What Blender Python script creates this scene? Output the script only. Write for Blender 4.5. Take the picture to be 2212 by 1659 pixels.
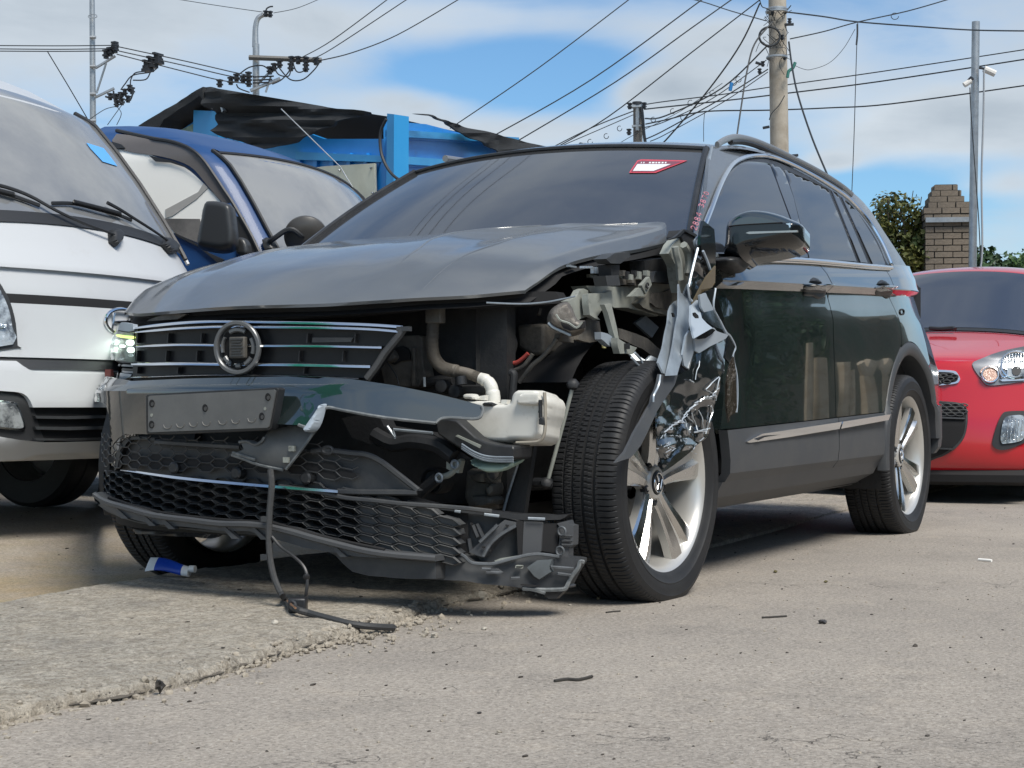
import bpy, bmesh, math, random
from math import sin, cos, tan, pi, sqrt, radians, atan2, exp, hypot
from mathutils import Vector, Matrix, noise, geometry
random.seed(7)
for _o in list(bpy.data.objects):
    bpy.data.objects.remove(_o, do_unlink=True)
SC = bpy.context.scene
COL = SC.collection
# ------------------------------------------------------------------ camera
# world frame: X = forward axis of the wrecked SUV, Y = its left, Z up, origin under its front axle
CAM = Vector((4.243, 2.729, 0.565))
FPX, CX, HY = 3448.0, 1106.0, 869.0          # focal length, principal column, horizon row (2212 px wide picture)
DV = Vector((-0.87615, -0.48204, 0.0)); RV = Vector((-0.48204, 0.87615, 0.0)); UV = Vector((0, 0, 1))
cam = bpy.data.cameras.new('camera'); camo = bpy.data.objects.new('camera', cam); COL.objects.link(camo)
cam.sensor_width = 36.0; cam.lens = 36.0 * FPX / 2212.0
cam.shift_y = (HY - 829.5) / 2212.0
cam.clip_start = 0.05; cam.clip_end = 5000
camo.matrix_world = Matrix(((RV.x, 0, -DV.x, CAM.x), (RV.y, 0, -DV.y, CAM.y), (0, 1, 0, CAM.z), (0, 0, 0, 1)))
SC.camera = camo
# ------------------------------------------------------------------ sky, sun, exposure
SUN_EL, SUN_AZ = radians(54), radians(62)     # azimuth of the sun seen from the scene, measured from +X towards +Y
W = bpy.data.worlds.new('World'); SC.world = W; W.use_nodes = True
def build_sky():
    nt = W.node_tree; N = nt.nodes; L = nt.links; N.clear()
    out = N.new('ShaderNodeOutputWorld'); bg = N.new('ShaderNodeBackground'); bg.inputs[1].default_value = 0.10
    sky = N.new('ShaderNodeTexSky'); sky.sky_type = 'NISHITA'; sky.sun_disc = False
    sky.sun_elevation = SUN_EL; sky.sun_rotation = pi / 2 - SUN_AZ
    sky.air_density = 1.0; sky.dust_density = 0.6; sky.ozone_density = 2.2
    def math_(op, a, b=None, c=None):
        n = N.new('ShaderNodeMath'); n.operation = op
        for i, x in enumerate((a, b, c)):
            if x is None: continue
            if isinstance(x, (int, float)): n.inputs[i].default_value = x
            else: L.new(x, n.inputs[i])
        return n.outputs[0]
    tc = N.new('ShaderNodeTexCoord'); sep = N.new('ShaderNodeSeparateXYZ'); L.new(tc.outputs['Generated'], sep.inputs[0])
    x, y, z = sep.outputs
    zz = math_('ADD', math_('MAXIMUM', z, 0.0), 0.16)
    comb = N.new('ShaderNodeCombineXYZ'); L.new(math_('DIVIDE', x, zz), comb.inputs[0]); L.new(math_('DIVIDE', y, zz), comb.inputs[1])
    def nz(scale, detail, rough, off, dist=0.0):
        mp = N.new('ShaderNodeMapping'); mp.inputs['Location'].default_value = off; L.new(comb.outputs[0], mp.inputs[0])
        t = N.new('ShaderNodeTexNoise'); t.inputs['Scale'].default_value = scale; t.inputs['Detail'].default_value = detail
        t.inputs['Roughness'].default_value = rough; t.inputs['Distortion'].default_value = dist; L.new(mp.outputs[0], t.inputs['Vector'])
        return t.outputs['Fac']
    big = nz(0.55, 6.0, 0.55, (3.1, 1.7, 0.4), 0.4)
    fine = nz(2.2, 8.0, 0.6, (0.3, 5.2, 2.0), 0.3)
    wn = N.new('ShaderNodeTexNoise'); wn.inputs['Scale'].default_value = 9.0; wn.inputs['Detail'].default_value = 7.0; L.new(tc.outputs['Generated'], wn.inputs['Vector'])
    wob = wn.outputs['Fac']
    def blob(px, py, rx, ry, amp, soft=1.0):
        # a cloud bank (amp > 0) or a clear hole (amp < 0) round one compass direction of the real sky
        d = (DV * 1.0 + RV * ((px - CX) / FPX) + UV * ((HY - py) / FPX)).normalized()
        r = Vector((-d.y, d.x, 0)).normalized(); u = r.cross(d) * -1.0 if r.cross(d).z < 0 else r.cross(d)
        def dot(v):
            n = N.new('ShaderNodeVectorMath'); n.operation = 'DOT_PRODUCT'; L.new(tc.outputs['Generated'], n.inputs[0]); n.inputs[1].default_value = v
            return n.outputs['Value']
        a = math_('DIVIDE', dot(r), rx / FPX); b = math_('DIVIDE', dot(u), ry / FPX)
        q = math_('ADD', math_('MULTIPLY', a, a), math_('MULTIPLY', b, b))
        q = math_('ADD', q, math_('MULTIPLY', math_('SUBTRACT', wob, 0.5), 2.6 * soft))
        f = math_('GREATER_THAN', dot(d), 0.0)
        return math_('MULTIPLY', math_('MULTIPLY', math_('POWER', 2.718, math_('MULTIPLY', math_('MAXIMUM', q, 0.0), -1.0)), f), amp)
    cov = math_('ADD', math_('MULTIPLY', big, 1.1), math_('MULTIPLY', fine, 0.55))
    cov = math_('SUBTRACT', cov, 0.50)
    for b in SKY_BLOBS: cov = math_('ADD', cov, blob(*b))
    rmp = N.new('ShaderNodeMapRange'); rmp.interpolation_type = 'SMOOTHSTEP'; rmp.inputs['From Min'].default_value = 0.06; rmp.inputs['From Max'].default_value = 0.62
    rmp.inputs['To Max'].default_value = 0.94; L.new(cov, rmp.inputs['Value'])
    # cloud brightness: thick parts greyer, thin edges whiter
    thick = N.new('ShaderNodeMapRange'); thick.inputs['From Min'].default_value = 0.3; thick.inputs['From Max'].default_value = 1.1
    L.new(math_('ADD', cov, math_('MULTIPLY', math_('SUBTRACT', fine, 0.5), 0.9)), thick.inputs['Value'])
    ccol = N.new('ShaderNodeMix'); ccol.data_type = 'RGBA'; L.new(thick.outputs[0], ccol.inputs['Factor'])
    ccol.inputs['A'].default_value = (4.95, 5.4, 5.8, 1); ccol.inputs['B'].default_value = (3.2, 3.65, 4.1, 1)
    skc = N.new('ShaderNodeMix'); skc.data_type = 'RGBA'; skc.blend_type = 'MULTIPLY'; skc.inputs['Factor'].default_value = 1.0
    L.new(sky.outputs[0], skc.inputs['A']); skc.inputs['B'].default_value = (0.64, 0.88, 1.02, 1)
    mix = N.new('ShaderNodeMix'); mix.data_type = 'RGBA'; L.new(rmp.outputs[0], mix.inputs['Factor'])
    L.new(skc.outputs['Result'], mix.inputs['A']); L.new(ccol.outputs['Result'], mix.inputs['B'])
    L.new(mix.outputs['Result'], bg.inputs[0]); L.new(bg.outputs[0], out.inputs[0])
SKY_BLOBS = [
    # px, py, half width, half height, amount: the banks and gaps seen in the photograph
    (1180, 165, 240, 75, -0.62, 0.8), (900, 150, 120, 40, -0.2, 0.8), (1480, 290, 190, 45, -0.10, 0.6), (1900, 420, 420, 60, -0.45, 0.5),
    (640, 180, 380, 30, -0.10, 1.0),
    (1440, 195, 110, 45, 0.85, 0.5), (1120, 285, 380, 38, 0.30, 0.6), (880, 215, 150, 32, 0.28, 0.8), (2080, 265, 230, 60, 0.75, 0.6),
    (2170, 400, 110, 30, 0.5, 0.5), (1560, 90, 240, 45, 0.30, 0.8), (300, 60, 520, 160, 0.40, 0.7), (1000, 40, 500, 45, 0.25, 0.8), (1800, 350, 60, 22, 0.45, 0.6), (1750, 170, 90, 50, 0.3, 0.6),
]
build_sky()
sun = bpy.data.lights.new('sun', 'SUN'); sun.energy = 3.2; sun.angle = radians(24); sun.color = (1.0, 0.95, 0.87)
suno = bpy.data.objects.new('sun', sun); COL.objects.link(suno)
sdir = Vector((cos(SUN_EL) * cos(SUN_AZ), cos(SUN_EL) * sin(SUN_AZ), sin(SUN_EL)))
suno.location = sdir * 30; suno.rotation_euler = (-sdir).to_track_quat('-Z', 'Y').to_euler()
VS = SC.view_settings; SC.display_settings.display_device = 'sRGB'; VS.view_transform = 'Standard'; VS.look = 'None'; VS.exposure = 0.50; VS.gamma = 1.0; VS.use_curve_mapping = False
SC.render.engine = 'CYCLES'; SC.cycles.use_denoising = True; SC.cycles.max_bounces = 8
try: SC.cycles.denoiser = 'OPENIMAGEDENOISE'
except Exception: pass

# ------------------------------------------------------------------ measuring helpers
class Frame:
    """A vehicle's own frame (x forward, y left, z up); turns a sight line of the photograph into points on its surfaces."""
    def __init__(s, ox=0, oy=0, oz=0, yaw=0.0):
        s.M = Matrix.Translation((ox, oy, oz)) @ Matrix.Rotation(yaw, 4, 'Z'); s.I = s.M.inverted(); s.R = s.I.to_3x3()
    def ray(s, p):
        d = DV + RV * ((p[0] - CX) / FPX) + UV * ((HY - p[1]) / FPX)
        return s.I @ CAM, s.R @ d
    def ax(s, p, i, v):
        o, d = s.ray(p); return o + d * ((v - o[i]) / d[i])
    def X(s, p, v): return s.ax(p, 0, v)
    def Y(s, p, v): return s.ax(p, 1, v)
    def Z(s, p, v=0.0): return s.ax(p, 2, v)
    def D(s, p, t):
        o, d = s.ray(p); return o + d * t
    def S(s, p, f, a=2.2, b=12.0):
        o, d = s.ray(p); fa = f(o + d * a)
        n = 60; t0 = a
        for k in range(1, n + 1):
            t1 = a + (b - a) * k / n
            f1 = f(o + d * t1)
            if (f1 > 0) != (fa > 0): break
            t0 = t1
        else: return o + d * b
        for _ in range(30):
            m = (t0 + t1) / 2
            if (f(o + d * m) > 0) != (fa > 0): t1 = m
            else: t0 = m
        return o + d * ((t0 + t1) / 2)
    def PL(s, p, a, b, c):
        n = (b - a).cross(c - a); o, d = s.ray(p); return o + d * ((a - o).dot(n) / d.dot(n))
WF = Frame()
def zc(x0, y0, wd):
    k = wd / 2212.0 / 1.80831
    def f(*pts): return [(x0 / 1.80831 + k * a, y0 / 1.80831 + k * b) for a, b in pts]
    return f
zA, zB, zC_, zD, zE, zF_, zG, zH = zc(2350, 850, 600), zc(2350, 1250, 600), zc(1900, 1000, 600), zc(1500, 1150, 600), zc(1800, 1500, 600), zc(1700, 1950, 600), zc(340, 1150, 600), zc(340, 1600, 600)
z1, z2, z3, z4, z5, z6 = zc(300, 1100, 1400), zc(1500, 950, 1400), zc(300, 1600, 1400), zc(1500, 1500, 1400), zc(2600, 500, 1400), zc(2600, 1250, 1400)
zTL, zTM, zTR, zBL, zBM, zBR = zc(0, 0, 1400), zc(1300, 0, 1400), zc(2600, 0, 1400), zc(0, 1950, 1400), zc(1300, 1950, 1400), zc(2600, 1950, 1400)
zv1, zv2, zv3, zr1, zr2, zr3, zt = zc(0, 300, 800), zc(0, 900, 600), zc(0, 1350, 600), zc(3400, 950, 600), zc(3400, 1350, 600), zc(3300, 1750, 700), zc(600, 450, 800)
zv0 = zc(0, 950, 1400)
def lerp(a, b, t): return a + (b - a) * t
def interp(tab, x):
    if x <= tab[0][0]: return tab[0][1]
    for (a, u), (b, v) in zip(tab, tab[1:]):
        if x <= b: return u + (v - u) * (x - a) / (b - a)
    return tab[-1][1]
def smooth_path(pts, n=6, closed=False):
    P = [Vector(p) for p in pts]; out = []; m = len(P)
    rng = range(m) if closed else range(m - 1)
    for i in rng:
        if closed: p0, p1, p2, p3 = P[(i - 1) % m], P[i], P[(i + 1) % m], P[(i + 2) % m]
        else: p0, p1, p2, p3 = P[max(i - 1, 0)], P[i], P[i + 1], P[min(i + 2, m - 1)]
        for k in range(n):
            t = k / n; t2 = t * t; t3 = t2 * t
            out.append(0.5 * ((2 * p1) + (p2 - p0) * t + (2 * p0 - 5 * p1 + 4 * p2 - p3) * t2 + (3 * p1 - p0 - 3 * p2 + p3) * t3))
    if not closed: out.append(P[-1])
    return out
def sm2(pts, n=5, closed=False):
    return [(v.x, v.y) for v in smooth_path([(a, b, 0) for a, b in pts], n, closed)]
def inside(p, poly):
    x, y = p; r = False; n = len(poly)
    for i in range(n):
        x1, y1 = poly[i]; x2, y2 = poly[i - 1]
        if (y1 > y) != (y2 > y) and x < (x2 - x1) * (y - y1) / (y2 - y1) + x1: r = not r
    return r
def fill(poly, step=0, holes=()):
    """triangles of a plane outline, with inner points every step"""
    vs = []; ed = []
    for ring in (poly,) + tuple(holes):
        k = len(vs); ring = list(ring); rr = []
        for i in range(len(ring)):
            a = ring[i]; b = ring[(i + 1) % len(ring)]; rr.append(a)
            if step:
                m = int(hypot(b[0] - a[0], b[1] - a[1]) / (step * 1.2))
                for q in range(1, m + 1): rr.append((lerp(a[0], b[0], q / (m + 1)), lerp(a[1], b[1], q / (m + 1))))
        vs += rr; ed += [(k + i, k + (i + 1) % len(rr)) for i in range(len(rr))]
    if step:
        x0 = min(p[0] for p in poly); x1 = max(p[0] for p in poly); y0 = min(p[1] for p in poly); y1 = max(p[1] for p in poly)
        rows = int((y1 - y0) / (step * .87)) + 1
        for j in range(1, rows):
            yy = y0 + j * step * .87; xx = x0 + (step * .5 if j % 2 else step * .25)
            while xx < x1:
                if inside((xx, yy), poly) and not any(inside((xx, yy), h) for h in holes): vs.append((xx, yy))
                xx += step
    r = geometry.delaunay_2d_cdt([Vector(p) for p in vs], ed, [], 0, 1e-5)
    V = [(v.x, v.y) for v in r[0]]; T = []
    for f in r[2]:
        c = (sum(V[i][0] for i in f) / len(f), sum(V[i][1] for i in f) / len(f))
        if inside(c, poly) and not any(inside(c, h) for h in holes): T.append(tuple(f))
    return V, T

# ------------------------------------------------------------------ mesh helpers
class MB:
    def __init__(s): s.v = []; s.f = []; s.m = []
    def add(s, vs, fs, mi=0):
        k = len(s.v); s.v += [Vector(v) for v in vs]
        for f in fs: s.f.append(tuple(i + k for i in f)); s.m.append(mi)
        return s
    def box(s, c, sz, M=None, mi=0):
        h = Vector(sz) * .5; vs = []
        for x in (-1, 1):
            for y in (-1, 1):
                for z in (-1, 1):
                    p = Vector((x * h.x, y * h.y, z * h.z))
                    vs.append(Vector(c) + (M @ p if M else p))
        return s.add(vs, [(0, 1, 3, 2), (4, 6, 7, 5), (0, 4, 5, 1), (2, 3, 7, 6), (0, 2, 6, 4), (1, 5, 7, 3)], mi)
    def tube(s, pts, r, n=8, closed=False, mi=0, flat=1.0, cap=True):
        P = [Vector(p) for p in pts]; m = len(P); rings = []
        up = None
        for i, p in enumerate(P):
            a = P[i - 1] if (i > 0 or closed) else p; b = P[(i + 1) % m] if (i < m - 1 or closed) else p
            t = (b - a); t = t.normalized() if t.length > 1e-9 else Vector((0, 0, 1))
            if up is None:
                up = Vector((0, 0, 1)) if abs(t.z) < .9 else Vector((1, 0, 0))
            u = (up - t * up.dot(t));
            if u.length < 1e-6: u = t.orthogonal()
            u.normalize(); w = t.cross(u); up = u
            rr = r[i] if isinstance(r, (list, tuple)) else r
            rings.append([p + (u * cos(2 * pi * k / n) + w * sin(2 * pi * k / n) * flat) * rr for k in range(n)])
        vs = [v for R in rings for v in R]; fs = []
        for i in range(m if closed else m - 1):
            j = (i + 1) % m
            for k in range(n):
                q = (k + 1) % n; fs.append((i * n + k, i * n + q, j * n + q, j * n + k))
        if cap and not closed:
            fs.append(tuple(range(n - 1, -1, -1))); fs.append(tuple((m - 1) * n + k for k in range(n)))
        return s.add(vs, fs, mi)
    def grid(s, rows, mi=0, closed_u=False, mif=None):
        n = len(rows[0]); k = len(s.v); s.v += [Vector(v) for r in rows for v in r]
        for i in range(len(rows) - 1):
            for j in range(n if closed_u else n - 1):
                q = (j + 1) % n
                s.f.append((k + i * n + j, k + i * n + q, k + (i + 1) * n + q, k + (i + 1) * n + j)); s.m.append(mif(i, j) if mif else mi)
        return s
    def prism(s, pts, d, mi=0, tri=None, mi_side=None):
        n = len(pts); P = [Vector(p) for p in pts]; d = Vector(d)
        k = len(s.v); s.v += P + [p + d for p in P]
        if tri is None:
            tri = geometry.tessellate_polygon([P])
        for t in tri: s.f.append(tuple(k + i for i in t)); s.m.append(mi); s.f.append(tuple(k + n + i for i in reversed(t))); s.m.append(mi)
        for i in range(n):
            j = (i + 1) % n; s.f.append((k + i, k + j, k + n + j, k + n + i)); s.m.append(mi if mi_side is None else mi_side)
        return s
    def lathe(s, prof, M, n=48, mi=0, mif=None):
        rows = []
        for r, h in prof:
            rows.append([M @ Vector((r * cos(2 * pi * k / n), h, r * sin(2 * pi * k / n))) for k in range(n)])
        return s.grid(rows, mi, True, mif)
    def patch(s, poly, surf, step=0, holes=(), thick=(0, 0, 0), mi=0, jitter=0.0, seed=0):
        """outline seen in the photograph laid on a real surface, given thickness"""
        V, T = fill(poly, step, holes); P = [surf(p) for p in V]
        if jitter:
            P = [p + Vector((noise.noise(p * 9 + Vector((seed, 0, 0))), noise.noise(p * 9 + Vector((0, seed + 7, 0))), noise.noise(p * 9 + Vector((0, 0, seed + 3))))) * jitter for p in P]
        k = len(s.v); n = len(P); th = Vector(thick)
        s.v += P
        for t in T: s.f.append(tuple(k + i for i in t)); s.m.append(mi)
        if th.length > 0:
            s.v += [p + th for p in P]
            for t in T: s.f.append(tuple(k + n + i for i in reversed(t))); s.m.append(mi)
            cnt = {}
            for t in T:
                for a, b in zip(t, t[1:] + t[:1]):
                    key = (min(a, b), max(a, b)); cnt.setdefault(key, []).append((a, b))
            for key, l in cnt.items():
                if len(l) == 1:
                    a, b = l[0]; s.f.append((k + b, k + a, k + n + a, k + n + b)); s.m.append(mi)
        return s
    def blob(s, c, r, seed=0, n=6, rough=.25, squash=(1, 1, 1), mi=0):
        bm = bmesh.new(); bmesh.ops.create_icosphere(bm, subdivisions=n if n < 4 else 2, radius=1)
        vs = []
        for v in bm.verts:
            d = v.co.normalized(); k = 1 + rough * noise.noise(d * 1.7 + Vector((seed * 3.1, seed, -seed)))*1.6
            vs.append(Vector(c) + Vector((d.x * squash[0], d.y * squash[1], d.z * squash[2])) * r * k)
        fs = [tuple(v.index for v in f.verts) for f in bm.faces]; bm.free()
        return s.add(vs, fs, mi)
    def build(s, name, mats, parent=None, smooth=35, bevel=0, kind=None, label=None, sub=0, fix=False, recalc=True):
        me = bpy.data.meshes.new(name); me.from_pydata([tuple(v) for v in s.v], [], s.f)
        mats = mats if isinstance(mats, (list, tuple)) else [mats]
        for m in mats: me.materials.append(m)
        if len(mats) > 1: me.polygons.foreach_set('material_index', s.m)
        if recalc:
            bm = bmesh.new(); bm.from_mesh(me); bmesh.ops.recalc_face_normals(bm, faces=bm.faces); bm.to_mesh(me); bm.free()
        if smooth:
            me.polygons.foreach_set('use_smooth', [True] * len(me.polygons)); me.set_sharp_from_angle(angle=radians(smooth))
        me.update()
        o = bpy.data.objects.new(name, me); COL.objects.link(o)
        if parent is not None: o.parent = parent
        if bevel:
            b = o.modifiers.new('bevel', 'BEVEL'); b.width = bevel; b.segments = 2; b.limit_method = 'ANGLE'; b.angle_limit = radians(40)
        if sub:
            b = o.modifiers.new('sub', 'SUBSURF'); b.levels = sub; b.render_levels = sub
        if kind: o['kind'] = kind
        if label: o['label'] = label
        return o
def tag(o, label, cat, group=None):
    o['label'] = label; o['category'] = cat
    if group: o['group'] = group
    return o
def empty(name, M, label, cat, group=None):
    o = bpy.data.objects.new(name, None); COL.objects.link(o); o.empty_display_size = .2
    o.matrix_world = M; return tag(o, label, cat, group)
def copy_tree(o, parent=None):
    c = o.copy(); COL.objects.link(c)
    if parent is not None: c.parent = parent
    for ch in list(o.children): copy_tree(ch, c)
    return c

# ------------------------------------------------------------------ materials
MATS = {}
def mat(name, col, rough=.5, metal=0.0, spec=.5, coat=0.0, var=None, bump=None, rvar=None, ior=1.5, emit=None, trans=0.0, dirt=None, aniso=None, coat_rough=0.03, alpha=None, coat_ior=1.5):
    m = bpy.data.materials.new(name); m.use_nodes = True; nt = m.node_tree; N = nt.nodes; L = nt.links
    b = N['Principled BSDF']; b.inputs['Base Color'].default_value = (*col, 1); b.inputs['Roughness'].default_value = rough
    b.inputs['Metallic'].default_value = metal; b.inputs['Specular IOR Level'].default_value = spec; b.inputs['IOR'].default_value = ior
    b.inputs['Coat Weight'].default_value = coat; b.inputs['Coat Roughness'].default_value = coat_rough; b.inputs['Coat IOR'].default_value = coat_ior; b.inputs['Transmission Weight'].default_value = trans
    if emit: b.inputs['Emission Color'].default_value = (*emit[0], 1); b.inputs['Emission Strength'].default_value = emit[1]
    if alpha is not None: b.inputs['Alpha'].default_value = alpha
    tc = N.new('ShaderNodeTexCoord')
    def nz(scale, detail=5, rough_=.6, dist=0, sc3=None):
        t = N.new('ShaderNodeTexNoise'); t.inputs['Scale'].default_value = scale; t.inputs['Detail'].default_value = detail; t.inputs['Roughness'].default_value = rough_; t.inputs['Distortion'].default_value = dist
        if sc3:
            mp = N.new('ShaderNodeMapping'); mp.inputs['Scale'].default_value = sc3; L.new(tc.outputs['Object'], mp.inputs[0]); L.new(mp.outputs[0], t.inputs['Vector'])
        else: L.new(tc.outputs['Object'], t.inputs['Vector'])
        return t.outputs['Fac']
    last = None
    if var:      # (scale, other colour, lo, hi)
        r = N.new('ShaderNodeMapRange'); r.inputs['From Min'].default_value = var[2]; r.inputs['From Max'].default_value = var[3]; L.new(nz(var[0], 6, .65), r.inputs['Value'])
        mx = N.new('ShaderNodeMix'); mx.data_type = 'RGBA'; mx.inputs['A'].default_value = (*col, 1); mx.inputs['B'].default_value = (*var[1], 1); L.new(r.outputs[0], mx.inputs['Factor'])
        last = mx.outputs['Result']
    if dirt:     # (scale, colour, lo, hi) second layer
        r = N.new('ShaderNodeMapRange'); r.inputs['From Min'].default_value = dirt[2]; r.inputs['From Max'].default_value = dirt[3]; r.inputs['To Max'].default_value = dirt[4] if len(dirt) > 4 else 1.0; L.new(nz(dirt[0], 8, .7, .3), r.inputs['Value'])
        mx = N.new('ShaderNodeMix'); mx.data_type = 'RGBA'; mx.inputs['B'].default_value = (*dirt[1], 1); L.new(r.outputs[0], mx.inputs['Factor'])
        if last: L.new(last, mx.inputs['A'])
        else: mx.inputs['A'].default_value = (*col, 1)
        last = mx.outputs['Result']
    if last: L.new(last, b.inputs['Base Color'])
    if rvar:     # (scale, lo, hi)
        r = N.new('ShaderNodeMapRange'); r.inputs['From Min'].default_value = .35; r.inputs['From Max'].default_value = .65; r.inputs['To Min'].default_value = rvar[1]; r.inputs['To Max'].default_value = rvar[2]
        L.new(nz(rvar[0], 5), r.inputs['Value']); L.new(r.outputs[0], b.inputs['Roughness'])
    if bump:     # (scale, strength, distance)
        bp = N.new('ShaderNodeBump'); bp.inputs['Strength'].default_value = bump[1]; bp.inputs['Distance'].default_value = bump[2]
        L.new(nz(bump[0], 6, .6), bp.inputs['Height']); L.new(bp.outputs[0], b.inputs['Normal'])
        if coat: L.new(bp.outputs[0], b.inputs['Coat Normal'])
    MATS[name] = m
    return m
# ================================================================== shared materials
GL = lambda *a, **k: mat(*a, **k)
m_black = mat('black_plastic', (.016, .017, .019), .45, var=(14, (.03, .031, .032), .45, .7), bump=(220, .12, .002))
m_dplas = mat('dusty_grey_plastic', (.034, .037, .041), .55, var=(5, (.075, .075, .072), .45, .75), bump=(300, .15, .002))
m_gplas = mat('grey_cladding', (.052, .056, .062), .5, var=(6, (.068, .070, .072), .4, .7), bump=(350, .12, .0015))
m_rubber = mat('tyre_rubber', (.0115, .012, .0135), .6, var=(9, (.022, .022, .022), .45, .75), bump=(160, .2, .002), dirt=(24, (.06, .055, .048), .62, .8, .45))
m_void = mat('dark_interior', (.006, .006, .007), .8)
m_chrome = mat('chrome_trim', (.82, .83, .84), .1, 1.0, rvar=(18, .06, .2))
m_steel = mat('galvanised_steel', (.40, .42, .43), .42, .7, var=(12, (.30, .31, .32), .4, .7))
m_conc = mat('pole_concrete', (.40, .36, .30), .85, var=(2.2, (.27, .23, .18), .42, .66), bump=(40, .3, .01), dirt=(1.2, (.22, .19, .15), .55, .75, .6))
m_wire = mat('cable_sheath', (.02, .024, .028), .6)
m_ins = mat('insulator_black', (.02, .021, .024), .4)
m_clearg = mat('lamp_glass', (.9, .92, .92), .03, 0, .5, trans=1.0, ior=1.35)
m_refl = mat('lamp_reflector', (.72, .74, .75), .14, .9, bump=(60, .6, .01))
m_glassd = mat('dark_tinted_glass', (.016, .017, .019), .02, 0, .9, ior=2.0, rvar=(3, .015, .045))

# ================================================================== ground
def ground_mat(name, base, alt, dark, stain, slab=False):
    m = bpy.data.materials.new(name); m.use_nodes = True; nt = m.node_tree; N = nt.nodes; L = nt.links; b = N['Principled BSDF']
    b.inputs['Roughness'].default_value = .9; b.inputs['Specular IOR Level'].default_value = .25
    tc = N.new('ShaderNodeTexCoord')
    def nz(scale, det=6, rough=.6, sc3=None, dist=0):
        t = N.new('ShaderNodeTexNoise'); t.inputs['Scale'].default_value = scale; t.inputs['Detail'].default_value = det; t.inputs['Roughness'].default_value = rough; t.inputs['Distortion'].default_value = dist
        src = tc.outputs['Object']
        if sc3:
            mp = N.new('ShaderNodeMapping'); mp.inputs['Scale'].default_value = sc3; L.new(src, mp.inputs[0]); src = mp.outputs[0]
        L.new(src, t.inputs['Vector']); return t.outputs['Fac']
    def rng(v, a, c, lo=0., hi=1.):
        r = N.new('ShaderNodeMapRange'); r.inputs['From Min'].default_value = a; r.inputs['From Max'].default_value = c; r.inputs['To Min'].default_value = lo; r.inputs['To Max'].default_value = hi; L.new(v, r.inputs['Value']); return r.outputs[0]
    def mix(f, a, c, mode='MIX'):
        x = N.new('ShaderNodeMix'); x.data_type = 'RGBA'; x.blend_type = mode
        if isinstance(f, float): x.inputs['Factor'].default_value = f
        else: L.new(f, x.inputs['Factor'])
        for s, k in ((a, 'A'), (c, 'B')):
            if isinstance(s, tuple): x.inputs[k].default_value = (*s, 1)
            else: L.new(s, x.inputs[k])
        return x.outputs['Result']
    def vor(scale, feat='F1', rnd=1.0):
        t = N.new('ShaderNodeTexVoronoi'); t.feature = feat; t.inputs['Scale'].default_value = scale; t.inputs['Randomness'].default_value = rnd; L.new(tc.outputs['Object'], t.inputs['Vector']); return t
    def mul(a, c):
        n = N.new('ShaderNodeMath'); n.operation = 'MULTIPLY'
        for i, s in enumerate((a, c)):
            if isinstance(s, float): n.inputs[i].default_value = s
            else: L.new(s, n.inputs[i])
        return n.outputs[0]
    def add(a, c):
        n = N.new('ShaderNodeMath'); n.operation = 'ADD'; L.new(a, n.inputs[0]); L.new(c, n.inputs[1]); return n.outputs[0]
    c = mix(rng(nz(.9, 7, .62, None, .4), .36, .66), base, alt)
    c = mix(mul(rng(nz(2.6, 8, .7), .50, .72), .55), c, dark)
    c = mix(mul(rng(nz(7., 8, .7, None, .6), .52, .70), .28), c, (base[0] * 1.35, base[1] * 1.3, base[2] * 1.22))
    # stains and a patchy dark area with shapes of their own
    sep = N.new('ShaderNodeSeparateXYZ'); L.new(tc.outputs['Object'], sep.inputs[0])
    if stain:
        yw = add(sep.outputs[1], rng(nz(1.6, 6, .6), .2, .8, -.5, .5))
        band = mul(rng(yw, -.10, -.55), rng(yw, -2.4, -1.0))
        c = mix(mul(mul(band, rng(nz(2.2, 7, .65), .3, .62)), .8), c, (.34, .245, .115))
        c = mix(mul(mul(rng(yw, -.2, -.8), rng(nz(4.5, 8, .7), .5, .7)), .5), c, (.30, .28, .20))
        dark_area = mul(mul(rng(sep.outputs[1], .2, -.2), rng(sep.outputs[0], -.6, -3.4)), rng(nz(1.4, 6, .6), .45, .6)); c = mix(mul(dark_area, .75), c, (.07, .065, .06))  # patchy darkening that grows towards the rear and the far side
    # aggregate: dark pits, pale grains
    v1 = vor(95.); pit = rng(v1.outputs['Distance'], .30, .10); sel = rng(nz(38., 4, .7), .50, .66)
    c = mix(mul(mul(pit, sel), .95), c, (dark[0] * .42, dark[1] * .42, dark[2] * .42))
    v2 = vor(150.); gr = rng(v2.outputs['Distance'], .30, .16)
    sc = N.new('ShaderNodeSeparateColor'); L.new(v2.outputs['Color'], sc.inputs[0])
    c = mix(mul(mul(gr, rng(sc.outputs[0], .72, .86)), .75), c, (.55, .52, .47))
    c = mix(mul(mul(gr, rng(sc.outputs[1], .80, .9)), .8), c, (.06, .056, .052))
    fine = nz(95., 6, .8, (1, 1, 1), .4); c = mix(rng(fine, .34, .66), mix(1.0, c, (.55, .54, .53), 'MULTIPLY'), mix(1.0, c, (1.24, 1.24, 1.24), 'MULTIPLY'))
    if slab:
        c = mix(rng(nz(34., 7, .75, None, .8), .40, .60), mix(1.0, c, (.74, .72, .69), 'MULTIPLY'), mix(1.0, c, (1.14, 1.14, 1.14), 'MULTIPLY'))
        c = mix(mul(rng(nz(3.2, 6, .7), .52, .68), .5), c, (.21, .20, .19))
    # hair cracks
    ck = vor(.55, 'DISTANCE_TO_EDGE'); mpn = N.new('ShaderNodeVectorMath'); mpn.operation = 'ADD'; L.new(tc.outputs['Object'], mpn.inputs[0])
    tn = N.new('ShaderNodeTexNoise'); tn.inputs['Scale'].default_value = 4.; tn.inputs['Detail'].default_value = 7.; L.new(tc.outputs['Object'], tn.inputs['Vector'])
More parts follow.
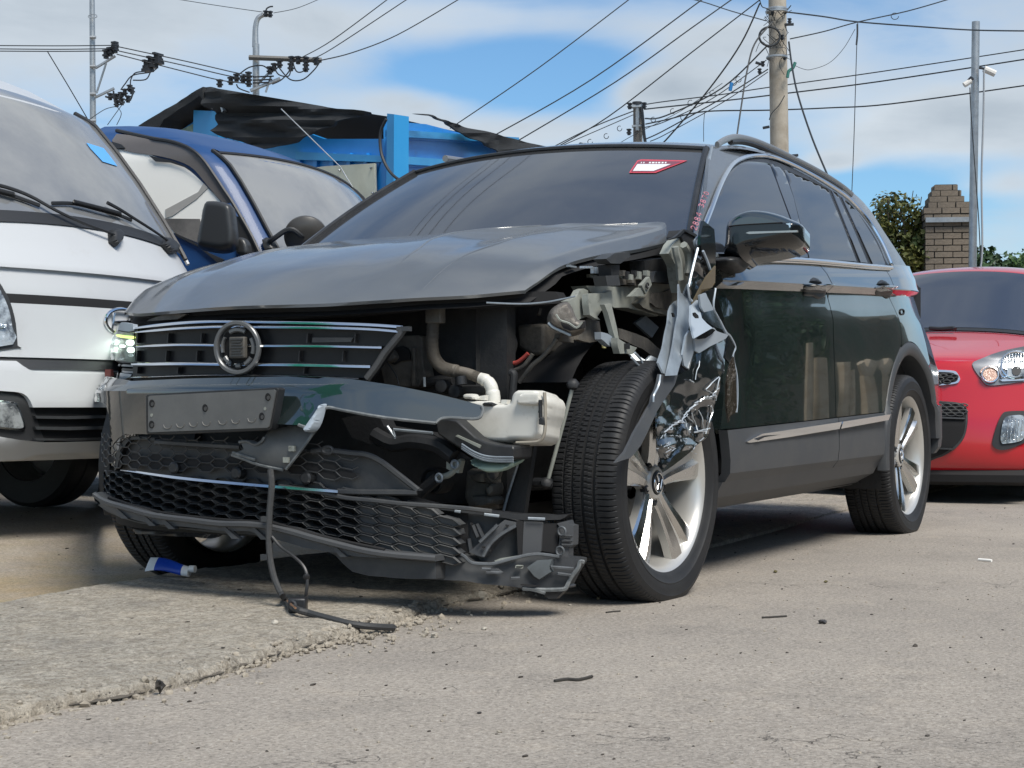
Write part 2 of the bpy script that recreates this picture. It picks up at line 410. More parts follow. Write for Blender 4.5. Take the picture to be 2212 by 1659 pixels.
    sc2 = N.new('ShaderNodeVectorMath'); sc2.operation = 'SCALE'; sc2.inputs['Scale'].default_value = .9; L.new(tn.outputs['Color'], sc2.inputs[0]); L.new(sc2.outputs[0], mpn.inputs[1]); L.new(mpn.outputs[0], ck.inputs['Vector'])
    crack = mul(rng(ck.outputs['Distance'], .0022, .0008), rng(nz(2.1, 5, .6), .53, .60)); c = mix(mul(crack, .5), c, (.05, .045, .04))
    L.new(c, b.inputs['Base Color'])
    h = add(mul(nz(120., 5, .75), .5 if not slab else .9), mul(nz(24., 6, .7), .5 if not slab else 1.6)); h = add(h, mul(mul(pit, sel), -.6)); h = add(h, mul(crack, -1.0))
    bp = N.new('ShaderNodeBump'); bp.inputs['Strength'].default_value = .8 if not slab else 1.0; bp.inputs['Distance'].default_value = .009 if not slab else .013; L.new(h, bp.inputs['Height']); L.new(bp.outputs[0], b.inputs['Normal'])
    return m
m_ground = ground_mat('worn_yard_surface', (.372, .335, .290), (.305, .276, .243), (.205, .188, .169), True)
m_slab = ground_mat('rough_concrete', (.56, .505, .42), (.48, .445, .385), (.33, .31, .275), False, True)
def gz(x, y):
    t = max(0., min(1., (-.42 - y) / .2)); z = -.022 * t
    t = max(0., min(1., (-1.0 - y) / 1.6)); z += (.055 + .022) * t * t * (3 - 2 * t)
    t2 = max(0., min(1., (x + 4.2) / 1.5))
    z *= t2 if y > -1.2 else 1
    n = noise.noise(Vector((x * .9, y * .9, 3))) * .008 if abs(x) < 12 and abs(y) < 12 else 0
    if y > .55 and -4 < x < 1: n *= .2
    return z + n
def axis_vals(lo, hi, step, far):
    a = []; x = lo
    while x <= hi + 1e-6: a.append(x); x += step
    s = step
    while a[-1] < far: s *= 1.5; a.append(a[-1] + s)
    s = step
    while a[0] > -far: s *= 1.5; a.insert(0, a[0] - s)
    return a
gx = axis_vals(-9, 4.4, .12, 900); gy = axis_vals(-6, 3.2, .10, 900)
g = MB().grid([[(x, y, gz(x, y)) for y in gy] for x in gx]).build('ground', m_ground, smooth=60); g['kind'] = 'structure'

# the broken concrete strip the right-hand wheels stand on
edge = [(-160, 1620), (0, 1571), (70, 1552), (140, 1533), (245, 1517), (350, 1495), (420, 1478), (490, 1456), (577, 1425), (640, 1408), (714, 1390), (790, 1368), (848, 1352), (890, 1336), (929, 1322), (992, 1305), (1058, 1297), (1086, 1288), (1156, 1272)]
EY = sorted([tuple(WF.Z(p, 0.0)[:2]) for p in edge]); EY = [(-9., .15), (-3.58, .26), (-2.4, .36), (-1.2, .44)] + [e for e in EY if e[0] > -.2]
fedge = [(0, 1312), (60, 1300), (150, 1283), (250, 1266), (350, 1250), (420, 1240), (520, 1227)]
FY = sorted([tuple(WF.Z(p, .018)[:2]) for p in fedge]); FY = [(-9., -.5), (-1.5, -.54)] + FY
def yE(x): return interp(EY, x) + .010 * noise.noise(Vector((x * 9, 0, 5))) + .006 * noise.noise(Vector((x * 33, 0, 9)))
def yF(x): return interp(FY, x) + .012 * noise.noise(Vector((x * 5, 8, 5))) + .006 * noise.noise(Vector((x * 21, 3, 9)))
xs = []; x = -8.
while x < 2.75: xs.append(x); x += .009 if x > .55 else (.02 if x > -.3 else .06)
rows = []
for x in xs:
    a, b = yF(x), yE(x); r = [(x, a - .004, -.06), (x, a, .004)]; n = 96
    for k in range(n + 1):
        t = k / n; y = lerp(a + .008, b - .004, 1 - (1 - t) ** 1.25); d = min(b - y, .2); df = min(y - a, .1)
        n1 = noise.noise(Vector((x * 3, y * 3, 0))); n2 = noise.noise(Vector((x * 22, y * 22, 4))); n3 = noise.noise(Vector((x * 70, y * 70, 8)))
        wear = max(0., 1 - d / .11); wear *= wear
        z = .037 + .006 * n1 + .0028 * n2 + .0018 * n3 - wear * (.011 + .016 * max(0., n2 + .25 + n1)) - max(0., 1 - df / .03) * .012
        if x < -.9: z -= .012
        r.append((x, y, z))
    jj = .008 * noise.noise(Vector((x * 60, 1, 1)))
    r += [(x, b + .004 + jj, .012 + .006 * noise.noise(Vector((x * 40, 2, 2)))), (x, b + .002 + jj * .5, -.05)]
    rows.append(r)
s = MB().grid(rows).build('concrete_strip', m_slab, smooth=70); s['kind'] = 'structure'

m_edge_shade = mat('edge_shadow_strip', (.085, .074, .06), .9, var=(20, (.12, .105, .085), .45, .65))  # dark colour painted along the slab edge for its shadow line
o = MB().grid([[(x, yE(x) + o_ + .008 * noise.noise(Vector((x * 17, o_ * 9, 2))), gz(x, .6) * 0 + z_) for o_, z_ in ((-.016, .014), (.002, .0115), (.002 + .022 * max(0, .12 + noise.noise(Vector((x * 4.3, 4, 4))) + .5 * noise.noise(Vector((x * 13, 1, 4)))), .0085))] for x in [lerp(-.5, 2.7, k / 400) for k in range(401)]]).build('edge_shadow_strip', m_edge_shade, smooth=60); o['kind'] = 'structure'
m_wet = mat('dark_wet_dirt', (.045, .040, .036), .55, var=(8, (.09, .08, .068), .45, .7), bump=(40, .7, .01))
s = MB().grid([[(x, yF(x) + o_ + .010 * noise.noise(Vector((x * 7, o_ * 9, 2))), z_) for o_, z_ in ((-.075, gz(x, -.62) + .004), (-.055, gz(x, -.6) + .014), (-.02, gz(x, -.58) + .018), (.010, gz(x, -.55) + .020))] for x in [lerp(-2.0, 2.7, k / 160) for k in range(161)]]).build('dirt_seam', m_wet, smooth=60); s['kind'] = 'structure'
# crumbled chips along the broken edge
m_chip = mat('concrete_chip', (.36, .32, .26), .9, var=(30, (.22, .19, .15), .4, .7), bump=(90, .6, .01))
rng_ = random.Random(3); chips = MB()
for i in range(900):
    x = rng_.uniform(.0, 2.6); 
    if rng_.random() < .45: x = rng_.gauss(.9, .22)
    off = rng_.gauss(.012, .018) if rng_.random() < .8 else rng_.uniform(-.05, .16); y = yE(x) + off; r = rng_.uniform(.0025, .0085) * (1.35 if rng_.random() < .12 else 1)
    z = .024 if off < -.005 else .0
    chips.blob((x, y, z + r * .45), r, i, 1, .55, (1, rng_.uniform(.6, 1.2), rng_.uniform(.5, .9)))
for i in range(420):
    d = rng_.uniform(2.3, 9); px = rng_.uniform(0, 2212); p = CAM + (DV + RV * ((px - CX) / FPX)) * d
    if p.y < yE(p.x) + .02: continue
    r = rng_.uniform(.0016, .0042); chips.blob((p.x, p.y, gz(p.x, p.y) + r * .3), r, i, 1, .5, (1, rng_.uniform(.6, 1.3), .6))
chips.build('gravel_chips', m_chip, smooth=0, kind='stuff')
bits = MB()
for i in range(330):
    d = rng_.uniform(2.3, 10); px = rng_.uniform(0, 2212); p = CAM + (DV + RV * ((px - CX) / FPX)) * d
    r = rng_.uniform(.0015, .0042) * (1.7 if rng_.random() < .1 else 1); sl = yF(p.x) < p.y < yE(p.x)
    bits.blob((p.x, p.y, (.036 if sl else gz(p.x, p.y)) + r * .3), r, i, 1, .5, (rng_.uniform(.8, 2.2), rng_.uniform(.6, 1.2), .5))
bits.build('debris_bits', mat('dark_bits', (.05, .042, .034), .8), smooth=0, kind='stuff')

# ================================================================== small things lying on the ground
def on_ground(p, z=0.0): return WF.Z(p, z)
m_stone = mat('pale_stone', (.44, .41, .35), .85, var=(60, (.25, .22, .18), .4, .7), bump=(120, .5, .006))
m_dark = mat('dark_lump', (.028, .026, .025), .35, var=(40, (.07, .06, .05), .4, .7), bump=(80, .8, .01))
def lump(name, p, w, m, label, cat, group=None, z=0.0, squash=(1, .8, .6), seed=1, rough=.35):
    c = on_ground(p, z); r = w / FPX * (c - CAM).length * .5
    o = MB().blob((c.x, c.y, c.z + r * squash[2] * .8), r, seed, 2, rough, squash).build(name, m, smooth=0); return tag(o, label, cat, group)
lump('rubble_lump', (345, 1490), 24, m_dark, 'shiny black lump lodged against the broken edge of the concrete strip', 'debris', z=.012, squash=(1, .7, .9), seed=4, rough=.7)
lump('stone', (594, 1351), 17, m_stone, 'grey brown stone on the concrete strip left of the hanging cable end', 'stone', z=.034, squash=(1, .8, .75), seed=8)
lump('stone', (939, 1377), 20, m_stone, 'pale pitted stone alone on the yard right of the cable end', 'stone', seed=11)
lump('stone', (975, 1361), 12, m_stone, 'small pale stone nearest the tip of the cable', 'stone', seed=12)
lump('stone', (1046, 1360), 14, m_stone, 'flat cream pebble on the yard below the torn bumper corner', 'stone', seed=13, squash=(1, .8, .45))
lump('stone', (1018, 1331), 8, m_stone, 'tiny cream pebble between the concrete edge and the torn bumper', 'stone', seed=14)
lump('stone', (1232, 1309), 8, m_stone, 'tiny white pebble in front of the near front tyre', 'stone', seed=15)
lump('concrete_chunk', (1040, 1298), 34, m_stone, 'angular concrete chunk broken off under the torn bumper corner', 'concrete chunk', seed=21, squash=(1, .9, .7), z=0.0)
lump('clod', (1777, 1347), 24, m_dark, 'dark brown clod lying alone on the open yard at right', 'debris', seed=31, squash=(1.2, .7, .4))
lump('dry_leaf', (1675, 1237), 12, mat('dry_leaf', (.10, .085, .03), .7), 'curled olive leaf on the yard behind the front wheel', 'leaf', seed=33, squash=(1.2, .6, .5))
lump('dry_leaf', (1784, 1258), 12, MATS['dry_leaf'], 'thin curled brown leaf on the yard between the wheels', 'leaf', seed=35, squash=(1.4, .5, .4))
lump('clod', (1036, 1542), 11, m_dark, 'small dark clod on the yard near the bottom edge', 'debris', seed=36, squash=(1.1, .8, .5))
m_twig = mat('twig_bark', (.035, .032, .028), .8)
def twig(pts, r, label, cat='twig', nm='twig', m=None):
    P = [on_ground(p, 0) + Vector((0, 0, r * 1.1)) for p in pts]
    return tag(MB().tube(smooth_path(P, 4), r, 6).build(nm, m or m_twig), label, cat)
twig([(1198, 1475), (1225, 1471), (1250, 1472), (1279, 1465)], .0034, 'thin black twig lying alone on the near yard')
twig([(1309, 1325), (1325, 1323), (1340, 1322)], .0022, 'short thin twig in front of the near front wheel')
twig([(1646, 1336), (1668, 1335), (1699, 1333)], .0025, 'straight dark twig on the yard left of the brown clod')
twig([(1292, 1297), (1303, 1293), (1316, 1292)], .005, 'brown wood splinter at the foot of the near front tyre', 'splinter', 'wood_splinter', mat('splinter_wood', (.14, .105, .06), .8))
c = on_ground((2128, 1213)); MBq = MB(); dirv = (on_ground((2140, 1214)) - on_ground((2116, 1212))).normalized()
o = MBq.tube([c - dirv * .026 + Vector((0, 0, .005)), c + dirv * .026 + Vector((0, 0, .005))], .0052, 10).build('cigarette_end', mat('cigarette_paper', (.80, .79, .75), .7)); tag(o, 'white cigarette end on the yard in front of the red car', 'cigarette end')

# blue and white squeezed tube by the far front wheel
zz_ = zBL; m_tw = mat('tube_white', (.75, .76, .76), .35); m_tb = mat('tube_blue', (.012, .06, .42), .3)
base = WF.Z(zz_((1080, 478))[0], .040); fx = (WF.Z(zz_((1220, 470))[0], -.016) - WF.Z(zz_((950, 425))[0], -.016)); LN = .150
# lies across the sight line: long axis from flat crimped end (left) to the cap (right)
ax_ = (RV * .93 + DV * -.30).normalized(); up_ = UV; sd_ = ax_.cross(up_).normalized()
def tubepart(t0, t1, n=8, w0=1):
    rows = []
    for i in range(n + 1):
        t = lerp(t0, t1, i / n); hh = lerp(.0025, .013, min(1, max(0, t) ** .8)); ww = lerp(.026, .016, t)
        ctr = base + ax_ * ((t - .62) * LN) + up_ * (.022 + .012 * (1 - t) + .006 * sin(t * 5))
        e1 = (up_ * .75 - sd_ * .66 * (1 if sd_.dot(DV) > 0 else -1) * -1).normalized(); e2 = ax_.cross(e1).normalized()
        rows.append([ctr + e1 * (ww * cos(a)) + e2 * (hh * sin(a)) for a in [2 * pi * k / 20 for k in range(20)]])
    return rows
r = empty('cream_tube', Matrix.Translation(base), 'squashed blue and white cream tube against the far front tyre', 'tube')
def tpart(name, t0, t1, m):
    mb = MB().grid([[p - base for p in rr] for rr in tubepart(t0, t1)], 0, True); mb.f.append(tuple(range(20))); mb.m.append(0); k = len(mb.v) - 20; mb.f.append(tuple(range(k, k + 20))); mb.m.append(0)
    return mb.build(name, m, r)
tpart('crimped_end', 0, .20, m_tw); tpart('tube_body', .20, .80, m_tb); tpart('shoulder', .80, .95, m_tw)
cc = ax_ * (.335 * LN) + up_ * .025; MB().tube([cc, cc + ax_ * .018], .011, 14).build('cap', m_tw, r)
# ================================================================== shed, poles, wires, pier, trees
m_blue = mat('blue_painted_steel', (.012, .21, .56), .42, var=(1.6, (.02, .25, .62), .4, .65), dirt=(5, (.05, .13, .24), .60, .78, .5), bump=(6, .15, .02))
m_blue2 = mat('light_blue_painted_steel', (.028, .27, .58), .45, var=(2, (.04, .30, .60), .4, .65))
m_net = mat('black_shade_net', (.019, .021, .023), .85, var=(60, (.032, .034, .036), .50, .72), bump=(110, .8, .02))
m_cream = mat('cream_board', (.66, .64, .50), .7, var=(3, (.52, .50, .38), .45, .7), dirt=(9, (.20, .13, .07), .66, .8, .6))
m_teal = mat('faded_green_sheet', (.30, .42, .33), .6, var=(9, (.12, .18, .16), .4, .6))
SA = WF.D((842, 450), 12.0); SL = WF.D((330, 450), 14.6); SR = WF.D((1200, 450), 16.5)
nL = (SL - SA).cross(UV).normalized(); nR = (SR - SA).cross(UV).normalized()
if nL.dot(CAM - SA) < 0: nL = -nL
if nR.dot(CAM - SA) < 0: nR = -nR
def onL(off=0.0): return lambda p: WF.PL(p, SA + nL * off, SL + nL * off, SA + UV + nL * off)
def onR(off=0.0): return lambda p: WF.PL(p, SA + nR * off, SR + nR * off, SA + UV + nR * off)
shed = empty('metal_shed', Matrix.Translation((SA.x, SA.y, 0)), 'blue ribbed steel shed with black shade netting over its roof', 'shed')
shI = Vector((SA.x, SA.y, 0))
def sp(mb, name, m, **k):
    mb.v = [v - shI for v in mb.v]; return mb.build(name, m, shed, **k)
sp(MB().patch([(385, 285), (480, 222), (700, 300), (842, 300), (842, 1040), (385, 1040)], onL(), 0, (), -nL * .05), 'left_wall', m_blue)
sp(MB().patch([(842, 262), (920, 268), (1215, 345), (1215, 1040), (842, 1040)], onR(), 0, (), -nR * .05), 'right_wall', m_blue)
q = zTL
sp(MB().patch(q((1195, 680), (1350, 687), (1345, 870), (1190, 860)), onL(.10), 0, (), -nL * .1), 'raised_panel', m_blue2)
sp(MB().patch(q((1120, 800), (1200, 760), (1200, 870), (1120, 850)), onL(.03), 0, (), -nL * .03), 'green_sheet', m_teal)
for a in (1400, 1445): sp(MB().patch(q((a, 690), (a + 26, 700), (a + 30, 900), (a, 900)), onL(.05), 0, (), -nL * .05), 'rib', m_blue2)
for xx in (640, 676, 712, 748, 784, 812): sp(MB().patch([(xx, 330), (xx + 8, 330), (xx + 8, 470), (xx, 470)], onL(.03), 0, (), -nL * .03), 'rib', m_blue)
q = zTM
for y0, y1, e in ((800, 842, 8), (960, 1008, 16), (1108, 1140, 0)):
    sp(MB().patch(q((376, y0), (1150, y0 + e + 40), (1150, y1 + e + 34), (376, y1)), onR(.07), 0, (), -nR * .07), 'rail', m_blue2)
    sp(MB().patch(q((376, y1 + 2), (1150, y1 + e + 36), (1150, y1 + e + 46), (376, y1 + 14)), onR(.03), 0, (), -nR * .03), 'rail_lip', m_blue)
sp(MB().patch(q((-230, 935), (300, 960), (300, 1000), (-230, 985)), onL(.06), 0, (), -nL * .06), 'rail', m_blue2)
sp(MB().patch(q((335, 700), (378, 705), (372, 1659), (322, 1659)), onL(.12), 0, (), -nL * .14), 'corner_column', m_blue2)
sp(MB().patch(q((300, 990), (330, 990), (318, 1659), (262, 1659), (262, 1150)), onL(.05), 0, (), -nL * .04), 'column_web', m_blue)
o = sp(MB().patch(q((-160, 1040), (-40, 1025), (255, 1008), (262, 1310), (225, 1280), (262, 1500), (-160, 1500)), onL(.09), 0, (), -nL * .02), 'cream_board', m_cream)
for a, b in ((40, 1050), (235, 1035), (235, 1295), (245, 1190)): sp(MB().blob(onL(.10)(q((a, b))[0]), .012, a, 1), 'bolt', m_steel)
def net_surf(base, amp, seed):
    def f(p):
        v = base(p); n = noise.noise(Vector((p[0] * .008 + seed, p[1] * .05, 1))) + .25 * noise.noise(Vector((p[0] * .02, p[1] * .12 + seed, 4)))
        return v + nL * (.22 + amp * n)
    return f
q = zTL
sp(MB().patch(sm2(q((1388, 556), (1500, 570), (1800, 620), (2100, 672), (2212, 692), (2330, 698), (2415, 712), (2369, 731), (2286, 754), (2226, 775), (2129, 825), (2023, 871), (1886, 914), (1762, 938), (1690, 925), (1610, 893), (1540, 870), (1490, 852), (1476, 800), (1452, 740), (1420, 690), (1388, 640)), 2, True), net_surf(onL(), .12, 2), 7, (), -nL * .02), 'shade_net', m_net)
sp(MB().patch(q((985, 795), (1388, 556), (1392, 640), (1370, 610), (1150, 755), (1120, 800), (1060, 810)), net_surf(onL(), .02, 5), 12, (), -nL * .3), 'gable_net', m_net)
q = zTM
def netR(p): return onR()(p) + nR * (.16 + .07 * noise.noise(Vector((p[0] * .03, p[1] * .06, 7))))
sp(MB().patch(sm2(q((380, 708), (460, 712), (540, 742), (700, 782), (950, 846), (1200, 905), (1345, 938), (1200, 960), (1045, 980), (975, 965), (850, 905), (700, 838), (600, 775), (540, 752), (460, 722)), 2, True), netR, 8, (), -nR * .02), 'shade_net', m_net)
def rope(pts, surf, r, nm, m): return sp(MB().tube(smooth_path([surf(p) for p in pts], 5), r, 6), nm, m)
rope(q((330, 735), (300, 800), (292, 880), (310, 980), (370, 1080), (480, 1150), (560, 1180)), onL(.2), .012, 'slack_cable', m_wire)
rope(zTL((1310, 660), (1330, 648), (1370, 655), (1384, 690)), onL(.2), .022, 'bent_pipe', m_steel)
rf = [onL(-.05)(p) for p in ((487, 198), (842, 252))] + [onR(-.05)(p) for p in ((930, 272), (1190, 328))]
back = (SL + SR) * .5 - SA; back.z = 0; back = back.normalized() * 6
sp(MB().add(rf + [p + back for p in rf], [(0, 1, 5, 4), (1, 2, 6, 5), (2, 3, 7, 6)]), 'roof', m_net)

# ---- poles
def D(p, d): return WF.D(p, d)
def pole_thing(name, px0, px1, ytop, d, r0, r1, m, label, cat='utility pole', group='utility poles'):
    """tapering pole from the ground up to the picture row ytop at distance d"""
    top = D((px0, ytop), d); bot = D((px1, 560), d); dirv = (top - bot).normalized(); foot = bot - dirv * (bot.z / dirv.z)
    r = empty(name, Matrix.Translation(foot), label, cat, group)
    n = 14; P = [foot.lerp(top, k / n) - foot for k in range(n + 1)]
    MB().tube(P, [lerp(r0, r1, k / n) for k in range(n + 1)], 20).build('shaft', m, r)
    return r, foot
def pp(root, foot, mb, name, m, **k):
    mb.v = [v - foot for v in mb.v]; return mb.build(name, m, root, **k)
q = zTL
r, f = pole_thing('utility_pole', 198.5, 203, -60, 60, .16, .095, m_steel, 'slim grey power pole with two bracket arms, farthest left')
def arm(a, b, d, w, root, foot, nm='arm', m=None): return pp(root, foot, MB().tube([D(a, d), D(b, d)], w, 6), nm, m or m_steel)
for a, b in (((590, 420), (712, 345)), ((590, 600), (705, 545))): arm(q(a)[0], q(b)[0], 60, .055, r, f)
arm(q((655, 390))[0], q((596, 575))[0], 60, .04, r, f, 'brace')
for yy in (230, 410, 580, 745): pp(r, f, MB().tube([D(q((556, yy))[0], 59.8), D(q((592, yy))[0], 59.8)], .06, 8), 'clamp_band', m_steel)
pp(r, f, MB().tube(smooth_path([D(p, 59.7) for p in q((560, 90), (545, 100), (553, 110), (590, 108), (598, 98), (588, 90))], 4, True), .018, 6, True), 'ring', m_steel)
def insul(root, foot, p, d, s, ang=0):
    s *= .78; c = D(p, d); mb = MB()
    for k in range(4): mb.box(c + UV * ((k - 1.5) * s * .5), (s * (1.2 if k % 2 else .8), s * (1.2 if k % 2 else .8), s * .42))
    return pp(root, foot, mb, 'insulator', m_ins)
for p in ((655, 335), (680, 320), (710, 300), (708, 285)): insul(r, f, q(p)[0], 59.5, .22)
for p in ((715, 600), (745, 590), (770, 570), (800, 545), (720, 640), (752, 628), (790, 612), (815, 560), (680, 597)): insul(r, f, q(p)[0], 59.5, .17)
for pts in (((700, 560), (705, 610), (715, 645), (730, 648)), ((745, 575), (735, 610), (750, 635), (762, 630)), ((800, 545), (822, 560), (808, 610), (795, 620)), ((650, 595), (668, 600), (700, 590))):
    pp(r, f, MB().tube(smooth_path([D(p, 59.3) for p in q(*pts)], 3), .035, 6), 'cutout_loop', m_ins)
r, f = pole_thing('utility_pole', 553, 553, 95, 62, .15, .13, m_steel, 'grey power pole with long crossarm and curved top over the shed')
pp(r, f, MB().tube(smooth_path([D(p, 62) for p in q((1576, 290), (1576, 230), (1578, 165), (1592, 115), (1625, 93), (1672, 92))], 6), [.13 - .05 * k / 30 for k in range(31)], 10), 'curved_top', m_steel)
pp(r, f, MB().tube(smooth_path([D(p, 62) for p in q((1640, 80), (1645, 55), (1665, 42), (1685, 40))], 4), .03, 6), 'top_hook', m_ins)
for p in ((1640, 85), (1668, 88)): insul(r, f, q(p)[0], 61.8, .16)
pp(r, f, MB().tube([D(q((1536, 355))[0], 61.7), D(q((1985, 372))[0], 61.7)], .10, 4), 'crossarm', mat('weathered_arm', (.13, .125, .115), .8))
arm(q((1545, 560))[0], q((1730, 485))[0], 61.6, .07, r, f); arm(q((1640, 570))[0], q((1672, 470))[0], 61.6, .04, r, f, 'brace'); arm(q((1590, 520))[0], q((1690, 420))[0], 61.6, .05, r, f, 'brace')
for p in ((1666, 435), (1692, 415), (1725, 395), (1800, 372), (1840, 372), (1888, 375), (1950, 378), (1795, 415), (1888, 420), (1460, 480), (1424, 500), (1356, 515), (1534, 468), (1500, 490), (1535, 512)): insul(r, f, q(p)[0], 61.4, .2)
for pts in (((1480, 455), (1540, 415), (1620, 405), (1668, 440)), ((1690, 410), (1720, 460), (1780, 470), (1795, 425)), ((1720, 415), (1790, 490), (1870, 490), (1940, 430), (1975, 380)), ((1805, 380), (1830, 440), (1870, 440), (1888, 400)), ((1680, 520), (1740, 490), (1790, 430), (1800, 385)), ((1460, 520), (1475, 545), (1540, 570))):
    pp(r, f, MB().tube(smooth_path([D(p, 61.3) for p in q(*pts)], 5), .026, 6), 'jumper_wire', m_ins)
for a, b in (((1560, 475), (1690, 470)), ((1560, 495), (1680, 490)), ((1560, 512), (1660, 508))): pp(r, f, MB().tube([D(q(a)[0], 61.5), D(q(b)[0], 61.5)], .03, 6), 'dead_end', m_ins)
m_oldc = mat('old_grey_concrete', (.21, .195, .175), .9, var=(3, (.12, .11, .10), .4, .65), bump=(30, .4, .012))
r, f = pole_thing('utility_pole', 1377.5, 1379, 222, 35, .125, .10, m_oldc, 'short weathered concrete pole with a capped top above the car roof')
q = zTM
pp(r, f, MB().tube([D(q((1878, 630))[0], 34.9), D(q((1878, 650))[0], 34.9)], .11, 14), 'cap', m_ins)
pp(r, f, MB().tube([D(q((1832, 657))[0], 34.85), D(q((1925, 653))[0], 34.85)], .05, 6), 'clamp_band', m_steel)
pp(r, f, MB().tube([D(q((1846, 780))[0], 34.85), D(q((1908, 775))[0], 34.85)], .03, 6), 'clamp_band', m_steel)
pp(r, f, MB().box(D(q((1880, 735))[0], 34.85), (.06, .06, .5)), 'number_plate', m_steel)
for p in ((1832, 655), (1922, 652), (1828, 815)): insul(r, f, q(p)[0], 34.8, .09)
pp(r, f, MB().tube(smooth_path([D(p, 34.8) for p in q((1905, 660), (1912, 720), (1920, 820), (1932, 900))], 4), .035, 6), 'down_cable', m_ins)
r, f = pole_thing('utility_pole', 1677, 1687, -150, 25, .155, .135, m_conc, 'thick tan concrete pole right behind the car roof, wrapped in cable ties')
q = zTR
for y0, m in ((72, m_steel), (355, m_steel), (60, m_steel)):
    c0 = D(q((625, y0))[0], 24.85); c1 = D(q((748, y0))[0], 24.85); cm = (c0 + c1) / 2
    pp(r, f, MB().tube([cm + Vector((.155 * cos(a), .155 * sin(a), 0)) for a in [2 * pi * k / 24 for k in range(24)]], .022, 6, True, flat=.6), 'clamp_band', m)
pp(r, f, MB().tube([D((q((642 + 64 * cos(a), 225 + 58 * sin(a)))[0]), 24.75) for a in [2 * pi * k / 32 for k in range(32)]], .017, 8, True), 'cable_coil', m_wire)
rr = random.Random(5)
for k in range(15):
    a = rr.uniform(600, 740); b = rr.uniform(60, 260); pts = [(a, b)]
    for j in range(4): pts.append((pts[-1][0] + rr.uniform(-55, 70), pts[-1][1] + rr.uniform(-45, 70)))
    pp(r, f, MB().tube(smooth_path([D(p, 24.8) for p in q(*pts)], 4), .005, 5), 'tangled_wire', m_wire)
for p in ((660, 75), (720, 232), (735, 355), (765, 130), (600, 395), (580, 440)): insul(r, f, q(p)[0], 24.78, .055)
for a, b in (((600, 790), (640, 782)), ((770, 962), (818, 958)), ((735, 152), (790, 150)), ((555, 385), (600, 400))): pp(r, f, MB().tube([D(q(a)[0], 24.9), D(q(b)[0], 24.9)], .022, 6), 'step_bolt', m_ins)
pp(r, f, MB().tube(smooth_path([D(p, 24.8) for p in q((735, 590), (700, 650), (655, 700), (640, 740))], 4), .008, 5), 'tie_wire', m_wire)
pp(r, f, MB().tube(smooth_path([D(p, 24.75) for p in q((800, 385), (785, 420), (760, 440), (752, 480))], 4), .025, 6), 'green_clip', mat('green_plastic', (.03, .16, .13), .5))
r, f = pole_thing('camera_mast', 2108, 2101, 47, 17.6, .045, .043, m_steel, 'square grey steel mast with two security cameras beside the brick pier', 'mast', None)
def cctv(a, b, w, mt):
    pp(r, f, MB().tube([D(q(a)[0], 17.5), D(q(b)[0], 17.5)], w, 10), 'camera_housing', mt)
m_cw = mat('camera_white', (.66, .64, .60), .45)
cctv((1965, 425), (2033, 455), .038, m_cw); cctv((1842, 525), (1885, 498), .03, m_cw)
pp(r, f, MB().tube([D(q((1935, 418))[0], 17.5), D(q((1975, 425))[0], 17.5)], .014, 6), 'camera_bracket', m_ins)
pp(r, f, MB().tube([D(q((1892, 480))[0], 17.5), D(q((1862, 512))[0], 17.5)], .026, 6), 'camera_bracket', m_ins)
pp(r, f, MB().tube(smooth_path([D(p, 17.45) for p in q((1965, 435), (1962, 700), (1950, 1100), (1955, 1500), (1945, 1650))], 4), .011, 6), 'camera_cable', mat('pale_cable', (.30, .32, .34), .6))
pp(r, f, MB().tube(smooth_path([D(p, 17.45) for p in q((1878, 540), (1885, 700), (1918, 1150), (1935, 1400), (1945, 1640))], 4), .006, 6), 'camera_cable', m_wire)

# ---- overhead wires: each its own cable, strung between real distances
WG = 'overhead cables'
def wire(pts, d0, d1, px, label, n=6, m=None):
    P = smooth_path([(p[0], p[1], 0) for p in pts], n); m_ = len(P) - 1
    # distance changes steadily along the cable
    Q = [D((v.x, v.y), lerp(d0, d1, i / m_)) for i, v in enumerate(P)]
    R = [px * .5 * lerp(d0, d1, i / m_) / FPX for i in range(m_ + 1)]
    return tag(MB().tube(Q, R, 6, cap=False).build('overhead_cable', m or m_wire), label, 'cable', WG)
wire([(-60, 98), (120, 99), (243, 98)], 52, 59.5, 2.2, 'topmost of the three power lines running left from the bracketed pole')
wire([(-60, 105), (120, 106.5), (236, 105)], 52, 59.5, 2.2, 'middle of the three power lines running left from the bracketed pole')
wire([(-60, 110), (120, 111), (228, 110)], 52, 59.5, 2.2, 'lowest of the three power lines running left from the bracketed pole')
wire([(256, 101), (400, 132), (500, 155), (548, 165)], 59.5, 61.5, 2.4, 'topmost sagging power line between the two left poles')
wire([(256, 110), (400, 142), (490, 163), (543, 172)], 59.5, 61.5, 2.4, 'middle sagging power line between the two left poles')
wire([(252, 117), (400, 155), (480, 174), (543, 181)], 59.5, 61.5, 2.4, 'lowest sagging power line between the two left poles')
for p in ((340, 123), (327, 137), (318, 145)):
    pass
o = MB()
for p in ((341, 130), (328, 138), (319, 146)):
    cc_ = D(p, 60); 
    for k in range(3): o.box(cc_ + UV * (.12 * k - .1), (.34 - .06 * k, .34 - .06 * k, .11))
    o.box(cc_ + UV * .22, (.5, .14, .08))
for pts in (((900, 440), (835, 450), (808, 490), (805, 530)), ((930, 440), (900, 490), (820, 495)), ((970, 420), (930, 445), (820, 465), (770, 520), (745, 555))):
    o.tube(smooth_path([D(p, 59.8) for p in zTL(*pts)], 5), .024, 6)
tag(o.build('line_switch', m_ins), 'black insulator clusters with looping jumpers hung on lines between left poles', 'insulator')
wire([(103, 112), (150, 190), (192, 262)], 57, 59, 2.2, 'straight diagonal stay wire left of the bracketed pole')
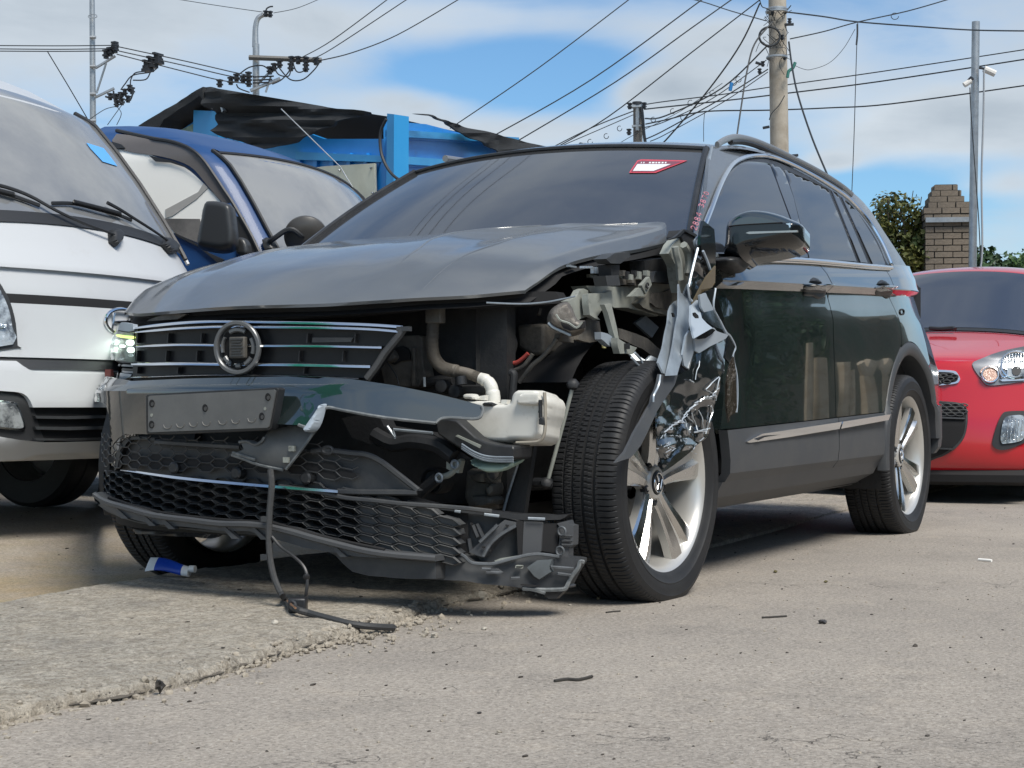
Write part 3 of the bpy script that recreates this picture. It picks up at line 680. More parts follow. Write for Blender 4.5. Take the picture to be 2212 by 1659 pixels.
wire([(188, 262), (225, 237), (250, 230)], 59, 59.3, 1.6, 'drooping jumper from the lower bracket down to the white truck roof')
wire([(232, 270), (255, 238), (270, 218)], 59, 59.3, 1.6, 'thin drop wire crossing below the lower pole bracket')
wire([(250, 228), (262, 245), (252, 270)], 59, 59.3, 1.6, 'curled drop wire beside the lower pole bracket')
wire([(381, -2), (470, 12), (567, 26)], 45, 62, 1.5, 'faint top wire meeting the curved pole top from the left')
wire([(591, 28), (640, 18), (690, -2)], 62, 50, 1.5, 'faint top wire leaving the curved pole top to the right')
wire([(838, -2), (719, 86), (652, 124)], 40, 61.5, 2.4, 'leftmost of three cables climbing from the long crossarm')
wire([(880, -2), (719, 104), (668, 130)], 40, 61.5, 2.4, 'middle of three cables climbing from the long crossarm')
wire([(992, -2), (859, 75), (760, 114), (690, 131)], 36, 61.5, 2.6, 'rightmost and most curved of three cables climbing from the long crossarm')
wire([(1360, -2), (1163, 147), (973, 277)], 18, 34, 2.6, 'long diagonal cable ending at the shed roof, left of a similar pair')
wire([(1518, -2), (1279, 171), (1058, 298)], 18, 34, 3.0, 'upper of a thick parallel cable pair crossing the blue sky gap')
wire([(1582, -2), (1493, 61), (1328, 178), (1107, 311)], 18, 34, 3.0, 'lower of a thick parallel cable pair crossing the blue sky gap')
wire([(1641, 0), (1493, 114), (1314, 252), (1186, 327)], 24.5, 36, 2.8, 'steep cable from the tan pole top down to the windscreen top')
wire([(1440, -12), (1511, 2), (1580, 24), (1655, 45)], 15, 24.8, 2.4, 'cable reaching the tan pole top from the upper left')
wire([(1392, 226), (1438, 219), (1560, 204), (1658, 189), (1900, 155), (2240, 103)], 35, 22, 2.4, 'topmost of three long lines passing behind the tan pole')
wire([(1392, 236), (1438, 231), (1560, 218), (1662, 206), (1900, 176), (2240, 124)], 35, 22, 3.0, 'middle of three long lines passing behind the tan pole')
wire([(1395, 268), (1438, 259), (1522, 241), (1662, 238), (1790, 233), (1928, 224), (2240, 181)], 35, 22, 3.0, 'lowest of three long lines passing behind the tan pole')
wire([(1180, 325), (1280, 275), (1368, 240)], 45, 35, 2.6, 'upper line from the short weathered pole down to the left')
wire([(1185, 327), (1290, 282), (1368, 248)], 45, 35, 2.0, 'second line from the short weathered pole down to the left')
wire([(1394, 256), (1438, 250), (1560, 190), (1655, 101)], 35, 24.8, 3.4, 'thick bowed cable between short weathered pole and tan pole')
wire([(1394, 275), (1438, 262), (1540, 212), (1655, 130)], 35, 24.8, 2.2, 'thin cable just below the thick bowed cable')
wire([(1396, 300), (1438, 280), (1560, 212), (1658, 150)], 35, 24.8, 3.0, 'cable to the tan pole at its white clamps')
wire([(1405, 305), (1438, 290), (1560, 222), (1658, 156)], 35, 24.8, 2.2, 'lowest cable fanning from the tan pole clamps')
wire([(1415, 318), (1438, 303), (1532, 192), (1600, 95), (1641, 8)], 33, 24.7, 3.4, 'loose cable dropping from the tan pole top to the roof edge')
wire([(1592, 292), (1602, 225), (1613, 157), (1630, 95), (1668, 48)], 24, 24.7, 3.6, 'black cable hanging straight down left of the tan pole')
wire([(1641, 0), (1646, 14), (1655, 18), (1668, 25)], 24.6, 24.7, 2.2, 'short looped lead at the tan pole top')
wire([(1700, 26), (1780, 36), (1851, 47), (1980, 57), (2103, 65), (2240, 67)], 24.7, 14, 3.2, 'cable from the tan pole top crossing in front of the camera mast')
wire([(1707, 84), (1780, 68), (1851, 48), (1960, 24), (2054, -3)], 24.7, 15, 2.6, 'cable from the tan pole crossing another cable at the hanging drop')
wire([(1853, 49), (1850, 120), (1845, 290), (1840, 417)], 19, 19, 1.8, 'thin drop wire hanging from where two cables cross')
wire([(1852, 52), (1852, 75), (1850, 97)], 18.9, 18.9, 4.0, 'short thick splice at the top of the thin drop wire')
wire([(1704, 91), (1712, 150), (1725, 210), (1755, 300), (1790, 384)], 24.7, 22, 4.2, 'thick black stay cable slanting right from the tan pole')
wire([(1718, 142), (1735, 149), (1753, 150), (1791, 136), (1822, 105), (1847, 63)], 24.7, 19, 1.2, 'very thin wire sagging between the tan pole and the drop wire')
wire([(1522, 243), (1520, 270), (1520, 306)], 28, 28, 1.4, 'thin drop wire ending at the car roof')
wire([(1325, 318), (1368, 292), (1470, 240), (1560, 180)], 36, 26, 1.5, 'thin lashing wire under the short pole with hanging coils')
def ringloop(p, rx, ry, d, label):
    Q = [D((p[0] + rx * cos(a), p[1] + ry * sin(a)), d) for a in [2 * pi * k / 18 for k in range(16)]]
    return tag(MB().tube(Q, .8 * d / FPX, 6, cap=False).build('wire_loop', m_wire), label, 'wire loop', 'small slack loops on the cables')
q = zTM
for p, lb in (((1588, 875), 'lowest slack loop by the roof fin'), ((1688, 840), 'second slack loop left of the short pole'), ((1770, 793), 'slack loop just left of the short pole'), ((1978, 738), 'slack loop just right of the short pole'), ((2098, 686), 'slack loop on the bowed cable right of the short pole')): ringloop(q(p)[0], 5, 5.5, 33, lb)
q = zTR
for p, lb in (((110, 725), 'slack loop on the lower fan cables'), ((155, 635), 'slack loop above the cable crossing'), ((290, 575), 'slack loop beside the cable crossing'), ((420, 510), 'slack loop by the blue tag'), ((450, 490), 'slack loop nearest the tan pole clamps'), ((1415, 100), 'slack loop on the cable at top right')): ringloop(q(p)[0], 6 if p[0] < 1000 else 8, 6 if p[0] < 1000 else 7, 27, lb)
tag(MB().tube([D(p, 26.5) for p in q((408, 510), (402, 540), (398, 560))], .03, 6).build('cable_tag', mat('blue_tag', (.02, .2, .5), .5)), 'small blue tag clipped on a cable left of the tan pole', 'tag')

# ---- brick pier
m_brick = mat('grey_brown_brick', (.165, .135, .105), .85, var=(9, (.215, .175, .13), .4, .66), bump=(70, .5, .008), dirt=(3, (.10, .085, .07), .55, .75, .7))
m_mortar = mat('dark_mortar', (.05, .045, .04), .95)
PC = D((2045, 560), 18.5); PC.z = 0; pr = empty('brick_pier', Matrix.Translation(PC), 'stepped brick gate pier beside the ivy, topped by narrowing courses', 'pier')
th = atan2((CAM - PC).y, (CAM - PC).x) + radians(8); FX = Vector((cos(th), sin(th), 0)); FY_ = Vector((-sin(th), cos(th), 0)); RT = Matrix((FX, FY_, UV)).transposed()
ch = .0715; bl = .205; W0 = .56
bm_b = MB().box((0, 0, 0), (1, 1, 1)).build('brick', m_brick, pr, smooth=0); base_brick = bm_b.data
bm2 = bmesh.new(); bm2.from_mesh(base_brick); bm2.to_mesh(base_brick); bm2.free()
first = True; cr = random.Random(9); tot = 43
def put_brick(c, sx, sy):
    global first
    if first: o = bm_b; first = False
    else: o = bm_b.copy(); COL.objects.link(o)
    o.matrix_parent_inverse = Matrix(); o.parent = pr
    jit = Vector((cr.uniform(-.003, .003), cr.uniform(-.003, .003), 0))
    o.location = RT @ (Vector(c) + jit); o.rotation_euler = (0, cr.uniform(-.01, .01), th + cr.uniform(-.015, .015)); o.scale = (sx, sy, ch - .011)
widths = {42: .27, 41: .34, 40: .40, 39: .48, 38: .60, 37: .585}
for k in range(tot):
    if k < 17: continue
    w = widths.get(k, W0); zc0 = (k + .5) * ch; off = .06 if k >= 40 else 0
    # front row
    y = -w / 2 - (bl * .5 if k % 2 else 0)
    while y < w / 2 - .02:
        a = max(y, -w / 2); b = min(y + bl, w / 2)
        if b - a > .03: put_brick((w / 2 - .05, (a + b) / 2 - off * .4, zc0), .10, b - a - .012)
        y += bl
    for sgn in (-1, 1):
        x = -w / 2 - (0 if k % 2 else bl * .5)
        while x < w / 2 - .11:
            a = max(x, -w / 2); b = min(x + bl, w / 2 - .105)
            if b - a > .03 and sgn == -1: put_brick(((a + b) / 2, sgn * (w / 2 - .05) - off * .4, zc0), b - a - .012, .10)
            x += bl
mb = MB(); mb.box((0, 0, .62), (W0 * .97, W0 * .97, 1.24), RT); mb.build('pier_base', m_brick, pr)
mb = MB(); mb.box((0, 0, 37 * ch / 2 + .3), (W0 - .03, W0 - .03, 37 * ch - .6), RT)
for k, w in widths.items(): mb.box(RT @ Vector((0, -.024 if k >= 40 else 0, (k + .5) * ch)), (w - .03, w - .03, ch), RT)
mb.build('mortar_core', m_mortar, pr, smooth=0)
mb = MB(); zb_ = .565 + (869 - 475) / FPX * 18.2
mb.box(RT @ Vector((W0 / 2 + .03, 0, zb_)), (.05, .56, .055), RT); mb.build('metal_band', m_steel, pr, smooth=0)

# ---- foliage
def leaf_mat(name, a, b, c, sc=1.3):
    m = mat(name, a, .55, 0, .35, var=(sc, b, .40, .62), dirt=(sc * 5, c, .52, .72, .7)); return m
m_ivy = leaf_mat('ivy_leaf', (.050, .075, .018), (.15, .135, .03), (.12, .065, .03), 2.6)
m_leafd = leaf_mat('dark_leaf', (.018, .042, .016), (.04, .085, .022), (.055, .075, .02), .9)
m_leafm = leaf_mat('mid_leaf', (.038, .085, .022), (.07, .13, .03), (.03, .05, .02), .7)
m_bark = mat('bark', (.07, .055, .04), .9, bump=(30, .6, .02))
def leaves(clumps, n, size, seed, per=1.0):
    R = random.Random(seed); mb = MB(); tot_ = sum(c[3] for c in clumps)
    for (x, y, z, r, sq) in [(c[0], c[1], c[2], c[3], c[4] if len(c) > 4 else 1) for c in clumps]:
        k = int(n * r / tot_)
        for i in range(k):
            d = Vector((R.gauss(0, 1), R.gauss(0, 1), R.gauss(0, 1))).normalized(); rr = r * (R.random() ** .42)
            p = Vector((x, y, z)) + Vector((d.x, d.y, d.z * sq)) * rr
            nrm = (d + Vector((R.gauss(0, .7), R.gauss(0, .7), R.gauss(.3, .7)))).normalized(); u = nrm.orthogonal().normalized(); u = Matrix.Rotation(R.uniform(0, 6.28), 3, nrm) @ u; w = nrm.cross(u)
            s_ = size * R.uniform(.6, 1.3); q0 = p - u * s_; q1 = p + w * s_ * .55 + nrm * s_ * .15; q2 = p + u * s_; q3 = p - w * s_ * .55 + nrm * s_ * .15
            mb.add([q0, q1, q2, q3], [(0, 1, 2, 3)])
    return mb
# ivy over a low wall left of the pier
IV = D((1925, 590), 18.7); IV.z = 0; iv = empty('ivy_bush', Matrix.Translation(IV), 'yellowing ivy heaped over a wall left of the brick pier', 'ivy')
cl = []; R = random.Random(12)
for i in range(70):
    px = R.uniform(1858, 2006); top = interp([(1855, 470), (1870, 448), (1915, 425), (1950, 426), (1985, 430), (2008, 440)], px); py = R.uniform(top + 12, 640)
    v = D((px, py), 18.7 + R.uniform(-.35, .5)) - IV; cl.append((v.x, v.y, v.z, R.uniform(.10, .19)))
leaves(cl, 7800, .034, 3).build('foliage', m_ivy, iv, smooth=0, recalc=False)
mb = MB()
for i in range(14):
    px = R.uniform(1870, 2000); pts = [D((px, 640), 18.6) - IV]
    for j in range(5): pts.append(pts[-1] + Vector((R.uniform(-.06, .06), R.uniform(-.06, .06), R.uniform(.12, .25))))
    mb.tube(pts, .010, 5)
for px, py, h in ((1969, 412, 24), (1955, 430, 16), (1910, 424, 14), (1890, 434, 18), (1988, 425, 18), (1930, 420, 12)):
    a = D((px, py + h), 18.6) - IV; b = D((px + R.uniform(-4, 4), py), 18.6) - IV; mb.tube([a, b], .005, 5)
mb.build('stem', m_bark, iv)
wl = MB(); a = D((1840, 600), 18.9); b = D((2000, 600), 18.9); a.z = b.z = 0; a -= IV; b -= IV; 
wl.prism([a, b, b + UV * 2.25, a + UV * 2.25], (DV.x * .2, DV.y * .2, 0)); wl.build('wall_behind', m_mortar, iv)
def tree(p, h, rad, label, m, seed, n=2600, trunk=.3, leaf=.12, group='trees at the edge of the yard', low=.30):
    root = empty('tree', Matrix.Translation(p), label, 'tree', group); R = random.Random(seed); cl = []
    for i in range(22):
        a = R.uniform(0, 6.28); z = R.uniform(low, .94) * h; k = sin(pi * min(1., max(.05, (z / h - low + .12) / (1.06 - low)))) ** .6; rr = rad * k * R.uniform(.2, .85)
        cl.append((rr * cos(a), rr * sin(a), z, rad * R.uniform(.26, .46), .8))
    leaves(cl, n, leaf, seed).build('crown', m, root, smooth=0, recalc=False)
    mb = MB(); mb.tube([(0, 0, -.1), (.05, .02, h * .3), (0, .05, h * .75)], [trunk * .5, trunk * .36, trunk * .12], 10)
    for i in range(6):
        c = cl[R.randrange(len(cl))]; z0 = h * R.uniform(.25, .5); mb.tube([(0.03, 0.02, z0), (c[0] * .5, c[1] * .5, (z0 + c[2]) * .52), (c[0], c[1], c[2])], [trunk * .16, trunk * .1, trunk * .04], 6)
    mb.build('trunk', m_bark, root); return root
def gpt(px, d):
    v = D((px, 869), d); v.z = 0; return v
tree(gpt(2128, 46), 5.1, 1.6, 'dark tree just right of the camera mast', m_leafd, 41, 3200, leaf=.10)
tree(gpt(2172, 52), 4.9, 1.7, 'mid green bushy tree above the red car roof', m_leafm, 42, 3200, leaf=.10)
tree(gpt(2212, 48), 5.2, 1.7, 'mid green tree cut by the right picture edge', m_leafm, 43, 3200, leaf=.10)
tree(gpt(2150, 58), 5.6, 1.9, 'dark tree behind the two green ones at far right', m_leafd, 44, 2600, leaf=.12)
tree(gpt(2245, 56), 5.9, 2.0, 'dark tree at the far right edge behind the mid green one', m_leafd, 46, 2600, leaf=.12)
tree(gpt(2095, 60), 5.0, 1.8, 'dark tree half hidden behind the brick pier', m_leafd, 45, 2000, leaf=.12)
# the hedge and trees across the yard that the doors mirror
for i, (x, y, h, rd) in enumerate(((-20, 8.2, 6.6, 2.4), (-15.5, 7.2, 4.6, 1.9), (-23.5, 11.5, 7.0, 2.8), (-13, 9.5, 6.2, 2.4), (-9.5, 9.0, 5.4, 2.2), (-6.0, 10.5, 6.0, 2.6), (-2, 11.5, 5.6, 2.4), (3, 13, 6.2, 2.7))):
    tree(Vector((x, y, 0)), h, rd, 'leafy tree across the yard mirrored in the doors', m_leafd, 60 + i, 6500, leaf=.075, group='trees mirrored in the doors', low=.12)
hb = MB(); R = random.Random(77); cl = []
bank = [(-40, 6.2), (-30, 7.2), (-22, 6.6), (-14, 6.6), (-6, 8.4), (4, 11.5), (14, 14)]
rows = []
for i in range(60):
    t = i / 59 * (len(bank) - 1); k = min(int(t), len(bank) - 2); x = lerp(bank[k][0], bank[k + 1][0], t - k); y = lerp(bank[k][1], bank[k + 1][1], t - k)
    rows.append([(x, y + o_, h_ * (1.0 + .18 * noise.noise(Vector((x * .4, 0, 1))))) for o_, h_ in ((-.4, -.05), (.2, 1.2), (.7, 2.4), (1.4, 3.3), (3.5, 3.6), (9, 2.0), (14, -.1))])
m_bank = mat('earth_bank', (.085, .064, .042), .95, var=(.7, (.035, .05, .024), .42, .6), bump=(4, .8, .15))
bk = MB().grid(rows).build('earth_bank', m_bank); bk['kind'] = 'structure'
# ================================================================== two cab-over trucks and the red hatchback
m_white = mat('silver_truck_paint', (.47, .485, .50), .42, 0, .35, .15, var=(1.2, (.44, .45, .465), .4, .65), dirt=(5, (.33, .31, .28), .60, .85, .35))
m_bluep = mat('blue_truck_paint', (.012, .050, .155), .42, 0, .3, .12, var=(2, (.016, .06, .175), .4, .65))
m_red = mat('red_car_paint', (.47, .006, .014), .22, .0, .5, 1.0, coat_rough=.02)
m_glasst = mat('truck_glass', (.17, .175, .18), .06, 0, .9, ior=1.8, var=(1.1, (.26, .26, .25), .42, .62))
m_visor = mat('smoked_visor', (.115, .105, .10), .2, 0, .5)
m_glowglass = mat('glow_tinted_glass', (.86, .84, .78), .22, 0, .6)  # pale cream base colour paints in the bright light seen through the cab
m_mirror_b = mat('mirror_black', (.035, .036, .037), .38, bump=(200, .15, .002))
m_tblk = mat('truck_black', (.02, .021, .023), .5)
m_lens = mat('fog_lens', (.46, .49, .50), .12, .35, .8, var=(11, (.10, .11, .12), .47, .60), dirt=(24, (.85, .87, .87), .60, .68), bump=(14, .25, .02), coat=1.0)
m_amber = mat('amber_lens', (.60, .38, .29), .2, 0, .5, .6, bump=(60, .5, .01))

def pillow(mb, poly, surf, outv, h, wpx, step=6, back=0.0, mi=0):
    """a rounded solid whose outline was read from the photograph"""
    V, T = fill(poly, step); P = []
    n = len(poly)
    def dist(p):
        best = 1e9
        for i in range(n):
            ax_, ay = poly[i]; bx, by = poly[(i + 1) % n]; dx, dy = bx - ax_, by - ay; L2 = dx * dx + dy * dy
            t = 0 if L2 == 0 else max(0, min(1, ((p[0] - ax_) * dx + (p[1] - ay) * dy) / L2)); best = min(best, hypot(p[0] - ax_ - t * dx, p[1] - ay - t * dy))
        return best
    outv = Vector(outv)
    for p in V:
        d = min(1, dist(p) / wpx); P.append(surf(p) + outv * h * sqrt(max(0, 1 - (1 - d) ** 2)))
    k = len(mb.v); m = len(P); mb.v += P; mb.v += [surf(p) - outv * back for p in V]
    for t in T:
        mm = mi(((V[t[0]][0] + V[t[1]][0] + V[t[2]][0]) / 3, (V[t[0]][1] + V[t[1]][1] + V[t[2]][1]) / 3)) if callable(mi) else mi
        mb.f.append(tuple(k + i for i in t)); mb.m.append(mm); mb.f.append(tuple(k + m + i for i in reversed(t))); mb.m.append(mm)
    cnt = {}
    for t in T:
        for a, b in zip(t, t[1:] + t[:1]): cnt.setdefault((min(a, b), max(a, b)), []).append((a, b))
    for key, l in cnt.items():
        if len(l) == 1:
            a, b = l[0]; mb.f.append((k + b, k + a, k + m + a, k + m + b)); mb.m.append(0 if callable(mi) else mi)
    return mb

def simple_wheel(root, x, y, r, w, m_t, m_r, name='wheel', z=None):
    M = Matrix.Translation((x, y, r if z is None else z))
    s_ = 1 if y > 0 else -1
    prof = [(r * .62, -w * .5), (r * .7, -w * .52), (r * .93, -w * .5), (r * .99, -w * .42), (r, -w * .3), (r * .985, -w * .1), (r * .985, -w * .07), (r, -w * .05), (r, w * .05), (r * .985, w * .07), (r * .985, w * .1), (r, w * .3), (r * .99, w * .42), (r * .93, w * .5), (r * .7, w * .52), (r * .62, w * .5)]
    t = MB().lathe(prof, M, 56).build(name, m_t, root)
    MB().lathe([(r * .62, -w * .45), (r * .60, w * .4), (r * .5, w * .25), (r * .3, w * .42), (.001, w * .44)] if s_ > 0 else [(r * .62, w * .45), (r * .60, -w * .4), (r * .5, -w * .25), (r * .3, -w * .42), (.001, -w * .44)], M, 40).build('rim', m_r, t)
    return t

def truck_shape(xc, wtab, ztop, zbot, curv):
    """cab skin: a ring at every height, front curve - sides - back"""
    def front(y, z): return interp(xc, z) - curv * y * y
    rings = []
    zs = [z for z, _ in xc if zbot <= z <= ztop]
    zz = []
    for a, b in zip(zs, zs[1:]):
        for k in range(4): zz.append(lerp(a, b, k / 4))
    zz.append(zs[-1])
    for z in zz:
        w = interp(wtab, z); r = []
        for k in range(-12, 13):
            u = k / 12; y = w * sin(u * pi / 2) if False else w * u
            e = max(0, abs(u) - .86) / .14
            r.append((front(y, z) - .07 * e * e, y, z))
        xb = -1.75
        r += [(lerp(r[-1][0], xb, t), w, z) for t in (.2, .5, .8, 1)]
        r += [(xb, lerp(w, -w, t), z) for t in (.25, .5, .75)]
        r += [(lerp(xb, r[0][0], t), -w, z) for t in (0, .2, .5, .8)]
        rings.append(r)
    mb = MB(); mb.grid(rings, 0, True); n = len(rings[0]); mb.f.append(tuple(range(n))); mb.m.append(0)
    top = rings[-1]; c = Vector((sum(p[0] for p in top) / n, 0, top[0][2] + .03)); k = len(mb.v); mb.v.append(c); o_ = (len(rings) - 1) * n
    for i in range(n): mb.f.append((o_ + i, o_ + (i + 1) % n, k)); mb.m.append(0)
    return mb, front
# ---------------- white truck
TF = Frame(-.69, -1.79, 0, pi / 2)
wt = empty('white_truck', TF.M, 'silver white cab-over truck with parked wipers and blue paper behind its windscreen', 'truck', 'small cab-over trucks parked side by side')
xcW = [(.34, -.02), (.42, .05), (.56, .055), (.70, .02), (.74, -.005), (.96, -.045), (1.0, -.055), (1.10, -.09), (1.19, -.158), (1.274, -.213), (1.40, -.305), (1.583, -.45), (1.74, -.59), (1.889, -.74), (1.97, -.90), (2.04, -1.04), (2.10, -1.2), (2.15, -1.38)]
wW = [(.34, .80), (.6, .85), (1.2, .83), (1.3, .805), (1.9, .785), (2.05, .72), (2.15, .55)]
mb, frW = truck_shape(xcW, wW, 2.15, .34, .28)
mb.build('cab', m_white, wt, smooth=50)
def onW(off): return lambda p: TF.S(p, lambda v: v.x - (frW(v.y, v.z) + off), 3.5, 14)
def strip(front, off, y0, y1, zf0, zf1, ny=24, nz=10, th=.012):
    rows = [[(front(y, z) + off, y, z) for y in [lerp(y0, y1, j / ny) for j in range(ny + 1)] for z in [0]] for i in range(0)]
    rows = []
    for i in range(nz + 1):
        r = []
        for j in range(ny + 1):
            y = lerp(y0, y1, j / ny); z = lerp(zf0(y), zf1(y), i / nz); r.append((front(y, z) + off, y, z))
        rows.append(r)
    return MB().grid(rows)
ws = strip(frW, .006, -.755, .765, lambda y: 1.325 - .04 * (y / .76) ** 2, lambda y: 1.955 - .05 * (y / .76) ** 2, 30, 16).build('windscreen', m_glasst, wt, smooth=60)
q = zv1
# dark seal along the glass edge and cowl
seal = [frW(.772, z) for z in (1.26,)]
MB().tube([(frW(.772, z) + .012, .772, z) for z in [lerp(1.22, 1.95, k / 20) for k in range(21)]], .012, 6).build('glass_seal', m_tblk, wt)
MB().tube([(frW(.80, z) + .0, .803 - .0 * z, z) for z in [lerp(1.20, 1.93, k / 20) for k in range(21)]], .010, 6).build('pillar_trim', m_white, wt)
strip(frW, .008, -.79, .775, lambda y: 1.288 - .045 * (y / .76) ** 2, lambda y: 1.335 - .04 * (y / .76) ** 2, 30, 4).build('cowl', m_tblk, wt)
strip(frW, .004, -.83, .82, lambda y: .972 + .01 * (y < 9), lambda y: .945 - .0 * y, 30, 2).build('panel_gap', m_void, wt)
strip(frW, .016, -.60, .60, lambda y: .735 - .004 * y, lambda y: .945, 30, 8).build('front_panel', m_white, wt)
strip(frW, .006, -.70, .70, lambda y: .692, lambda y: .735, 30, 2).build('bumper_gap', m_tblk, wt)
strip(frW, .018, -.84, .84, lambda y: 1.085 + .0 * y, lambda y: 1.115, 30, 3).build('body_crease', m_white, wt)
# bumper: body coloured beam proud of the cab, with the dark lamp surround and slatted intake
def bump(p): return onW(.03)(p)
q = zv3
for nm, poly, off, m in (
    ('bumper', [(-900, 215), (0, 215), (235, 220), (330, 290), (420, 345), (540, 385), (1280, 405), (1700, 420), (1700, 890), (475, 890), (440, 800), (390, 730), (330, 690), (250, 668), (0, 650), (-900, 640)], .030, m_white),
    ('lamp_surround', [(-900, 640), (0, 652), (250, 670), (330, 695), (400, 740), (440, 800), (478, 892), (520, 1000), (560, 1150), (600, 1260), (650, 1375), (300, 1360), (0, 1310), (-900, 1250)], .012, m_tblk),
    ('intake', [(478, 890), (1700, 890), (1700, 1400), (650, 1385), (560, 1150)], .006, m_void),
    ('bumper_lip', [(-900, 1250), (0, 1312), (300, 1362), (640, 1395), (1000, 1390), (1700, 1370), (1700, 1535), (1350, 1540), (900, 1550), (520, 1570), (430, 1600), (300, 1640), (0, 1659), (-900, 1659)], .034, m_white)):
    MB().patch(q(*poly), onW(off), 14, (), (-.03, 0, 0)).build(nm, m, wt, smooth=40)
for y0, y1 in ((1010, 1050), (1165, 1210), (1330, 1365)):
    MB().patch(q((505, y0), (1000, y0 + 8), (1700, y0 - 10), (1700, y1 - 10), (1000, y1 + 8), (530, y1)), onW(.028), 20, (), (-.05, 0, 0)).build('intake_slat', m_dplas, wt)
MB().patch(sm2(q((-500, 770), (0, 790), (200, 815), (250, 845), (320, 1000), (370, 1160), (340, 1215), (240, 1220), (0, 1195), (-500, 1150)), 3, True), onW(.022), 12, (), (-.04, 0, 0)).build('fog_lamp_rim', m_chrome, wt)
MB().patch(sm2(q((-480, 790), (0, 815), (180, 835), (235, 865), (300, 1010), (340, 1150), (310, 1190), (220, 1190), (0, 1170), (-480, 1130)), 3, True), onW(.030), 12, (), (-.03, 0, 0)).build('fog_lamp', m_lens, wt)
# headlight by the picture edge, emblem, number plate
q = zv2
MB().patch(sm2(q((-700, 640), (-100, 700), (0, 760), (60, 860), (120, 960), (180, 1130), (230, 1350), (255, 1659), (250, 1690), (-700, 1690)), 2, True), onW(.022), 16, (), (-.05, 0, 0)).build('headlight_surround', m_tblk, wt)
MB().patch(sm2(q((-650, 760), (-60, 830), (20, 900), (80, 1010), (140, 1180), (180, 1400), (190, 1640), (-650, 1640)), 2, True), onW(.032), 14, (), (-.05, 0, 0)).build('headlight', m_lens, wt)
MB().patch(q((-650, 1330), (60, 1340), (95, 1365), (85, 1400), (-650, 1395)), onW(.045), 0, (), (-.02, 0, 0)).build('headlight_bar', m_refl, wt)
EM = Vector((frW(0, .893) + .02, -.0, .893))
MB().tube([EM + Vector((.004, .095 * cos(a), .052 * sin(a))) for a in [2 * pi * k / 40 for k in range(40)]], .0075, 8, True).build('emblem_ring', m_chrome, wt)
e = MB(); e.tube([EM + Vector((.002, -.042, .034)), EM + Vector((.002, -.058, -.034))], .007, 6); e.tube([EM + Vector((.002, .058, .034)), EM + Vector((.002, .042, -.034))], .007, 6); e.tube([EM + Vector((.002, -.05, -.004)), EM + Vector((.002, .05, .004))], .006, 6)
e.build('emblem_letter', m_chrome, wt)
MB().box((frW(0, .62) + .04, .0, .60), (.02, .36, .17)).build('plate_holder', m_dplas, wt, bevel=.006)
MB().box((frW(0, .62) + .045, -.175, .68), (.03, .016, .03)).build('plate_end_block', mat('dull_red', (.22, .06, .05), .5), wt)  # small dull red block at one end of the plate holder
# wipers
q = zv1
def wip(name, arm_, blade, piv):
    a = MB().tube(smooth_path([onW(.035)(p) for p in q(*arm_)], 4), [.0085 - .004 * k / (len(arm_) * 4) for k in range((len(arm_) - 1) * 4 + 1)], 6).build(name, m_tblk, wt)
    b = MB(); b.tube(smooth_path([onW(.022)(p) for p in q(*blade)], 4), .008, 6, flat=.6); b.tube(smooth_path([onW(.04)(p) for p in q(*[(x, y - 26) for x, y in blade[1:-1]])], 4), .008, 6)
    for p in blade[1:-1:1]: b.tube([onW(.022)(q(p)[0]), onW(.04)(q((p[0], p[1] - 26))[0])], .006, 5)
    b.build('wiper_blade', m_tblk, a)
    pillow(MB(), q(*piv), onW(.02), (1, 0, .3), .022, 6, 4, .015).build('wiper_pivot', m_tblk, a)
wip('wiper', [(-300, 1110), (60, 1190), (330, 1290), (600, 1440), (900, 1580), (1200, 1690), (1300, 1740)], [(-500, 1180), (-150, 1215), (150, 1290), (430, 1390)], [(1190, 1660), (1270, 1640), (1330, 1700), (1310, 1770), (1260, 1830), (1200, 1780)])
wip('wiper', [(1160, 1360), (1290, 1430), (1450, 1530), (1640, 1650), (1800, 1760), (1860, 1800)], [(560, 1365), (800, 1370), (1080, 1440), (1300, 1500), (1420, 1550)], [(1790, 1730), (1860, 1760), (1930, 1830), (1900, 1900), (1840, 1900), (1760, 1810)])
MB().patch(q((935, 712), (1120, 770), (1200, 870), (1270, 965), (1110, 915), (1050, 850), (975, 770)), onW(.012), 10, (), (-.002, 0, 0)).build('blue_notice', mat('blue_paper', (.10, .36, .74), .6, var=(30, (.25, .5, .8), .62, .7)), wt)
for k, (y, zt_) in enumerate(((.36, 1.62), (-.36, 1.62))):
    pass
simple_wheel(wt, -1.2, .74, .33, .2, m_rubber, m_steel, z=.39); simple_wheel(wt, -1.2, -.74, .33, .2, m_rubber, m_steel, z=.39)
simple_wheel(wt, -3.9, .72, .33, .2, m_rubber, m_steel, z=.39); simple_wheel(wt, -3.9, -.72, .33, .2, m_rubber, m_steel, z=.39)
MB().box((-2.5, 0, .52), (4.6, .9, .2)).build('chassis', m_tblk, wt)
mb = MB().box((-3.2, 0, .88), (2.8, 1.66, .08))
for s_ in (-1, 1): mb.box((-3.2, s_ * .83, 1.06), (2.8, .04, .32))
mb.box((-4.6, 0, 1.06), (.04, 1.7, .32)); mb.build('cargo_bed', m_white, wt)

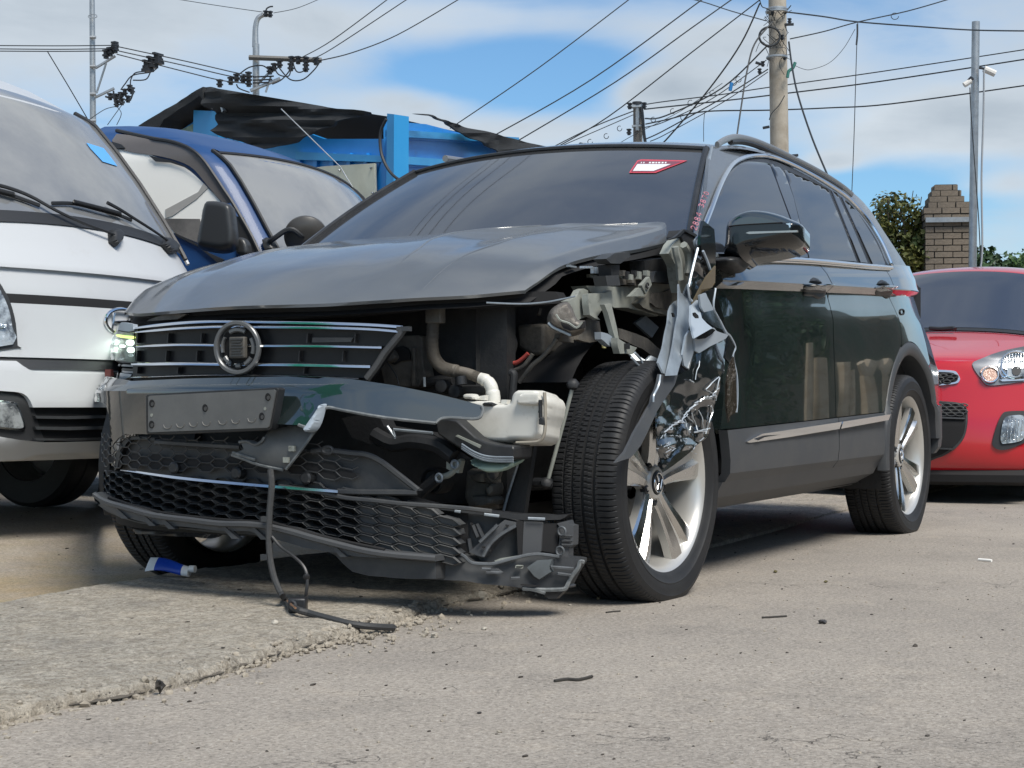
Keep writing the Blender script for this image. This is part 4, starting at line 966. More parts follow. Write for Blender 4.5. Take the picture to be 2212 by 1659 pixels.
# ---------------- blue truck
BF = Frame(-3.1, -1.79, 0, pi / 2 + radians(5.5))
bt = empty('blue_truck', BF.M, 'dark blue cab-over truck with grey door mirror and round convex mirror', 'truck', 'small cab-over trucks parked side by side')
xcB = [(.34, .0), (.6, .05), (.98, -.04), (1.10, -.14), (1.2, -.30), (1.319, -.388), (1.45, -.47), (1.6, -.56), (1.71, -.632), (1.80, -.70), (1.86, -.77), (1.91, -.86), (1.95, -.96), (2.0, -1.08), (2.04, -1.2), (2.07, -1.4), (2.085, -1.6)]
wB = [(.34, .80), (.6, .85), (1.2, .83), (1.325, .815), (1.86, .80), (1.95, .775), (2.02, .70), (2.085, .55)]
mb, frB = truck_shape(xcB, wB, 2.085, .34, .28)
mb.build('cab', m_bluep, bt, smooth=50)
def onBf(off): return lambda p: BF.S(p, lambda v: v.x - (frB(v.y, v.z) + off), 4.5, 14)
def onBs(off): return lambda p: BF.S(p, lambda v: v.y + interp(wB, v.z) + off, 4.5, 14)
strip(frB, .006, -.70, .72, lambda y: 1.22 - .03 * (y / .76) ** 2, lambda y: 1.885 - .03 * (y / .76) ** 2, 30, 16).build('windscreen', m_glasst, bt, smooth=60)
MB().tube([(frB(y, z) + .01, y, z) for y, z in [(-.712, lerp(1.2, 1.88, k / 16)) for k in range(17)] + [(lerp(-.70, .72, k / 20), 1.892 - .03 * ((lerp(-.7, .72, k / 20)) / .76) ** 2) for k in range(21)] + [(.735, lerp(1.88, 1.2, k / 16)) for k in range(17)]], .011, 6).build('glass_seal', m_tblk, bt)
q = zt
MB().patch(sm2(q((-420, 300), (0, 440), (200, 510), (330, 560), (460, 660), (600, 800), (720, 930), (860, 1180), (930, 1400), (660, 1450), (480, 1380), (240, 1280), (-420, 1000)), 2, True), onBs(.004), 16, (), (0, .004, 0)).build('side_window', m_glowglass, bt)
MB().patch(q((100, 1115), (500, 1120), (520, 1390), (480, 1375), (230, 1275)), onBs(.007), 16, (), (0, .003, 0)).build('door_card', mat('dim_interior', (.16, .15, .14), .6, var=(4, (.09, .085, .08), .45, .6)), bt)
MB().patch(q((125, 1020), (480, 830), (540, 735), (590, 780), (470, 900), (200, 1090), (130, 1110)), onBs(.008), 16, (), (0, .003, 0)).build('seat_belt', mat('belt_grey', (.33, .32, .30), .7), bt)
MB().patch(sm2(q((-400, 200), (0, 262), (200, 300), (400, 385), (520, 500), (640, 660), (760, 830), (850, 940), (770, 945), (735, 935), (640, 830), (540, 710), (440, 590), (330, 520), (180, 470), (0, 430), (-400, 360)), 2, True), onBs(.012), 14, (), (0, .01, 0)).build('rain_visor', m_visor, bt)
MB().patch(q((-50, 435), (0, 445), (200, 490), (330, 545), (460, 640), (540, 710), (440, 625), (330, 560), (180, 512), (20, 500)), onBs(.016), 12, (), (0, .003, 0)).build('visor_edge', m_tblk, bt)
MB().patch(zTL((665, 880), (700, 876), (745, 890), (768, 912), (720, 916), (680, 935), (640, 900)), onBs(.02), 10, (), (0, .01, 0)).build('visor_clip', m_tblk, bt)
MB().tube([onBs(.014)(p) for p in sm2(q((-400, 165), (0, 252), (150, 275), (300, 318), (430, 385), (540, 490), (640, 630), (760, 810), (850, 945), (960, 1130), (1060, 1310), (1140, 1480)), 3)], .010, 6).build('door_seal', m_tblk, bt)
MB().patch(q((230, 1270), (480, 1400), (600, 1490), (760, 1560), (700, 1600), (480, 1420), (235, 1300)), onBs(.014), 0, (), (0, .01, 0)).build('sill_strip', m_tblk, bt)
MB().patch(q((880, 1090), (960, 1100), (1060, 1320), (1110, 1480), (1040, 1520), (900, 1500)), onBs(.014), 14, (), (0, .012, 0)).build('quarter_panel', m_mirror_b, bt)
pillow(MB(), sm2(q((600, 930), (740, 938), (840, 975), (868, 1030), (885, 1150), (900, 1300), (885, 1430), (780, 1478), (640, 1470), (500, 1435), (480, 1390), (490, 1280), (520, 1120), (550, 980)), 3, True), lambda p: BF.Y(p, -1.02), (.35, -.93, .1), .06, 14, 5, .04).build('door_mirror', m_mirror_b, bt, smooth=60)
pillow(MB(), sm2(q((900, 1340), (960, 1320), (1010, 1360), (1035, 1450), (1025, 1520), (900, 1500)), 3, True), lambda p: BF.Y(p, -.93), (.3, -.95, 0), .03, 8, 5, .05).build('mirror_bracket', m_mirror_b, bt, smooth=60)
# round convex mirror on its bent arm at the pillar foot
mc = onBf(.18)(q((1645, 1322))[0]); view = (BF.I @ CAM - mc).normalized()
nrm = (view + Vector((.05, -.2, -.55))).normalized(); u = nrm.cross(Vector((0, 0, 1))).normalized(); w_ = u.cross(nrm)
M3 = Matrix((u, nrm, w_)).transposed().to_4x4(); M3.translation = mc
MB().lathe([(.001, .035), (.05, .03), (.09, .016), (.112, -.008), (.112, -.022), (.10, -.026), (.001, -.026)], M3, 40).build('convex_mirror', mat('mirror_back', (.060, .056, .052), .35), bt)
MB().tube(smooth_path([onBf(.05)(q((1250, 1365))[0]), onBf(.10)(q((1310, 1325))[0]), onBf(.17)(q((1430, 1245))[0]), onBf(.2)(q((1510, 1240))[0]), onBf(.2)(q((1590, 1300))[0]), mc], 5), .014, 8).build('mirror_arm', m_tblk, bt)
pillow(MB(), q((1170, 1345), (1215, 1318), (1258, 1345), (1290, 1400), (1310, 1470), (1220, 1490), (1185, 1420)), onBf(.01), (1, -.2, 0), .04, 5, 4, .0).build('mirror_mount', m_mirror_b, bt)
q = zTL
MB().tube([BF.Y(q((1735, 672))[0], .85), BF.Y(q((2100, 1030))[0], .85), BF.Y(q((2280, 1330))[0], .85)], .0032, 6).build('whip_aerial', m_steel, bt)
MB().tube(smooth_path([onBf(.03)(p) for p in zt((2270, 1180), (2120, 1290), (1980, 1400), (1900, 1470))], 3), .016, 6).build('wiper', m_tblk, bt)
for y in (-.74, .74): simple_wheel(bt, -1.2, y, .33, .2, m_rubber, m_steel, z=.39); simple_wheel(bt, -3.9, y, .33, .2, m_rubber, m_steel, z=.39)
MB().box((-2.5, 0, .52), (4.6, .9, .2)).build('chassis', m_tblk, bt)
mb = MB().box((-3.2, 0, .88), (2.8, 1.66, .08))
for s_ in (-1, 1): mb.box((-3.2, s_ * .83, 1.06), (2.8, .04, .32))
mb.box((-4.6, 0, 1.06), (.04, 1.7, .32)); mb.build('cargo_bed', m_bluep, bt)

# ---------------- red hatchback
RF = Frame(-4.75, .28, 0, 0)
rc = empty('red_hatchback', RF.M, 'small bright red hatchback behind the wreck, nose to the camera', 'car')
# skin by stations from nose to tail: (x, z) along the centre line with half width, curvature of the station line across the car
ST = [(-.06, .155, .66, .30), (.0, .20, .72, .33), (.035, .30, .77, .36), (.03, .45, .79, .38), (.0, .58, .795, .38), (-.03, .70, .79, .38), (-.055, .775, .775, .38), (-.10, .815, .765, .36), (-.25, .865, .755, .30), (-.5, .93, .75, .26), (-.72, .985, .745, .24), (-.80, 1.005, .74, .24),
      (-.95, 1.10, .70, .24), (-1.12, 1.21, .655, .24), (-1.30, 1.325, .615, .24), (-1.42, 1.392, .59, .22), (-1.52, 1.43, .575, .18), (-1.75, 1.462, .575, .12), (-2.3, 1.475, .58, .06), (-2.9, 1.43, .57, 0), (-3.3, 1.32, .56, -.08), (-3.5, .95, .62, -.12), (-3.58, .6, .72, -.12), (-3.5, .3, .74, -.1)]
def rsk(s_, u):
    k = min(int(s_), len(ST) - 2); t = s_ - k; p = [ST[max(k - 1, 0)], ST[k], ST[k + 1], ST[min(k + 2, len(ST) - 1)]]
    def cr_(i):
        a, b, c, d = (q_[i] for q_ in p); return .5 * (2 * b + (c - a) * t + (2 * a - 5 * b + 4 * c - d) * t * t + (3 * b - a - 3 * c + d) * t ** 3)
    x, z, w, c = (cr_(i) for i in range(4)); y = w * u
    return Vector((x - c * y * y * (1 if x > -.2 else 1), y, z - (.05 if z > .8 else .0) * u * u * (1.0 + .6 * abs(u) ** 3)))
ns = (len(ST) - 1) * 4
skin = [[rsk(i / 4, j / 14) for j in range(-14, 15)] for i in range(ns + 1)]
mb = MB().grid(skin)
# sides
for sg in (-1, 1):
    rows = []
    low = [Vector((x, sg * .79, .2)) for x in [lerp(-.15, -3.5, k / 20) for k in range(21)]]
body = mb.build('body', m_red, rc, smooth=60)
for sg in (-1, 1):
    rows = []
    for k in range(25):
        x = lerp(-.30, -3.45, k / 24); zt_ = interp([(-3.5, .95), (-3.2, 1.02), (-.9, .98), (-.3, .84)], x)
        rows.append([(x, sg * interp([(.15, .74), (.35, .79), (.7, .80), (.9, .765), (1.1, .74)], z), z) for z in [lerp(.17, zt_, j / 8) for j in range(9)]])
    MB().grid(rows).build('side_panel', m_red, rc, smooth=50)
    rows = [[(x, sg * lerp(.74, .60, j / 6), lerp(.985, interp([(-3.3, 1.3), (-2.9, 1.40), (-1.75, 1.43), (-1.35, 1.34), (-.85, .99)], x), j / 6)) for j in range(7)] for x in [lerp(-.85, -3.25, k / 20) for k in range(21)]]
    MB().grid(rows).build('side_glass', m_glassd, rc, smooth=50)
def rfun(v):
    # signed distance along the nose skin: only the part ahead of the windscreen foot is used
    tab = [(s_[1], s_[0]) for s_ in ST[:8]]
    return v.x - (interp(tab, v.z) - interp([(s_[1], s_[3]) for s_ in ST[:8]], v.z) * v.y * v.y)
def onRf(off): return lambda p: RF.S(p, lambda v: rfun(v) - off, 7.5, 14)
gl = [[rsk(lerp(11.15, 15.2, i / 16), j / 14 * .955) + Vector((.010, 0, .008)) for j in range(-14, 15)] for i in range(17)]
MB().grid(gl).build('windscreen', mat('red_car_glass', (.04, .042, .048), .03, 0, .9, ior=2.0), rc, smooth=60)
co = [[rsk(lerp(10.75, 11.2, i / 3), j / 14 * .95) + Vector((.008, 0, .007)) for j in range(-14, 15)] for i in range(4)]
MB().grid(co).build('cowl', m_tblk, rc, smooth=60)
q = zr1
MB().tube(smooth_path([RF.S(p, lambda v: v.z - (1.005 + (-.74 - v.x) * .6 + .03), 8, 14) for p in q((850, 1222), (1000, 1232), (1180, 1222), (1220, 1240))], 4), .012, 6).build('wiper', m_tblk, rc)
q = zr2
def rp(name, poly, off, m, th=.02, step=12, par=None): return MB().patch(poly, onRf(off), step, (), (-th, 0, 0)).build(name, m, par or rc, smooth=50)
# bonnet shut line
MB().tube([onRf(.001)(p) for p in sm2(q((900, 228), (1000, 232), (1250, 243), (1460, 236)), 4)], .0045, 6).build('bonnet_gap', m_void, rc)
rp('upper_grille_ring', sm2(q((640, 345), (1000, 348), (1200, 362), (1255, 400), (1290, 470), (1280, 510), (1230, 545), (1010, 572), (640, 590)), 3, True), .012, m_chrome)
rp('upper_grille', sm2(q((640, 375), (1000, 378), (1180, 390), (1230, 430), (1258, 475), (1240, 505), (1190, 525), (1010, 548), (640, 560)), 3, True), .016, m_void)
def cell(poly_c, rx, ry):
    return [onRf(.022)((poly_c[0] + rx * cos(a) * (1 + .25 * abs(cos(a)) ** 4), poly_c[1] + ry * sin(a))) for a in [2 * pi * k / 18 for k in range(18)]]
gm = MB()
for cx_, cy in ((960, 430), (1050, 430), (1150, 480), (1000, 480), (1100, 520), (960, 530), (1130, 420), (1210, 440)): gm.tube(cell(q((cx_, cy))[0], 6.5, 3.2), .0035, 5, True)
gm.build('upper_grille_mesh', m_dplas, rc)
rp('lower_grille_rim', sm2(q((600, 790), (1030, 800), (1260, 820), (1345, 860), (1390, 930), (1395, 1100), (1360, 1290), (1280, 1420), (1150, 1530), (950, 1625), (600, 1659)), 3, True), .012, m_dplas)
rp('lower_grille', sm2(q((600, 815), (1030, 822), (1250, 840), (1325, 880), (1365, 940), (1370, 1100), (1335, 1280), (1255, 1400), (1120, 1510), (950, 1595), (600, 1630)), 3, True), .017, m_void)
gm = MB()
for j in range(4):
    for i in range(6):
        c = (980 + i * 120 + (60 if j % 2 else 0), 860 + j * 44)
        if c[0] < 1360: gm.tube(cell(q(c)[0], 7.5, 3.4), .0038, 5, True)
gm.build('lower_grille_mesh', m_dplas, rc)
rp('grille_bar', q((940, 1020), (1360, 1040), (1360, 1060), (940, 1045)), .03, m_dplas)
rp('grille_bar', q((940, 1470), (1180, 1480), (1170, 1500), (940, 1490)), .03, m_dplas)
rp('headlight_surround', sm2(q((1475, 245), (1600, 185), (1850, 90), (2212, 10), (2700, -60), (2900, 300), (2700, 480), (2212, 520), (1950, 555), (1720, 575), (1640, 540), (1550, 420), (1490, 330)), 3, True), .010, mat('lamp_bezel', (.20, .21, .23), .3, .3), .03)
rp('headlight', sm2(q((1840, 280), (1870, 190), (1950, 110), (2060, 75), (2212, 60), (2500, 80), (2560, 300), (2300, 430), (2100, 480), (1930, 505), (1870, 440)), 3, True), .018, m_lens, .03, 8)
rp('indicator', sm2(q((1580, 370), (1640, 310), (1740, 290), (1830, 330), (1840, 430), (1800, 510), (1710, 530), (1630, 440)), 3, True), .020, m_amber, .03, 8)
for cx_, cy, rx, ry, t in ((2090, 280, 205, 195, .006), (1725, 415, 118, 108, .005), (1925, 390, 50, 62, .005)):
    MB().tube([onRf(.024)(p) for p in q(*[(cx_ + rx * cos(a), cy + ry * sin(a)) for a in [2 * pi * k / 28 for k in range(28)]])], t, 6, True).build('lamp_ring', m_chrome, rc)
for k in range(7): MB().tube([onRf(.022)(p) for p in q((1960 + 42 * k, 130 - 8 * k), (1950 + 42 * k, 330))], .0026, 5).build('lamp_flute', m_refl, rc)
for k in range(5): MB().tube([onRf(.024)(p) for p in q((1990 + 50 * k, 1060), (1960 + 50 * k, 1370))], .0026, 5).build('lamp_flute', m_refl, rc)
rp('bulb', sm2(q((2040, 330), (2110, 300), (2170, 340), (2140, 420), (2060, 420)), 2, True), .024, m_tblk, .01, 6)
rp('headlight_strip', q((1860, 490), (2212, 480), (2212, 500), (1900, 515)), .022, m_chrome)
rp('fog_lamp_surround', sm2(q((1900, 980), (2000, 945), (2212, 940), (2400, 960), (2420, 1300), (2212, 1400), (2000, 1490), (1850, 1500), (1760, 1440), (1765, 1340), (1820, 1150)), 3, True), .012, m_tblk)
rp('fog_lamp', sm2(q((1950, 1030), (2050, 1005), (2200, 1010), (2230, 1150), (2212, 1320), (2140, 1380), (1960, 1410), (1890, 1400), (1875, 1300), (1905, 1120)), 3, True), .022, m_lens, .02, 8)
lipm = MB().grid([[Vector((-.03 - .30 * y * y + o_, y, z)) for y in [lerp(-.74, .74, j / 20) for j in range(21)]] for o_, z in ((-.02, .10), (.03, .12), (.035, .16), (.0, .20))]); lipm.build('front_lip', m_void, rc)
for y in (-.70, .70): simple_wheel(rc, -.72, y, .285, .165, m_rubber, m_steel); simple_wheel(rc, -3.05, y, .285, .165, m_rubber, m_steel)
MB().box((-1.8, 0, .24), (3.3, 1.36, .16)).build('underbody', m_void, rc)
# ================================================================== the wrecked SUV
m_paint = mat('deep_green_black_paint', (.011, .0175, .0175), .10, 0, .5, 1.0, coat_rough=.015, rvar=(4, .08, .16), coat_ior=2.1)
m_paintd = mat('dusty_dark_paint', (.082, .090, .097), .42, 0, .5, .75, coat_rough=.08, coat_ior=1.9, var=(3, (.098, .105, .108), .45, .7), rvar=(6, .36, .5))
m_crump = mat('scuffed_dark_paint', (.008, .011, .013), .14, 0, .5, 1.0, coat_rough=.07, coat_ior=1.7, dirt=(18, (.06, .065, .07), .66, .78, .6))
m_inner = mat('inner_dark_plastic', (.012, .013, .015), .6, var=(7, (.028, .028, .028), .45, .7), bump=(90, .3, .004))
m_soot = mat('dusty_engine_part', (.105, .096, .082), .65, var=(10, (.045, .042, .038), .42, .62), bump=(70, .4, .006), dirt=(26, (.11, .10, .085), .55, .75, .6))
m_primer = mat('dirty_primer', (.17, .165, .14), .5, 0, .4, var=(8, (.10, .097, .085), .42, .66), dirt=(22, (.05, .048, .042), .58, .72, .8))
m_hose = mat('dusty_ribbed_hose', (.13, .115, .095), .7, var=(14, (.075, .068, .058), .4, .65))
m_ecoat = mat('bare_primer_metal', (.31, .325, .29), .45, .1, .5, var=(7, (.20, .21, .19), .42, .66), dirt=(20, (.07, .065, .055), .58, .72, .8))
m_bent = mat('bent_grey_sheet', (.17, .195, .22), .36, .15, .5, .2, var=(5, (.27, .31, .345), .42, .66), dirt=(22, (.05, .055, .06), .62, .74, .7))
m_bentl = mat('bent_pale_sheet', (.34, .39, .44), .34, .12, .5, .2, var=(4, (.30, .35, .40), .42, .66))
m_whitep = mat('milky_plastic', (.66, .645, .59), .4, 0, .5, var=(5, (.50, .48, .42), .45, .68), dirt=(16, (.20, .17, .13), .62, .76, .75))
m_greenp = mat('greenish_plastic', (.30, .40, .34), .35)
m_grille = mat('gloss_black_grille', (.008, .009, .011), .12, 0, .6, .5)
m_mach = mat('machined_alloy', (.66, .655, .64), .20, 1.0, rvar=(9, .14, .28))
m_alloy = mat('grey_alloy', (.60, .585, .55), .34, .6)
m_disc = mat('brake_metal', (.10, .10, .10), .45, .7)
m_holder = mat('plate_frame_grey', (.105, .108, .108), .42, var=(6, (.135, .137, .135), .4, .66), bump=(240, .1, .001), dirt=(18, (.07, .072, .072), .6, .75, .6))
m_led = mat('lit_led', (.9, 1, .93), .3, emit=((.85, 1.0, .90), 1.6))
m_ledy = mat('lit_running_light', (.9, 1, .4), .3, emit=((.75, .95, .22), 1.0))
m_redc = mat('red_cable', (.32, .05, .04), .45)
m_tear = mat('torn_plastic_edge', (.10, .11, .115), .5, var=(30, (.20, .21, .21), .45, .65))
suv = empty('wrecked_suv', Matrix(), 'dark green black SUV with its front left corner torn off and bonnet buckled', 'car')
def B(mb, name, m, par=None, **k): return mb.build(name, m, par or suv, **k)

# ---------------- body side
def WX(X): return interp([(-3.62, .66), (-3.5, .80), (-3.35, .87), (-3.2, .905), (-3.0, .922), (-2.6, .922), (-2.2, .922), (-1.5, .925), (-.5, .918), (-.2, .912), (.3, .895), (.6, .84)], X)
def zcr(X): return .963 + (-.8 - X) * .047
def zbl(X): return 1.014 + (-.43 - X) * .066
def zcl(X): return .478 + (-.45 - X) * .026
def rows_at(X):
    c, b, k = zcr(X), zbl(X), zcl(X); s0 = .264 + .006 * (-.45 - X)
    R_ = [(s0 - .05, -.14), (s0, -.050), (s0 + .05, -.022), (s0 + .078, -.002), (s0 + .12, .003), (k - .03, .002), (k, .0), (k + .002, -.010), (k + .06, -.011), (k + .16, -.014), (lerp(k, c, .55), -.018), (lerp(k, c, .75), -.021), (c - .075, -.024), (c - .034, -.028), (c - .024, -.028), (c - .003, .0), (c + .001, .0015), (c + .01, -.002), (lerp(c, b, .5), -.014), (b - .01, -.036), (b, -.038)]
    e = max(0, (-2.45 - X) / .85) ** 1.6
    if e > 0: R_ = [(z, d - .125 * e * max(0, min(1.15, (z - .74) / .30))) for z, d in R_]
    return R_
def Yside(X, z):
    r = rows_at(X); return WX(X) + interp(r, z)
def Ygh(X, z):
    b = zbl(X); h = z - b
    if h < 0: return Yside(X, z)
    return WX(X) - .038 - .36 * h - .62 * h * h - .144 * max(0, (-2.45 - X) / .85) ** 1.6
def onSide(off=0.0): return lambda p: WF.S(p, lambda v: v.y - (Ygh(v.x, v.z) + off), 3.2, 9.5)
def side_panel(xl, xr, r0, r1, name, m, nc=22, sgn=1, jit=0, par=None, low=None):
    R0 = list(range(r0, r1 + 1)); rows = []
    fr = []
    for a, b in zip(R0, R0[1:]):
        n = 3 if b - a == 1 and a in (7, 8, 9, 10, 11, 17, 18) else 1
        for k in range(n): fr.append(a + k / n)
    fr.append(R0[-1])
    for f in fr:
        a = int(f); t = f - a; r = []
        for j in range(nc + 1):
            u = j / nc; X = -1.5
            for _ in range(4):
                rw = rows_at(X); z = rw[a][0] if t == 0 else lerp(rw[a][0], rw[a + 1][0], t)
                if low: z = max(z, low(X))
                X = lerp(xl(z), xr(z), u)
            rw = rows_at(X); z = rw[a][0] if t == 0 else lerp(rw[a][0], rw[a + 1][0], t)
            d = rw[a][1] if t == 0 else lerp(rw[a][1], rw[a + 1][1], t)
            if low and z < low(X): z = low(X); d = interp(rw, z)
            y = WX(X) + d
            if jit: y += jit(X, z)
            r.append((X, sgn * y, z))
        rows.append(r)
    # return flange at both ends so the edge has depth
    for r in rows:
        for e, s_ in ((0, .0), (-1, .0)):
            x, y, z = r[e]; r.insert(0 if e == 0 else len(r), (x, y - sgn * .03, z))
    mb = MB().grid(rows)
    return B(mb, name, m, par, smooth=28)
ARX, ARZ, ARO = -2.685, .352, .478
def arcX(z, s_): 
    d = ARO * ARO - (z - ARZ) ** 2
    return ARX + s_ * sqrt(max(0, d))
def fd_l(z): return interp([(.2, -.50), (.48, -.445), (.62, -.47), (.75, -.50), (.88, -.48), (.96, -.455), (1.03, -.44)], z)
def fd_r(z): return interp([(.2, -1.562), (.88, -1.562), (.98, -1.497), (1.09, -1.435)], z)
def rd_l(z): return fd_r(z) - .008
def rd_r(z):
    if z < ARZ: return ARX + ARO
    if z < ARZ + ARO * .93: return arcX(z, 1) + .004
    return interp([(ARZ + ARO * .93, -2.515), (.90, -2.60 + .085), (1.0, -2.36), (1.15, -2.30)], z)
def fdj(X, z):
    e = max(0, 1 - (fd_l(z) - X) / .26); return e * e * (.016 * noise.noise(Vector((X * 9, z * 6, 2))) - .012 * e) + .0012 * noise.noise(Vector((X * 2.2, z * 2.5, 1)))
def wav(X, z): return .0011 * noise.noise(Vector((X * 2.2, z * 2.5, 1)))
fdoor = side_panel(fd_l, fd_r, 7, 20, 'front_door', m_paint, 40, 1, fdj)
side_panel(fd_l, fd_r, 2, 6, 'door_cladding', m_gplas, 20, par=fdoor)
rdoor = side_panel(rd_l, rd_r, 7, 20, 'rear_door', m_paint, 34, 1, wav)
side_panel(lambda z: fd_r(z) - .008, lambda z: ARX + ARO + .012, 2, 6, 'door_cladding', m_gplas, 14, par=rdoor)
side_panel(lambda z: -.46, lambda z: ARX + ARO + .006, 0, 2, 'sill', m_gplas, 24)
def qlow(X):
    d = ARO * ARO - (X - ARX) ** 2
    return ARZ + sqrt(d) if d > 0 else .0
side_panel(lambda z: ARX - .43, lambda z: interp([(.3, -3.5), (.7, -3.60)], z), 2, 6, 'rear_bumper', m_gplas, 14)
q_l = lambda z: rd_r(max(z, ARZ + ARO * .93)) - .007
side_panel(lambda z: q_l(z), lambda z: interp([(.3, -3.5), (.7, -3.60), (1.0, -3.52), (1.2, -3.36)], z), 6, 20, 'quarter_panel', m_paint, 60, 1, wav, low=qlow)
# wheel arch cladding (ring) and liner
def arch(name, x, zc_, r0, r1, y0f, m, a0=-8, a1=196, sgn=1):
    rows = []
    for k in range(49):
        a = radians(lerp(a0, a1, k / 48)); r = []
        for t, o in ((0, -.10), (0, -.004), (.15, .006), (.6, .012), (.92, .006), (1, -.006), (1, -.03)):
            rr = lerp(r0, r1, t); X = x + rr * cos(a); z = max(.17 if X > x else .40, zc_ + rr * sin(a)); r.append((X, sgn * (y0f(X, z) + o), z))
        rows.append(r)
    return B(MB().grid(rows), name, m, smooth=40)
arch('wheel_arch_trim', ARX, ARZ, .418, ARO, lambda X, z: WX(X) - .004 + (interp(rows_at(X), max(z, .36)) if z > .5 else 0), m_gplas)
def liner(x, y0, y1, name, r=.43, a0=-20, a1=200):
    rows = [[(x + r * cos(radians(lerp(a0, a1, k / 30))), y, max(.18, ARZ + r * sin(radians(lerp(a0, a1, k / 30))))) for y in (y0, y1)] for k in range(31)]
    mb = MB().grid(rows); mb.prism([(x + r * cos(radians(lerp(a0, a1, k / 30))), y1, max(.18, ARZ + r * sin(radians(lerp(a0, a1, k / 30))))) for k in range(31)], (0, .01 if y1 < 0 else -.01, 0))
    return B(mb, name, m_inner)
liner(ARX, .885, .50, 'wheel_liner', .43, -20, 172); liner(ARX, -.885, -.50, 'wheel_liner'); liner(0, -.87, -.50, 'wheel_liner')
# far side of the body
side_panel(lambda z: -.46, lambda z: ARX + ARO, 0, 20, 'side_panel', m_paint, 20, -1)
side_panel(lambda z: q_l(z), lambda z: interp([(.3, -3.5), (.7, -3.60), (1.0, -3.52), (1.2, -3.36)], z), 6, 20, 'quarter_panel', m_paint, 30, -1, low=qlow)
def flow(X):
    d = .46 ** 2 - X * X
    return ARZ + sqrt(d) if d > 0 else 0
rows = []
for k in range(25):
    X = lerp(-.46, .52, k / 24); zt = interp([(-.46, .95), (.05, .90), (.32, .80), (.52, .70)], X); zl = max(.28, flow(X)); w = interp([(-.46, .90), (.2, .86), (.42, .80), (.52, .74)], X)
    rows.append([(X, -(w - .05 * (j / 10) ** 3), lerp(zl, zt, j / 10)) for j in range(11)])
B(MB().grid(rows), 'front_fender', m_paint, smooth=50)

# ---------------- glasshouse
q = z5
outer = [(1499, 521), (1523, 440), (1534, 326), (1546, 317), (1590, 314), (1640, 324), (1700, 342), (1780, 377), (1840, 414), (1878, 452), (1908, 498), (1945, 554), (1985, 620)]
belt = [(1960, 596)] + q((1395, 862), (1250, 845), (900, 826), (600, 826), (305, 824)) + [(1512, 548)]
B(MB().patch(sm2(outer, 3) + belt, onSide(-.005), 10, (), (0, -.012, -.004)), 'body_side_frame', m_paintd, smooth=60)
dlo = sm2(q((250, 580), (290, 480), (335, 370), (380, 290), (430, 232), (500, 200), (600, 190), (700, 215), (850, 285), (1000, 372), (1120, 455), (1230, 580), (1310, 705), (1350, 800), (1375, 848)), 3) + q((1250, 838), (900, 812), (600, 808), (310, 800))
B(MB().patch(dlo, onSide(.004), 10, (), (0, -.006, 0)), 'window_surround', m_black, smooth=60)
W1 = sm2(q((262, 585), (300, 480), (345, 365), (388, 288), (440, 236), (510, 207), (640, 218)), 3) + q((700, 375), (772, 560), (826, 796), (560, 800), (320, 796))
W2 = q((738, 258), (860, 310), (1000, 376), (1090, 590), (1180, 824), (900, 804), (888, 800), (840, 620), (790, 420))
W3 = q((1028, 385), (1058, 402), (1150, 600), (1248, 832), (1205, 828), (1110, 590))
W4 = sm2(q((1090, 425), (1160, 490), (1240, 605), (1310, 725), (1350, 820), (1355, 845)), 3) + q((1280, 838), (1190, 640))
for nm, w in (('front_window', W1), ('rear_window', W2), ('corner_window', W3), ('quarter_window', W4)):
    B(MB().patch(w, onSide(.010), 10, (), (0, -.004, 0)), nm, m_glassd, smooth=60)
B(MB().patch(q((655, 222), (725, 250), (790, 430), (880, 798), (832, 798), (776, 560), (705, 370)), onSide(.013), 10, (), (0, -.006, 0)), 'pillar_cover', m_grille, smooth=60)
def tubeon(pts, off, r, nm, m, par=None, n=8, flat=1.0, sm=4): return B(MB().tube([onSide(off)(p) for p in (sm2(pts, sm) if sm else pts)], r, n, flat=flat), nm, m, par)
tubeon(q((238, 610), (280, 505), (325, 385), (372, 285), (425, 215), (505, 178), (610, 170), (715, 197), (860, 265), (1005, 350), (1130, 437), (1245, 565), (1325, 690), (1372, 790), (1396, 850)), .009, .0085, 'window_chrome', m_chrome)
tubeon(q((520, 806), (700, 806), (900, 818), (1100, 836), (1250, 850), (1394, 862)), .008, .0095, 'belt_chrome', m_chrome)
tubeon(q((520, 822), (700, 823), (900, 833), (1100, 850), (1250, 864), (1385, 872)), .004, .006, 'belt_chrome', m_chrome)
tubeon(q((308, 790), (368, 791)), .01, .011, 'belt_chrome', m_chrome, sm=0); tubeon(q((310, 815), (365, 816)), .006, .008, 'belt_chrome', m_chrome, sm=0)
# chrome strip along the doors
q = z6
for nm, poly, par in (('side_chrome', [(500, 752), (580, 702), (700, 684), (1057, 628), (1057, 672), (760, 722), (520, 758)], fdoor), ('side_chrome', [(1066, 627), (1352, 582), (1350, 617), (1066, 671)], rdoor)):
    yb = max(p[1] for p in poly)
    B(MB().patch(q(*poly), lambda p: onSide(.004)(p) + Vector((0, .010 * ((930 - .155 * .35 * (p[0] - 1612) + 26 - p[1]) / 18.0), 0)), 6, (), (0, -.02, 0)), nm, m_chrome, par, smooth=40)
for poly, par in (([(560, 738), (600, 715), (1050, 645), (1050, 651), (610, 724), (575, 742)], fdoor), ([(1072, 641), (1370, 595), (1370, 600), (1072, 648)], rdoor)):
    B(MB().patch(q(*poly), onSide(.0115), 10, (), (0, -.004, 0)), 'chrome_groove', m_black, par)
for a in (935, 950, 1005, 1250): B(MB().patch(q((a, 650 - (a - 935) * .155), (a + 10, 648 - (a - 935) * .155), (a + 10, 657 - (a - 935) * .155), (a, 659 - (a - 935) * .155)), onSide(.0125), 0, (), (0, -.004, 0)), 'chrome_mark', m_black, fdoor if a < 1060 else rdoor)
